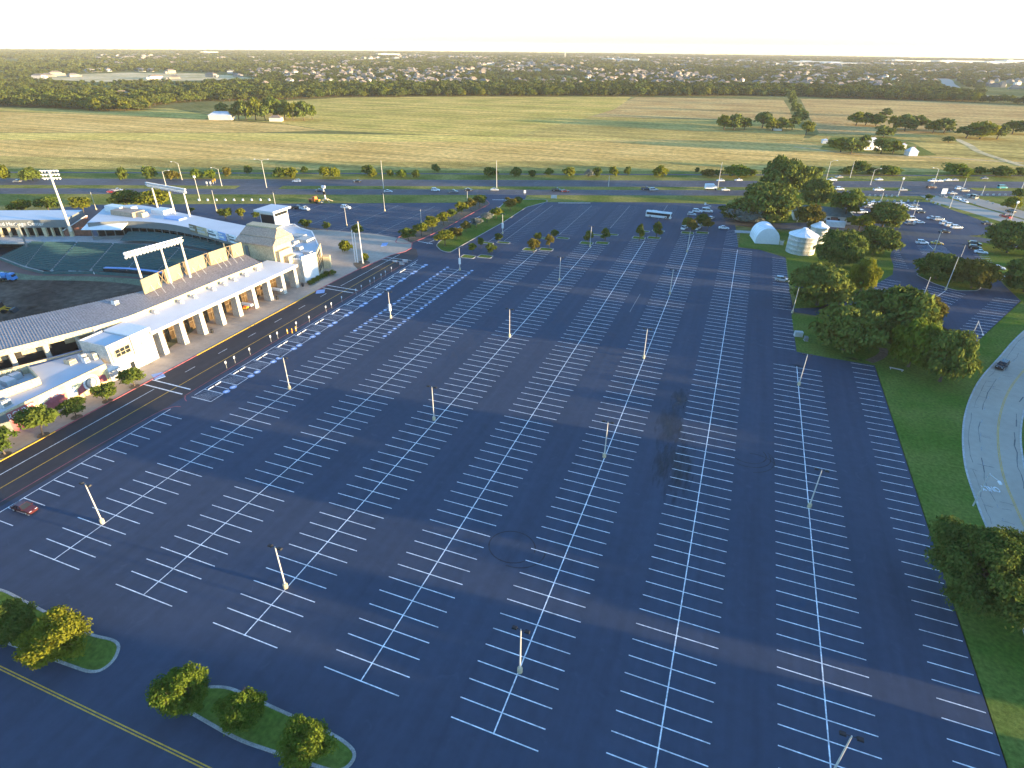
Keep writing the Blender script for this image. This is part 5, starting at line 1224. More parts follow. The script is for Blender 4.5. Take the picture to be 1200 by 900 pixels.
# tanks
def tank(label, gx, gy, r, h, rh):
    t = thing('storage_tank', label, 'tank', (gx, gy, 0)); n = 40
    nb = 4
    for k in range(nb):
        z0, z1 = h*k/nb, h*(k+1)/nb; smooth(MB().lathe([(r, z0+.0), (r, z1-.06), (r+.015, z1-.05), (r+.015, z1)], n).build('ring', K['bin'], t))
    MB().lathe([(r+.25, h-.02), (r+.25, h+.08), (r*.55, h+rh*.5), (.9, h+rh*.94), (.9, h+rh+.25), (.01, h+rh+.3)], n).build('roof', K['vinyl'], t)
    b = MB()
    for k in range(16):
        a = 2*math.pi*k/16; b.tube(((r+.2)*math.cos(a), (r+.2)*math.sin(a), h+.12), (.9*math.cos(a), .9*math.sin(a), h+rh*.97), .06, .06, 4)
    b.build('roof_rib', K['bin'], t)
    b = MB(); a = -1.9
    for s in (-.25, .25): b.tube(((r+.15)*math.cos(a)+s, (r+.15)*math.sin(a), 0), ((r+.15)*math.cos(a)+s, (r+.15)*math.sin(a), h), .04, .04, 4)
    for k in range(14): b.tube(((r+.15)*math.cos(a)-.25, (r+.15)*math.sin(a), .5+k*.5*h/8), ((r+.15)*math.cos(a)+.25, (r+.15)*math.sin(a), .5+k*.5*h/8), .03, .03, 4)
    b.build('ladder', K['steel'], t)
    return t
ga, gb = at(917, 296), at(951.5, 299); R1 = (gb-ga).length/2; mid = (ga+gb)/2; tank('large silver grain tank with pale cone roof on the grass', mid.x+1, mid.y+R1*.55, R1*.98, 7.2, 2.4)
g = at(957, 285); tank('smaller silver tank half hidden behind the large one', g.x-.2, g.y+2.0, 3.4, 6.6, 1.8)
g = at(915.5, 287); t = thing('storage_cage', 'small pale cage of gear between the dome and the tank', 'cage', g)
b = MB()
for x in (-.7, .7):
    for y in (-.7, .7): b.tube((x, y, 0), (x, y, 1.9), .05, .05, 4)
for z in (.1, 1.0, 1.9): b.tube((-.7, -.7, z), (.7, -.7, z), .04, .04, 4); b.tube((.7, -.7, z), (.7, .7, z), .04, .04, 4); b.tube((-.7, .7, z), (.7, .7, z), .04, .04, 4); b.tube((-.7, -.7, z), (-.7, .7, z), .04, .04, 4)
b.build('frame', K['steel'], t); MB().box(-.6, .6, -.6, .6, .1, 1.4).build('load', K['limestone'], t)
p = at(862, 271); sheet('concrete_pad', gp((861, 270), (884, 271), (884, 274), (861, 273)), .13, K['conc'])
# farm buildings
g = at(1018, 176); hip_house('farmhouse', 'white farmhouse with pale metal roof among garden trees', g.x, g.y+6, .5, 16, 11, 5.0, 4.0, 'white', 'roof_pale')
g = at(1068, 183); hip_house('farm_shed', 'small white pyramid roofed shed right of the farmhouse', g.x, g.y+4, .4, 7, 6.4, 3.0, 3.2, 'white', 'roof_pale', False)
g = at(1057, 174); hip_house('farm_shed', 'tiny pale shed between the farmhouse and the pyramid roofed shed', g.x, g.y, .4, 4, 4, 3.0, 1.2, 'wall_pale', 'roof_pale', False)
g = at(966, 168); hip_house('farm_shed', 'tiny white shed at the left edge of the farm garden', g.x, g.y, .2, 4.5, 4, 2.6, 1.2, 'white', 'roof_pale', False)
g = at(910, 152); hip_house('farm_shed', 'small white shed in front of the hedgerow grove', g.x, g.y-6, .3, 8, 6, 3.0, 2.0, 'white', 'roof_pale', False)
g = at(261, 140); hip_house('barn', 'long pale blue roofed barn beside the left grove', g.x, g.y, .35, 24, 12, 4.5, 3.5, 'wall_pale', 'roof_pale', False)
g = at(330, 141); hip_house('barn', 'small dark roofed house in front of the left grove', g.x, g.y-8, .35, 12, 8, 3.4, 2.4, 'wall_pale', 'shingle_brown', False)

# ------------------------------------------------------------------ lamp posts
def lot_lamp(g, h=8.6, label='', box=False, heads=True, group='lamp posts of the parking lot', base=True, rot=0.0):
    t = thing('lamp_post', label, 'lamp post', (g.x, g.y, .08), rot, group)
    if base: MB().lathe([(.36, 0), (.36, .75), (.30, .86), (.01, .87)], 14).build('base', K['kerb_yellow'] if False else K['cream'], t)
    MB().tube((0, 0, .8 if base else 0), (0, 0, h), .125, .08, 10).build('pole', K['pole'], t)
    if heads:
        MB().tube((-.75, 0, h-.06), (.75, 0, h-.06), .05, .05, 6).build('crossarm', K['black'], t)
        for s in (-1, 1):
            hd = frust(MB(), (min(s*.5, s*1.2), max(s*.5, s*1.2), -.25, .25, h-.16), (min(s*.56, s*1.14), max(s*.56, s*1.14), -.19, .19, h+.08)).build('head', K['black'], t)
            MB().box(min(s*.6, s*1.1), max(s*.6, s*1.1), -.18, .18, h-.18, h-.161).build('lens', K['lens'], hd)
    if box: MB().tube((0, 0, 2.4), (0, 0, 4.5), .42, .42, 12).build('equipment_drum', K['white'], t)
    return t
for px, py, h, lb, bx in ((120.5, 613, 8.6, 'lamp post with twin dark heads nearest the dark sun reddened car at left', 0), (335, 689, 8.6, 'lit lamp post with yellowish base near the left islands', 0), (609.2, 787.5, 8.6, 'lamp post standing upright near the bottom middle of the lot', 0),
                          (339.5, 456, 8.6, 'lamp post beside the blue accessible bays near the arcade', 0), (458, 373, 8.6, 'lamp post with a white drum in the middle of the blue marked row', 1), (539, 317, 8.6, 'lamp post with a white drum at the far end of the blue marked row', 1),
                          (508.7, 492.5, 8.6, 'lamp post left of centre between two unbroken rows of stalls', 0), (708, 536, 8.6, 'lamp post right of centre left of the dark oil stain', 0), (948, 594.8, 8.6, 'lamp post in the right row midway to the big tree', 0), (935.8, 451.7, 8.6, 'tall lamp post at the far end of the right row near the oak clump', 0),
                          (597, 395, 8.6, 'lamp post in the third row at mid distance', 0), (754, 420, 8.6, 'lamp post in the fifth row just before the sunlit streak', 0), (655.5, 329, 8.6, 'lamp post in the third row far back before the island trees', 0), (784.7, 345, 8.6, 'lamp post in the fifth row beyond the sunlit streak', 0), (805, 295.5, 8.6, 'farthest lamp post of the fifth row close to the white vans', 0), (691.3, 289.5, 8.6, 'lamp post rising from the third row end island', 0),
                          (589, 274, 8.6, 'lamp post with white base in the worn bays beyond the islands', 1), (928.3, 367, 8.6, 'leaning looking lamp post at the grass edge by the access drive', 0), (1108, 340, 11.8, 'lamp post in the striped bays in front of the tree island', 0), (1094.5, 294, 8.6, 'lamp post beside the yellow car', 0), (1082, 347, 6.6, 'short lamp post at the left end of the striped bays', 0), (1069, 256.5, 9, 'lamp post among the white cars of the side lot', 0), (1120, 316, 9.5, 'lamp post behind the tree island of the side lot', 0),
                          (451, 247.5, 8.6, 'lamp post on the right in the worn west lot', 0), (493.7, 261, 6.0, 'lamp post left of the red kerbed median', 0), (254, 247.5, 10, 'lamp post in the west lot left of the round trees', 0), (324, 247, 9, 'lamp post top showing behind the lookout tower', 0), (406.5, 265, 8.4, 'lamp post standing before the white car in the west lot', 0), (548, 243, 8, 'lamp post top showing behind the median trees', 0), (113, 246, 8.6, 'lamp post showing behind the suite roof', 0)):
    lot_lamp(at(px, py), h, lb, bool(bx), heads=h in (8.6, 11.8, 9, 9.5))
gG = at(998, 863, 8.6); lot_lamp(Vector((gG.x, gG.y, 0)), 8.6, 'nearest lamp post with dark heads cut by the bottom edge')
def street_light(g, h, label, arms, rot, head='lens', group='street lights along the highway'):
    t = thing('street_light', label, 'street light', (g.x, g.y, 0), rot, group)
    MB().tube((0, 0, 0), (0, 0, h), .20, .11, 8).build('pole', K['pole'], t); MB().lathe([(.3, 0), (.3, .35), (.01, .36)], 10).build('base', K['conc'], t)
    for s in arms:
        a = MB().tube((0, 0, h-.3), (s*1.6, 0, h+.55), .08, .07, 6).tube((s*1.6, 0, h+.55), (s*3.4, 0, h+.7), .07, .05, 6).build('arm', K['pole'], t)
        frust(MB(), (min(s*3.2, s*4.2), max(s*3.2, s*4.2), -.2, .2, h+.58), (min(s*3.3, s*4.0), max(s*3.3, s*4.0), -.13, .13, h+.82)).build('head', K['white'], a)
    return t
ha = math.atan2(HD.y, HD.x)
for bx, by, tx, ty, arms, lb in ((260, 218, 254, 198, (-1,), 'street light with one arm at the median tip left of the crossing'), (312.5, 220, 307, 188, (-1, 1), 'tall twin armed street light in the median beside the white car'), (213.5, 211, 207, 191, (-1,), 'street light with curved arm behind the yellow tree'), (195, 219, 190, 201, (1,), 'street light rising behind the suite floodlights'), (449.5, 221, 446.5, 188, (), 'tall bare mast in the median left of the entry road'), (582, 220, 582, 188, (), 'tall golden mast in the median above the entry road'), (713, 219, 714, 206, (), 'short mast in the median right of the red car'), (841, 220, 846, 190, (), 'mast in the median beside the white far lane car'), (967, 214.7, 972.6, 189.4, (1,), 'mast with one arm right of the tall oaks'), (996, 208, 1000, 189.4, (), 'mast on the far verge left of the green bushes'), (1019.7, 216.7, 1026, 199, (1,), 'leaning looking mast at the median tip'), (1094, 216, 1098, 198, (-1,), 'armed mast at the right median tip'), (1129, 219, 1132.5, 209, (), 'mast behind the white cars at the side road mouth'), (1112.5, 243.7, 1118, 227, (), 'mast on the grass edge of the side lot'), (1031.7, 237.5, 1034.5, 226, (), 'mast between the verge markers and the parked cars'), (972.6, 227, 975, 213, (), 'mast behind the small house garden'), (1151, 226.7, 1154, 217.5, (), 'thin mast on the grass near the teal van'), (1197, 221, 1199, 210, (), 'mast cut by the right edge beside the highway')):
    g = at(bx, by); street_light(g, height_for(g, ty), lb, arms, ha)
for bx, by, tx, ty, lb in ((1052.5, 229, 1057.5, 210, 'lamp mast with bright square head by the highway turn'), (1182.5, 261.7, 1189.7, 238, 'tall lamp mast with bright head beside the side road'), (234.5, 235, 228.5, 208, 'pale lamp mast with square head on the near verge')):
    g = at(bx, by); h = height_for(g, ty); t = street_light(g, h, lb, (), ha); MB().box(-.5, .5, -.25, .25, h-.1, h+.9).build('flood_head', K['white'], t)
for px, py, hx, hy, lb in ((1134, 405, 1152.5, 394, 'street light with long arm over the bend of the winding road'), (1140, 593, 1172, 565.6, 'street light with long arm near the word on the winding road')):
    g = at(px, py); e = at(hx, hy, 8.2); d = e-g; t = thing('street_light', lb, 'street light', (g.x, g.y, 0), math.atan2(d.y, d.x), 'street lights of the winding road'); l = Vector((d.x, d.y)).length
    MB().tube((0, 0, 0), (0, 0, 7.6), .13, .09, 8).build('pole', K['steel'], t); MB().tube((0, 0, 7.4), (l*.9, 0, 8.2), .07, .05, 6).build('arm', K['steel'], t); frust(MB(), (l*.86, l*.86+.9, -.22, .22, 8.05), (l*.88, l*.86+.8, -.15, .15, 8.3)).build('head', K['white'], t)

# ------------------------------------------------------------------ small street furniture
def sign_post(g, label, h=1.5, group='accessible parking signs', rot=math.radians(90), sw=.45, sh=.65, m='white'):
    t = thing('parking_sign', label, 'sign', (g.x, g.y, .08), rot, group)
    MB().tube((0, 0, 0), (0, 0, h+.5), .035, .035, 6).build('post', K['steel'], t); MB().box(-sw/2, sw/2, -.05, -.03, h-.1, h-.1+sh).build('plate', K[m], t)
    MB().box(-sw*.3, sw*.3, -.06, -.051, h+.05, h+sh*.6).build('emblem', K['blue'], t)
    return t
SG = ((266, 432), (276, 426), (293.5, 416), (318, 401), (326, 397), (348, 385), (363, 378), (382.5, 366), (389, 362), (401, 354.5), (417.5, 345.5), (424, 341), (434, 335), (439, 331.5), (447, 327.5), (452, 324), (459, 319.5))
for i, (x, y) in enumerate(SG):
    lb = 'white accessible parking sign on a post nearest the crossing' if i == 0 else ('white accessible parking sign near the yellow bollards' if i in (4, 5) else 'white accessible parking sign along the red line of the road')
    sign_post(at(x, y), lb)
for i, (x, y) in enumerate(((337, 391), (342.5, 390.5), (347, 388))):
    g = at(x, y); t = thing('bollard', ('leftmost', 'middle', 'rightmost')[i]+' of three yellow bollards between the road and the bays', 'bollard', (g.x, g.y, .08), 0, 'three yellow bollards')
    MB().lathe([(.16, 0), (.16, 1.25), (.12, 1.4), (.01, 1.45)], 12).build('post', K['amber'], t); MB().lathe([(.165, .7), (.165, .95)], 12).build('band', K['red'] if i == 1 else K['white'], t)
for x, y in wheel_spots:
    t = thing('wheel_stop', 'white concrete wheel stop at the head of a blue marked bay', 'wheel stop', (x, y, .08), 0, 'wheel stops of the accessible bays')
    frust(MB(), (-.1, .1, -.9, .9, 0), (-.06, .06, -.85, .85, .13)).build('block', K['paint'], t)
    for s in (-.6, .6): MB().lathe([(.03, .131), (.03, .15), (.005, .151)], 6, c=(0, s, 0)).build('pin', K['steel'], t)
for i, (bx, by, ty) in enumerate(((416.7, 308, 269.5), (419.3, 308.2, 273), (425.3, 309, 260.5))):
    g = at(bx, by); h = height_for(g, ty); t = thing('flagpole', ('leftmost of three white flagpoles at the forecourt corner', 'middle and shortest of three white flagpoles', 'tallest flagpole on the right of the three')[i], 'flagpole', (g.x, g.y, .17), 0, 'forecourt flagpoles')
    MB().tube((0, 0, 0), (0, 0, h), .22, .12, 10).build('pole', K['white'], t); MB().lathe([(.4, 0), (.4, .3), (.01, .31)], 12).build('base', K['conc'], t); MB().lathe([(.01, h), (.16, h+.1), (.16, h+.2), (.01, h+.3)], 10).build('finial', K['amber'], t)
bed = sheet('planting_bed', rounded(gp((413, 309), (427, 305), (435, 308), (420, 317)), 3, 1.5), .19, K['mulch'])
# barricades at the forecourt corner
for i, (x, y) in enumerate(((463, 308.5), (471, 311.5), (475, 307.8))):
    g = at(x, y); t = thing('barricade', ('left', 'front', 'right')[i]+' striped barricade closing the crossing by the flagpoles', 'barricade', (g.x, g.y, .08), .2*i, 'barricades by the flagpoles')
    for z in (.45, .9): MB().box(-1.0, 1.0, -.03, .03, z, z+.22).build('rail', K['paint'], t)
    for s in (-.8, .8): MB().tube((s, -.35, 0), (s, 0, 1.1), .035, .035, 5).tube((s, .35, 0), (s, 0, 1.1), .035, .035, 5).build('stand', K['orange'], t)
# black bins along the arcade
for i, y in enumerate((112.4, 139.8, 152.6)):
    t = thing('litter_bin', ('black litter bin by the arcade column nearest the ticket block', 'black litter bin at the middle of the arcade', 'black litter bin at the far end of the arcade')[i], 'litter bin', (-133.9, y, .17), 0, 'arcade litter bins')
    MB().lathe([(.38, 0), (.42, .9), (.44, .92), (.44, 1.0), (.3, 1.15), (.01, 1.2)], 12).build('body', K['black'], t)
# orange cart by a column
g = at(289, 362, .17); t = thing('utility_cart', 'orange and yellow lift cart standing by an arcade column', 'cart', g, .3)
MB().box(-.6, .6, -1.1, 1.1, .35, .8).build('bed', K['amber'], t); frust(MB(), (-.55, .55, -.3, .9, .8), (-.45, .45, -.2, .8, 1.6)).build('cab', K['orange'], t); MB().box(-.5, .5, -1.0, -.4, .8, 1.15).build('load', K['orange'], t)
for sx in (-.55, .55):
    for sy in (-.7, .7): MB().tube((sx-.1, sy, .32), (sx+.1, sy, .32), .32, .32, 12).build('wheel', K['rubber'], t)
# boxes on the lawn by the right row
for px, py, w, h, m, lb in ((935, 394, 2.2, 1.5, 'steel', 'pale grey utility cabinet on the grass beside the right row'), (944, 399, .9, 1.2, 'fascia', 'small dark utility box near the pale cabinet')):
    g = at(px, py); t = thing('utility_cabinet', lb, 'cabinet', g, .2); MB().box(-w/2, w/2, -.6, .6, .1, h).build('casing', K[m], t); MB().box(-w/2-.1, w/2+.1, -.7, .7, 0, .1).build('plinth', K['conc'], t); MB().box(-w*.42, -.02, -.63, -.6, .25, h-.1).build('door', K[m], t); MB().box(.02, w*.42, -.63, -.6, .25, h-.1).build('door', K[m], t)
# bench, timber edging and stones under the big clump
g = at(1050, 434); t = thing('bench', 'long pale bench on the grass below the big oak clump', 'bench', g, -.15)
for y in (-.22, 0, .22): MB().box(-1.6, 1.6, y-.09, y+.09, .45, .5).build('slat', K['limestone'], t)
for x in (-1.3, 1.3): MB().box(x-.06, x+.06, -.25, .25, 0, .449).build('leg', K['steel'], t)
o = MB().ribbon(spline(gp((1018, 424), (1030, 419), (1036, 413), (1034, 408)), 4), 2.2, .075).build('footpath', K['mulch']); o['kind'] = 'structure'
# near-verge markers: low white posts in rows
VM = [(233+i*10.3, 235.2-i*.02) for i in range(9)]+[(1006+i*6.5, 229.5+i*.12) for i in range(8)]+[(1086, 234.5), (1091, 237), (1096, 239), (1101, 240.5)]+[(1146, 234.5), (1157, 237), (1163, 239), (1142, 239)]+[(1008+i*8, 235.6+i*.1) for i in range(9)]+[(1150+i*7, 229) for i in range(6)]
for x, y in VM:
    g = at(x, y); t = thing('marker_post', 'low white marker block on the near highway verge' if x < 400 else 'low pale marker block on the grass near the highway turn', 'marker', g, 0, 'left verge markers' if x < 400 else 'right verge markers')
    frust(MB(), (-.5, .5, -.35, .35, 0), (-.4, .4, -.28, .28, .9)).build('block', K['paint'] if x < 400 else K['limestone'], t)
g = at(1104, 232); t = thing('road_sign', 'tall white notice board on posts at the side road mouth', 'sign', g, ha); h = height_for(g, 221)
for s in (-.9, .9): MB().tube((s, 0, 0), (s, 0, h), .1, .1, 6).build('post', K['pole'], t)
MB().box(-1.5, 1.5, -.12, .12, h*.45, h).build('board', K['white'], t)
g = at(649, 233.5); t = thing('road_sign', 'small pale board beside the lot edge below the red car', 'sign', g, ha); MB().box(-1.6, 1.6, -.1, .1, .5, 2.2).build('board', K['steel'], t)
for s in (-1.3, 1.3): MB().tube((s, .15, 0), (s, .15, 2.0), .06, .06, 6).build('post', K['steel'], t)
g = at(615, 229); t = thing('road_sign', 'white sign at the mouth of the entry road', 'sign', g, ha); MB().box(-.6, .6, -.06, .06, 1.2, 2.8).build('board', K['white'], t); MB().tube((0, .1, 0), (0, .1, 2.6), .05, .05, 6).build('post', K['steel'], t)
o = MB().box(-8.5, 8.5, -.25, .25, 0, .35).build('edge_beam', K['limestone']); p = at(673, 238.3); o.location = p; o.rotation_euler = (0, 0, ha); tag(o, 'pale concrete beam along the far edge of the lot', 'barrier')
# traffic signals over the left crossing
for i, (x, y) in enumerate(((243, 213), (247.3, 213), (250.3, 211), (252.5, 209.5))):
    g = at(x, y+5); h = height_for(g, y); t = thing('traffic_signal', ('pale', 'pale', 'yellow', 'yellow')[i]+' traffic signal '+('farthest left', 'second', 'third', 'farthest right')[i]+' over the left highway crossing', 'signal', (g.x, g.y, 0), ha, 'left crossing signals')
    MB().tube((0, 0, 0), (0, 0, h), .08, .06, 6).build('pole', K['steel'], t); MB().box(-.35, .35, -.2, .2, h-1.1, h+.1).build('housing', K['amber'] if i > 1 else K['white'], t)
# ------------------------------------------------------------------ vehicles (x = forward)
CARS = {}
def loft(b, secs, m):
    """secs: list of cross-sections (lists of points of equal length)"""
    n = len(secs[0]); vs = [p for s in secs for p in s]; fs = []
    for i in range(len(secs)-1):
        for k in range(n): fs.append((i*n+k, i*n+(k+1) % n, (i+1)*n+(k+1) % n, (i+1)*n+k))
    fs.append(tuple(range(n-1, -1, -1))); fs.append(tuple(range((len(secs)-1)*n, len(secs)*n)))
    return b.add(vs, fs, m)
def car_proto(kind, col):
    L, W, H, belt = {'sedan': (4.7, 1.82, 1.46, .92), 'suv': (4.8, 1.92, 1.76, 1.08), 'pickup': (5.7, 1.98, 1.85, 1.12), 'hatch': (4.2, 1.78, 1.5, .95), 'van': (5.4, 2.0, 2.2, 1.2)}[kind]
    key = (kind, col)
    if key in CARS: return CARS[key]
    hl, hw_ = L/2, W/2; g0 = .22
    def sec(x, top, w, bot=g0, tumble=.06): return [(x, -w+.1, bot), (x, -w, bot+.15), (x, -w, belt*.62), (x, -w+tumble, top), (x, w-tumble, top), (x, w, belt*.62), (x, w, bot+.15), (x, w-.1, bot)]
    b = MB(); hood = belt-.08
    if kind == 'pickup':
        loft(b, [sec(-hl, belt-.05, hw_-.06), sec(-hl+.1, belt, hw_), sec(hl*.1, belt, hw_), sec(hl*.42, belt, hw_), sec(hl*.5, hood+.04, hw_), sec(hl-.35, hood-.04, hw_-.03), sec(hl, hood-.25, hw_-.14)], 0)
        b.box(-hl+.18, -.35, -hw_+.14, hw_-.14, belt+.002, belt+.02, 1); b.box(-hl+.05, -.3, -hw_+.02, -hw_+.12, belt-.02, belt+.10, 0); b.box(-hl+.05, -.3, hw_-.12, hw_-.02, belt-.02, belt+.10, 0)
        c0, c1, r0, r1 = -.35, hl*.45, -.2, hl*.2
    elif kind == 'van':
        loft(b, [sec(-hl, belt, hw_-.04), sec(-hl+.1, belt, hw_), sec(hl*.5, belt, hw_), sec(hl*.62, hood, hw_), sec(hl-.3, hood-.2, hw_-.05), sec(hl, hood-.45, hw_-.16)], 0); c0, c1, r0, r1 = -hl+.03, hl*.6, -hl+.12, hl*.36
    elif kind == 'sedan':
        loft(b, [sec(-hl, belt-.28, hw_-.14), sec(-hl+.12, belt-.04, hw_-.05), sec(-hl*.6, belt, hw_), sec(hl*.35, belt-.01, hw_), sec(hl*.45, hood, hw_), sec(hl-.4, hood-.12, hw_-.04), sec(hl-.08, hood-.24, hw_-.12), sec(hl, hood-.36, hw_-.2)], 0); c0, c1, r0, r1 = -hl*.72, hl*.42, -hl*.38, hl*.08
    else:
        loft(b, [sec(-hl, belt-.3, hw_-.12), sec(-hl+.06, belt, hw_-.03), sec(-hl*.6, belt, hw_), sec(hl*.35, belt, hw_), sec(hl*.45, hood+.02, hw_), sec(hl-.35, hood-.1, hw_-.04), sec(hl-.06, hood-.25, hw_-.12), sec(hl, hood-.4, hw_-.2)], 0); c0, c1, r0, r1 = -hl+.08, hl*.44, -hl*.82, hl*.12
    ti = .22
    frust_pts = [(r0, -hw_+ti, H-.05), (r1, -hw_+ti, H-.05), (r1, hw_-ti, H-.05), (r0, hw_-ti, H-.05)]
    b.box(r0, r1, -hw_+ti, hw_-ti, H-.06, H-.015, 0)
    for x0, x1 in ((c0+.02, r0+.05), ((c0+c1)/2-.1, (r0+r1)/2-.04), (c1-.02, r1-.05)):   # roof pillars
        for s in (-1, 1):
            p = Vector((x0, s*(hw_-.055), belt-.02)); q = Vector((x1, s*(hw_-ti+.01), H-.05)); b.tube(p, q, .055, .05, 4, 0)
    for s in (-1, 1): b.box(c1-.25, c1-.05, min(s*hw_, s*(hw_+.16)), max(s*hw_, s*(hw_+.16)), belt, belt+.14, 0)
    body = b.mesh('body', [K['car_'+col], K['rubber']])
    gl = MB(); gl.add([(c0, -hw_+.07, belt-.01), (c1, -hw_+.07, belt-.01), (c1, hw_-.07, belt-.01), (c0, hw_-.07, belt-.01)]+frust_pts, [(3, 2, 1, 0), (4, 5, 6, 7), (0, 1, 5, 4), (1, 2, 6, 5), (2, 3, 7, 6), (3, 0, 4, 7)])
    glass = gl.mesh('windows', K['glass'])
    r = .33 if kind in ('sedan', 'hatch') else .39
    w = MB(); w.tube((0, -.11, 0), (0, .11, 0), r, r, 14); wheel = w.mesh('wheel', K['rubber'])
    rim = MB().tube((0, -.125, 0), (0, .125, 0), r*.6, r*.6, 10).mesh('rim', K['steel'])
    t = bpy.data.objects.new('car_master', None)
    hlm = MB().box(-.06, .06, -.2, .2, -.08, .08).mesh('headlight', K['lens']); tlm = MB().box(-.05, .05, -.14, .14, -.1, .1).mesh('taillight', K['tail'])
    CARS[key] = (body, glass, wheel, rim, hlm, tlm, hl, hw_, r, hood)
    return CARS[key]
def car(kind, col, g, rot, label, group=None, name='parked_car', cat='car', z=.09):
    body, glass, wheel, rim, hlm, tlm, hl, hw_, r, hood = car_proto(kind, col)
    t = thing(name, label, cat, (g.x, g.y, z), rot, group)
    link('body', body, t); link('windows', glass, t)
    for sx in (-.62, .62):
        for sy in (-1, 1):
            wh = link('wheel', wheel, t, (sx*hl, sy*(hw_-.1), r)); link('rim', rim, wh)
    for s in (-1, 1): link('headlight', hlm, t, (hl-.16, s*(hw_-.42), hood-.27)); link('taillight', tlm, t, (-hl+.06, s*(hw_-.3), hood-.2))
    return t
R_0, R_1 = ha, ha+math.pi
HC = 'cars driving on the highway'
for kind, col, px, py, rr, lb in (
        ('sedan', 'red', 131, 226, 0, 'red car on the near carriageway beyond the dark tree at left'), ('pickup', 'silver', 138, 224.5, 0, 'silver pickup just ahead of the red car at left'), ('sedan', 'grey', 20, 213.5, 1, 'dark car on the far carriageway at the left edge'),
        ('suv', 'white', 347.5, 213.5, 1, 'white car on the far carriageway left of the dark one'), ('sedan', 'black', 418.5, 213.5, 1, 'dark car alone on the far carriageway'), ('sedan', 'navy', 375, 224.5, 0, 'dark blue car passing behind the boom lift'), ('sedan', 'silver', 455, 225.5, 0, 'silver car right of the tall bare mast'),
        ('suv', 'white', 510.5, 224, 0, 'boxy white car leading the group near the medians'), ('pickup', 'grey', 531, 226, 0, 'dark grey pickup behind the boxy white car'), ('sedan', 'black', 549, 223.5, 0, 'dark car just before the entry road mouth'), ('sedan', 'silver', 579.5, 223.5, 0, 'pale car below the tall golden mast'), ('pickup', 'black', 652.5, 224, 0, 'black pickup beside the red car'), ('sedan', 'red', 662, 225, 0, 'red car on the near carriageway right of the entry road'),
        ('pickup', 'navy', 757, 222.5, 0, 'dark truck overlapping a silver car'), ('suv', 'silver', 766, 223.5, 0, 'silver car overlapping the dark truck'), ('sedan', 'white', 850, 223.5, 0, 'white car close behind the pale box van'), ('sedan', 'white', 844, 212.5, 1, 'white car on the far carriageway at the golden mast'), ('sedan', 'white', 865, 212, 1, 'white car on the far carriageway before the tall oaks'),
        ('pickup', 'white', 974.5, 212, 1, 'white pickup on the far carriageway right of the tall oaks'), ('sedan', 'beige', 983, 208.5, 1, 'sunlit beige car at the far verge'), ('sedan', 'white', 949, 212, 1, 'white car glimpsed behind the oak branches'), ('suv', 'white', 983.5, 222.5, 0, 'white vehicle on the near carriageway below the pickup'), ('sedan', 'white', 1029.5, 211.5, 1, 'white car right of the green bushes on the far lanes'), ('pickup', 'white', 1029, 223.5, 0, 'white pickup at the median tip'), ('sedan', 'silver', 1058, 223.5, 0, 'silver car in the middle of the junction'),
        ('suv', 'white', 1092, 213, 1, 'white car behind the armed mast'), ('sedan', 'white', 1100, 213, 1, 'white car right of the armed mast'), ('pickup', 'brown', 1091, 220.5, 0, 'dark brown pickup turning at the junction'), ('sedan', 'white', 1110, 212, 1, 'small white car on the far lanes past the junction'), ('sedan', 'silver', 1118, 212, 1, 'small silver car on the far lanes past the junction'), ('sedan', 'grey', 1153, 210, 1, 'dark car farthest right on the far lanes'), ('suv', 'white', 1124, 222, 0, 'white car waiting in the near lanes before the side road'), ('suv', 'beige', 1130, 224.5, 0, 'beige car waiting beside the white one'), ('sedan', 'silver', 1116, 227.5, 0, 'silver car turning into the side road'), ('van', 'teal', 1174, 221, 0, 'teal van at the right end of the near carriageway')):
    car(kind, col, at(px, py), R_1 if rr else R_0, lb, HC, 'moving_car', 'truck' if kind == 'pickup' else ('van' if kind == 'van' else 'car'), .06)
sr = math.atan2((at(1192, 262)-at(1093, 233)).y, (at(1192, 262)-at(1093, 233)).x)
for kind, col, px, py, a, lb in (('sedan', 'grey', 1105, 231, sr, 'dark car beside the tall white board'), ('sedan', 'white', 1121, 234, sr+.2, 'white car entering the side road'), ('sedan', 'white', 1129.5, 237, sr, 'second white car on the side road'), ('suv', 'grey', 1133, 231.5, sr+3.14, 'dark car on the outgoing side lane'), ('van', 'beige', 1139.5, 232.5, sr+3.14, 'beige van on the outgoing side lane'), ('suv', 'black', 1183.5, 249, sr+3.14, 'black car on the side road near the right edge'), ('pickup', 'red', 1178, 255, sr+3.14, 'red pickup on the side road near the right edge')):
    car(kind, col, at(px, py), a, lb, None, 'moving_car', 'van' if kind == 'van' else 'car', .06)
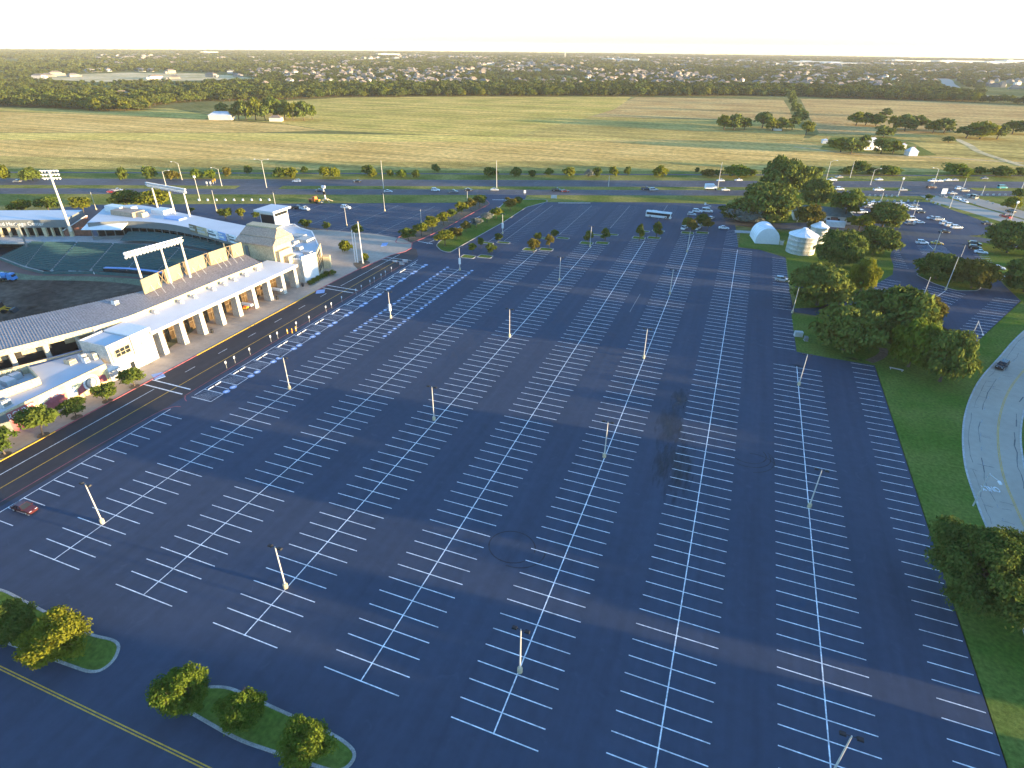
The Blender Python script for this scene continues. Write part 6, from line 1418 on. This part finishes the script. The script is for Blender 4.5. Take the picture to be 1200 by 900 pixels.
# side lot
PK = 'cars parked in the side lot'
WL, DL = 'white car in the crowded rows of the side lot', 'dark car in the crowded rows of the side lot'
a0 = .32
for kind, col, px, py, a, lb in (('sedan', 'black', 1007, 240.5, a0, 'black car at the left end of the far left cluster of the side lot'), ('suv', 'white', 1013, 241.5, a0, 'white car second from the left in the far left cluster of the side lot'), ('sedan', 'silver', 1018, 241, a0, 'silver car in the crowded rows of the side lot'), ('suv', 'white', 1024, 240, a0, 'white car in the middle of the far left cluster of the side lot'), ('sedan', 'white', 1030, 240, a0, 'white car at the right end of the far left cluster of the side lot'), ('sedan', 'grey', 1016, 243.5, a0, 'dark car in front of the far left cluster of the side lot'), ('sedan', 'silver', 1002, 250, a0, 'silver car behind the oak at the left of the side lot'), ('suv', 'white', 1010, 250, a0, 'white car behind the oak at the left of the side lot'),
        ('pickup', 'white', 1054, 240, a0, 'white pickup at the upper end of the slanted white row by the verge'), ('suv', 'white', 1059, 242, a0, 'second white car of the slanted white row by the verge'), ('sedan', 'white', 1064.5, 244, a0, 'third white car of the slanted white row by the verge'), ('suv', 'white', 1069, 246, a0, 'fourth white car of the slanted white row by the verge'), ('sedan', 'white', 1074, 246, a0, 'last white car of the slanted white row by the verge'), ('sedan', 'grey', 1071, 241.5, a0, 'dark grey car behind the slanted white row'), ('sedan', 'black', 1078.5, 249.5, a0, 'black car below the end of the slanted white row'), ('pickup', 'red', 1062.5, 255.5, a0, 'red pickup beside the oak in the side lot'), ('van', 'white', 1067, 259, a0, 'tall white van by the lamp post in the side lot'), ('sedan', 'grey', 1065.5, 263.5, a0, 'dark car in front of the tall white van'), ('sedan', 'white', 1076.5, 262, a0, 'white car right of the tall white van'), ('sedan', 'beige', 1024, 260.5, a0, 'pale beige car under the spreading oak'),
        ('sedan', 'white', 1092, 257, a0, 'white car left of the silver one in the open middle of the side lot'), ('suv', 'silver', 1099.5, 258.5, a0, 'silver car in the open middle of the side lot'), ('suv', 'white', 1107, 263.5, a0, 'left car of three white ones side by side'), ('suv', 'white', 1113, 265.5, a0, 'middle car of three white ones side by side'), ('suv', 'white', 1120, 268, a0, 'right car of three white ones side by side'), ('sedan', 'black', 1106.5, 273, a0, 'black car in front of three white ones'), ('sedan', 'black', 1156, 263, a0, 'black car alone near the right side of the side lot'),
        ('suv', 'white', 1080, 286, .1, 'white car left of the yellow car'), ('sedan', 'yellow', 1097.5, 286.5, .05, 'yellow car in the striped bays'), ('suv', 'black', 1142, 287.5, -.1, 'upper black car at the right bays'), ('suv', 'black', 1142, 292, -.1, 'lower black car at the right bays'), ('sedan', 'white', 1149, 297, -.1, 'white car below two black ones'), ('sedan', 'white', 1169, 315.5, -.1, 'white car alone at the right bays'), ('sedan', 'silver', 1176, 328.5, -.1, 'pale car half under the dark oak at right edge'), ('sedan', 'grey', 1041, 277, .3, 'dark car by the small kerb at the left of the side lot')):
    car(kind, col, at(px, py), a, lb, PK, z=.11)
# cars in the lot
car('sedan', 'black_sunglow', at(30, 598), .12, 'dark car reddened as if by low sun, parked alone at the left edge of the lot').rotation_euler[2] = .05  # the low sun's orange light is mixed into the dark paint
car('sedan', 'white', at(848, 268.5), .15, 'white car driving past the bus toward the grass', None, 'moving_car')
car('suv', 'silver', at(916, 329.5), 0, 'silver car parked alone in the single row beside the oak')
car('suv', 'white', at(817, 249), .1, 'white car behind the cone trees right of the bus'); car('van', 'white', at(828.5, 249), .1, 'white van with a folded boom on its roof', None, 'parked_van', 'van')
car('pickup', 'white', at(817.5, 268.5), 1.3, 'white pickup between two island trees'); car('suv', 'white', at(802, 268.5), 1.3, 'white car half hidden left of the lit island tree'); car('sedan', 'white', at(833, 257), 1.2, 'white car partly behind the autumn tinged tree'); car('hatch', 'silver', at(810.5, 252.5), .1, 'small silver car between the bus and the white van')
t = bpy.data.objects['parked_van']
b = MB().tube((-2.2, 0, 2.3), (1.5, 0, 3.2), .12, .1, 6).tube((1.5, 0, 3.2), (-1.2, 0, 3.9), .1, .08, 6).box(-1.9, -1.1, -.5, .5, 3.6, 4.5); b.build('boom', K['white'], t)
car('pickup', 'black', at(349, 245), .5, 'black pickup parked next to a white one in the west lot'); car('pickup', 'white', at(357, 246), -.15, 'white pickup parked next to a black one in the west lot'); car('suv', 'white', at(405.5, 244.5), .1, 'white car behind a lamp post in the west lot'); car('sedan', 'black', at(319, 244.5), .2, 'dark car showing past the lookout tower roof')
p = at(1173, 431); car('suv', 'black', p, math.radians(238), 'dark car driving down the bend of the winding road', None, 'moving_car', z=.1)
# bus
g = at(771.5, 255.5); t = thing('bus', 'white city bus with dark window band parked across the bays', 'bus', (g.x, g.y, .09), -.06)
b = MB(); prof = [(-1.25, .35), (-1.27, 1.2), (-1.22, 2.8), (-1.05, 3.05), (1.05, 3.05), (1.22, 2.8), (1.27, 1.2), (1.25, .35)]
loft(b, [[(x, y*w, z if z < 3 else z-d) for y, z in prof] for x, w, d in ((-6.1, .94, .12), (-5.9, 1, 0), (5.8, 1, 0), (6.1, .94, .15))], 0); b.build('body', K['white'], t)
for s in (-1, 1):
    y0, y1 = (-1.30, -1.255) if s < 0 else (1.255, 1.30)
    MB().box(-5.7, 5.6, y0, y1, 1.45, 2.55).build('window_band', K['glass'], t)
    for k in range(8): MB().box(-5.6+k*1.42, -5.5+k*1.42, y0-.012, y1+.012, 1.45, 2.55).build('window_post', K['black'], t)
MB().box(6.08, 6.14, -1.1, 1.1, 1.2, 2.7).build('windscreen', K['glass'], t); MB().box(4.2, 5.2, -1.315, -1.30, .45, 2.5).build('door', K['black'], t)
for x in (-3.9, 3.6):
    for y in (-1.15, 1.15): w = MB().tube((x, y-.14, .5), (x, y+.14, .5), .5, .5, 14).build('wheel', K['rubber'], t); MB().tube((x, y-.16, .5), (x, y+.16, .5), .27, .27, 10).build('rim', K['steel'], w)
MB().box(-3.5, -1.0, -.8, .8, 3.04, 3.25).build('roof_unit', K['white'], t); MB().box(1.5, 3.2, -.6, .6, 3.04, 3.2).build('roof_hatch', K['steel'], t)
# box van on the highway
g = at(833, 222.5); t = thing('box_van', 'pale box van with rounded load on the near carriageway', 'van', (g.x, g.y, .06), ha)
MB().box(-3.6, 1.4, -1.15, 1.15, .8, 3.3).build('cargo_box', K['vinyl'], t); frust(MB(), (1.45, 3.4, -1.0, 1.0, .5), (1.5, 2.7, -.9, .9, 2.3)).build('cab', K['white'], t); MB().box(2.7, 3.0, -.85, .85, 1.4, 2.1).build('windscreen', K['glass'], t)
for x in (-2.2, 2.3):
    for y in (-1, 1): MB().tube((x, y-.15, .45), (x, y+.15, .45), .45, .45, 12).build('wheel', K['rubber'], t)
# boom lift and orange tractor on the verge
g = at(369, 237.5); t = thing('tractor', 'orange work tractor with a low trailer on the near verge', 'tractor', (g.x, g.y, .05), -.1)
MB().box(-3, 1.2, -1.2, 1.2, .9, 1.9).build('body', K['orange'], t); frust(MB(), (-.6, 1.2, -1.0, 1.0, 1.9), (-.4, 1.0, -.9, .9, 3.2)).build('cab', K['orange'], t); MB().box(1.2, 3.4, -.6, .6, .9, 1.9).build('hood', K['amber'], t); MB().box(3.5, 5.5, -1.0, 1.0, .6, .9).build('blade', K['cream'], t)
for x, r in ((-1.8, .8), (2.3, .6)):
    for y in (-1.2, 1.2): MB().tube((x, y-.2, r), (x, y+.2, r), r, r, 14).build('wheel', K['rubber'], t)
g = at(382, 236); t = thing('boom_lift', 'white boom lift with raised basket on spread outriggers', 'lift', (g.x, g.y, .05), .1)
MB().box(-1.2, 1.2, -.8, .8, .7, 1.3).build('chassis', K['cream'], t); MB().tube((0, 0, 1.3), (-.4, 0, 4.6), .35, .3, 8).build('mast', K['white'], t); MB().box(-.9, .3, -.4, .4, 3.4, 5.0).build('counterweight', K['black'], t); MB().tube((-.4, 0, 4.6), (-.6, 0, 7.4), .28, .2, 8).build('boom', K['white'], t); MB().box(-1.3, .6, -.6, .6, 6.7, 7.9).build('basket', K['white'], t)
for x, y in ((2.6, 1.8), (2.9, -1.6), (-2.6, 1.5), (-2.6, -1.7)): MB().tube((x*.3, y*.3, 1.0), (x, y, .15), .18, .16, 6).tube((x, y, 0), (x, y, .2), .4, .4, 8).build('outrigger', K['cream'], t)
# field machines in the stadium
g = at(8, 330); t = thing('tanker_truck', 'bright blue truck on the dirt infield at left edge', 'truck', (g.x, g.y, .2), .35)
MB().box(-3.6, 1.2, -1.1, 1.1, .9, 1.2).build('chassis', K['black'], t); MB().tube((-3.5, 0, 2.0), (1.0, 0, 2.0), 1.0, 1.0, 14).build('tank', K['bluepaint'], t); frust(MB(), (1.4, 3.6, -1.1, 1.1, .8), (1.5, 2.9, -1.0, 1.0, 2.8)).build('cab', K['bluepaint'], t); MB().box(2.95, 3.3, -.9, .9, 1.7, 2.4).build('windscreen', K['glass'], t); MB().box(-1.6, -.6, -1.06, 1.06, 1.4, 2.9).build('tank_band', K['white'], t)
for x in (-2.6, -1.4, 2.4):
    for y in (-1, 1): MB().tube((x, y-.18, .5), (x, y+.18, .5), .5, .5, 12).build('wheel', K['rubber'], t)
g = at(3, 367); t = thing('loader', 'yellow loader with dark bucket on the dirt infield', 'loader', (g.x, g.y, .2), .5)
MB().box(-2.4, 1.0, -1.0, 1.0, .9, 1.9).build('body', K['amber'], t); frust(MB(), (-1.0, .8, -.9, .9, 1.9), (-.8, .6, -.8, .8, 3.2)).build('cab', K['black'], t); MB().tube((1.0, -.7, 1.4), (3.0, -.7, .9), .15, .15, 6).tube((1.0, .7, 1.4), (3.0, .7, .9), .15, .15, 6).build('arm', K['amber'], t); frust(MB(), (3.0, 4.2, -1.3, 1.3, .1), (2.9, 3.6, -1.3, 1.3, 1.2)).build('bucket', K['black'], t)
for x in (-1.5, 1.2):
    for y in (-1.1, 1.1): MB().tube((x, y-.25, .7), (x, y+.25, .7), .7, .7, 12).build('wheel', K['rubber'], t)

# ------------------------------------------------------------------ woods and suburbs towards the horizon
def inst_cloud(name, pts, protos, base):
    """one stuff object: copies of the protos on the points (geometry nodes)"""
    col = bpy.data.collections.new(name+'_kinds')
    for p in protos: col.objects.link(p)
    me = bpy.data.meshes.new(name); me.from_pydata([tuple(p[:3]) for p in pts], [], [])
    for nm, k in (('rot', 3), ('scl', 4), ('sclz', 5)):
        a = me.attributes.new(nm, 'FLOAT', 'POINT'); a.data.foreach_set('value', np.array([p[k] for p in pts], dtype=np.float32))
    o = link(name, me); o['kind'] = 'stuff'
    ng = bpy.data.node_groups.new(name, 'GeometryNodeTree'); ng.interface.new_socket('Geometry', in_out='INPUT', socket_type='NodeSocketGeometry'); ng.interface.new_socket('Geometry', in_out='OUTPUT', socket_type='NodeSocketGeometry')
    N = ng.nodes; L = ng.links; gi = N.new('NodeGroupInput'); go = N.new('NodeGroupOutput'); ip = N.new('GeometryNodeInstanceOnPoints'); ci = N.new('GeometryNodeCollectionInfo')
    ci.inputs['Collection'].default_value = col; ci.inputs['Separate Children'].default_value = True; ci.inputs['Reset Children'].default_value = True
    ip.inputs['Pick Instance'].default_value = True
    ra = N.new('GeometryNodeInputNamedAttribute'); ra.data_type = 'FLOAT'; ra.inputs['Name'].default_value = 'rot'
    sa = N.new('GeometryNodeInputNamedAttribute'); sa.data_type = 'FLOAT'; sa.inputs['Name'].default_value = 'scl'
    sz = N.new('GeometryNodeInputNamedAttribute'); sz.data_type = 'FLOAT'; sz.inputs['Name'].default_value = 'sclz'
    cx = N.new('ShaderNodeCombineXYZ'); cs = N.new('ShaderNodeCombineXYZ')
    L.new(ra.outputs['Attribute'], cx.inputs['Z'])
    L.new(sa.outputs['Attribute'], cs.inputs['X']); L.new(sa.outputs['Attribute'], cs.inputs['Y']); L.new(sz.outputs['Attribute'], cs.inputs['Z'])
    L.new(gi.outputs[0], ip.inputs['Points']); L.new(ci.outputs[0], ip.inputs['Instance']); L.new(cx.outputs[0], ip.inputs['Rotation']); L.new(cs.outputs[0], ip.inputs['Scale']); L.new(ip.outputs[0], go.inputs[0])
    md = o.modifiers.new('scatter', 'NODES'); md.node_group = ng
    return o
EDGE_PX = [(-500, 128), (-250, 128), (0, 126), (60, 129), (130, 131), (160, 131), (190, 123), (250, 119), (330, 117), (400, 114.5), (520, 113), (650, 113), (800, 113), (930, 113.2), (1000, 116), (1100, 119), (1200, 123), (1420, 132), (1700, 145)]
EDGE_W = [at(*p) for p in EDGE_PX]
def edge_dist(az):
    """distance of the wood edge at the azimuth az (from +Y towards +X)"""
    best = None
    for i in range(len(EDGE_W)-1):
        a, c = EDGE_W[i], EDGE_W[i+1]; aa = math.atan2(a.x, a.y); ac = math.atan2(c.x, c.y)
        if aa <= az <= ac: t = (az-aa)/(ac-aa); return a.lerp(c, t).length
    return 1400.0 if az > 0 else 1000.0
azs = [math.atan2(p.x, p.y) for p in EDGE_W]; AZ0, AZ1 = azs[0], azs[-1]
clear = [at(x, y) for x, y in ((20, 94), (110, 99), (200, 97.5), (305, 95.5), (285, 87.5), (230, 84.5), (150, 84), (60, 87))]
road_c = [at(x, y) for x, y in ((1085, 88), (1107, 93), (1112, 99), (1128, 107), (1160, 114), (1220, 122))]
def inpoly(x, y, P):
    r = False; n = len(P)
    for i in range(n):
        a, c = P[i], P[(i+1) % n]
        if (a.y > y) != (c.y > y) and x < (c.x-a.x)*(y-a.y)/(c.y-a.y)+a.x: r = not r
    return r
def blocked(x, y):
    if inpoly(x, y, clear): return True
    for i in range(len(road_c)-1):
        a, c = road_c[i], road_c[i+1]; d = c-a; t = max(0, min(1, ((x-a.x)*d.x+(y-a.y)*d.y)/d.length_squared))
        if math.hypot(x-a.x-d.x*t, y-a.y-d.y*t) < 24: return True
    return False
# front trees of the wood, one by one
lf = ('leaf_wood', 'leaf_wood', 'leaf', 'leaf_gold', 'leaf_wood')
nfront = 0; az = azs[1]
while az < azs[-2] and nfront < 260:
    d = edge_dist(az)+rnd.uniform(2, 34); h = rnd.uniform(8, 14); g = Vector((d*math.sin(az), d*math.cos(az), 0))
    if -.95 < az < .56 and not blocked(g.x, g.y):
        tree('woodland_tree', 'wood', lf[nfront % 5], g, rnd.uniform(5.5, 9.5), h, 'leafy tree along the front edge of the distant wood', 'front trees of the distant wood'); nfront += 1
    az += rnd.uniform(.0035, .0078)
def proto(name, me): return bpy.data.objects.new(name, me)
tp = []
for v in range(4):
    r, H = 6.0, 11.0
    m1 = crown('wood_crown', 6, 4.6, 6.0, 12, 26, 1.5, 200+v, K['leaf_wood' if v != 2 else 'leaf'], cr=.5); tp.append(proto('wood_tree', m1))
big = []
for v in range(3):
    cl = []
    mm = crown('wood_clump', 22, 5.2, 5.0, 30, 22, 3.2, 300+v, K['leaf_wood'], cr=.3); big.append(proto('wood_clump', mm))
pts = []; cp = []
q = random.Random(5)
for _ in range(34000):
    az = q.uniform(AZ0+.1, AZ1-.35); d0 = edge_dist(az); u = q.random(); d = d0+18+(2300-d0)*u**1.25
    x, y = d*math.sin(az), d*math.cos(az)
    belt = d-d0 < 230
    if blocked(x, y): continue
    if not belt and math.sin(x*.012+1.3)*math.sin(y*.009+.4)+.5*math.sin(x*.03+y*.021) > .3 and q.random() < .8: continue
    s = q.uniform(.7, 1.25)*(1.0 if belt else .62); pts.append((x, y, ground_z(d), q.uniform(0, 6.28), s, s*q.uniform(.8, 1.15)))
for _ in range(13000):
    az = q.uniform(AZ0+.05, AZ1-.3); d = 2200+6300*q.random()**1.2; x, y = d*math.sin(az), d*math.cos(az)
    if math.sin(x*.0031+1)*math.sin(y*.0023)+.5*math.sin(x*.009+y*.004) > .35 and q.random() < .8: continue
    s = q.uniform(.7, 1.3); cp.append((x, y, ground_z(d)-1, q.uniform(0, 6.28), s*1.1, q.uniform(.7, 1.15)))
inst_cloud('far_wood', pts, tp, None); inst_cloud('horizon_wood', cp, big, None)
# suburban houses: the 300 nearest as things, the rest as one mass
hm_ = []
for i, (wl_, rf_) in enumerate((('far_wall', 'far_roof'), ('conc', 'far_roof'), ('far_wall', 'shingle_brown'), ('far_wall', 'far_roof'), ('wall_pale', 'shingle_brown'))):
    lx, ly, h, rh = 17+i, 11+(i % 2)*2, 4.6+(i % 3)*1.2, 3.4; b = MB().box(-lx/2, lx/2, -ly/2, ly/2, 0, h, 0)
    g = lx*.25; b.add([(-lx/2-.5, -ly/2-.5, h), (lx/2+.5, -ly/2-.5, h), (lx/2+.5, ly/2+.5, h), (-lx/2-.5, ly/2+.5, h), (-g, 0, h+rh), (g, 0, h+rh)], [(3, 2, 1, 0), (0, 1, 5, 4), (1, 2, 5), (2, 3, 4, 5), (3, 0, 4)], 1)
    b.box(lx*.5, lx*.5+5, -ly*.4, ly*.3, 0, h*.7, 0)
    hm_.append(b.mesh('house', [K[wl_], K[rf_]]))
hp = []
for _ in range(3600):
    az = q.uniform(-.92, .52); d0 = edge_dist(az)+190; d = d0+3600*q.random()**1.3; x, y = d*math.sin(az), d*math.cos(az)
    dens = math.sin(x*.006+2)*math.sin(y*.005)+.4*math.sin(x*.015)
    px = pix((x, y, 0))[0]
    if blocked(x, y) or (dens < -.15 and px < 330) or dens < -.55: continue
    hp.append((x, y, ground_z(d), q.uniform(0, 6.28), q.uniform(.75, 1.15)*(1.2 if d > 2400 else .8), q.uniform(.8, 1.15), d))
hp.sort(key=lambda p: p[6])
HLB = ('small tan walled house with dark roof in the far suburb', 'pale grey house with dark roof in the far suburb', 'tan house with brown roof in the far suburb', 'broad tan house with dark roof in the far suburb', 'white house with brown roof in the far suburb')
for i, p in enumerate(hp[:270]):
    o = link('house', hm_[i % 5], None, p[:3]); o.rotation_euler = (0, 0, p[3]); o.scale = (p[4], p[4], p[5]); tag(o, HLB[i % 5], 'house', 'houses of the far suburb')
inst_cloud('far_houses', hp[270:], [proto('far_house', m) for m in hm_], None)
# houses on the bare clearing at left, one by one
CLH = ((46, 91.5, 1), (56, 90, 0), (66, 88.5, 2), (86, 90, 0), (105, 84.5, 1), (116, 84, 1), (127, 83.5, 4), (165, 83.5, 1), (178, 83.5, 3), (205, 92.5, 0), (183, 92.5, 4), (200, 86, 2), (258, 77, 0), (270, 86, 1), (279, 90, 3), (248, 90.5, 2))
for i, (x, y, k) in enumerate(CLH):
    g = at(x, y); o = link('house', hm_[k], None, g); o.rotation_euler = (0, 0, .3+i*.4); o.scale = (1.25, 1.1, .95); tag(o, ('tan', 'pale grey', 'brown roofed', 'broad tan', 'white')[k]+' new house on the bare pale clearing at upper left', 'house', 'new houses on the bare clearing')
# wide pale sheds near the horizon and one mast
for i, (x, y, w, dp, h) in enumerate(((722, 71.5, 150, 60, 10), (738, 72, 90, 60, 12), (955, 74.5, 240, 80, 10), (985, 76, 190, 90, 9), (1060, 72.5, 260, 90, 11), (1120, 73, 300, 90, 12), (1165, 74, 220, 90, 10), (1185, 72.5, 200, 80, 14), (455, 64.8, 150, 60, 12), (245, 61.5, 120, 60, 10))):
    g = at(x, y); r = g.length
    if r > 6500: g = g*(6500/r)
    g.z = ground_z(g.length); o = MB().box(-w/2, w/2, -dp/2, dp/2, -2, h, 0).box(-w*.3, -w*.1, -dp*.3, dp*.1, h, h+3, 1).build('warehouse', [K['wall_pale'], K['roof_pale']]); o.location = g; o.rotation_euler = (0, 0, .1*i)
    tag(o, ('long pale warehouse low on the horizon left of the mast' if x < 700 else ('pale warehouse beside the mast on the horizon' if x < 800 else 'wide pale warehouse on the right hand horizon')), 'warehouse', 'warehouses on the horizon')
g = at(662, 66.5); g = g*(4200/g.length); t = thing('radio_mast', 'thin lone mast standing on the horizon', 'mast', (g.x, g.y, ground_z(4200)))
MB().tube((0, 0, 0), (0, 0, 78), 2.2, 1.2, 6).build('mast', K['steel'], t); MB().box(-2.5, 2.5, -2.5, 2.5, 68, 72).build('antenna', K['white'], t)

# ------------------------------------------------------------------ air
USE_HAZE = True
if USE_HAZE:
    hz = MB().box(-12000, 12000, -600, 11000, -130, 90).build('haze', bpy.data.materials.new('haze_air')); hz['kind'] = 'stuff'
    m = hz.data.materials[0]; m.use_nodes = True; N = m.node_tree.nodes
    for n in list(N):
        if n.type == 'BSDF_PRINCIPLED': N.remove(n)
    pv = N.new('ShaderNodeVolumePrincipled'); pv.inputs['Color'].default_value = (1, .96, .88, 1); pv.inputs['Density'].default_value = 0.00005; pv.inputs['Anisotropy'].default_value = 0.0
    m.node_tree.links.new(pv.outputs[0], N['Material Output'].inputs['Volume'])
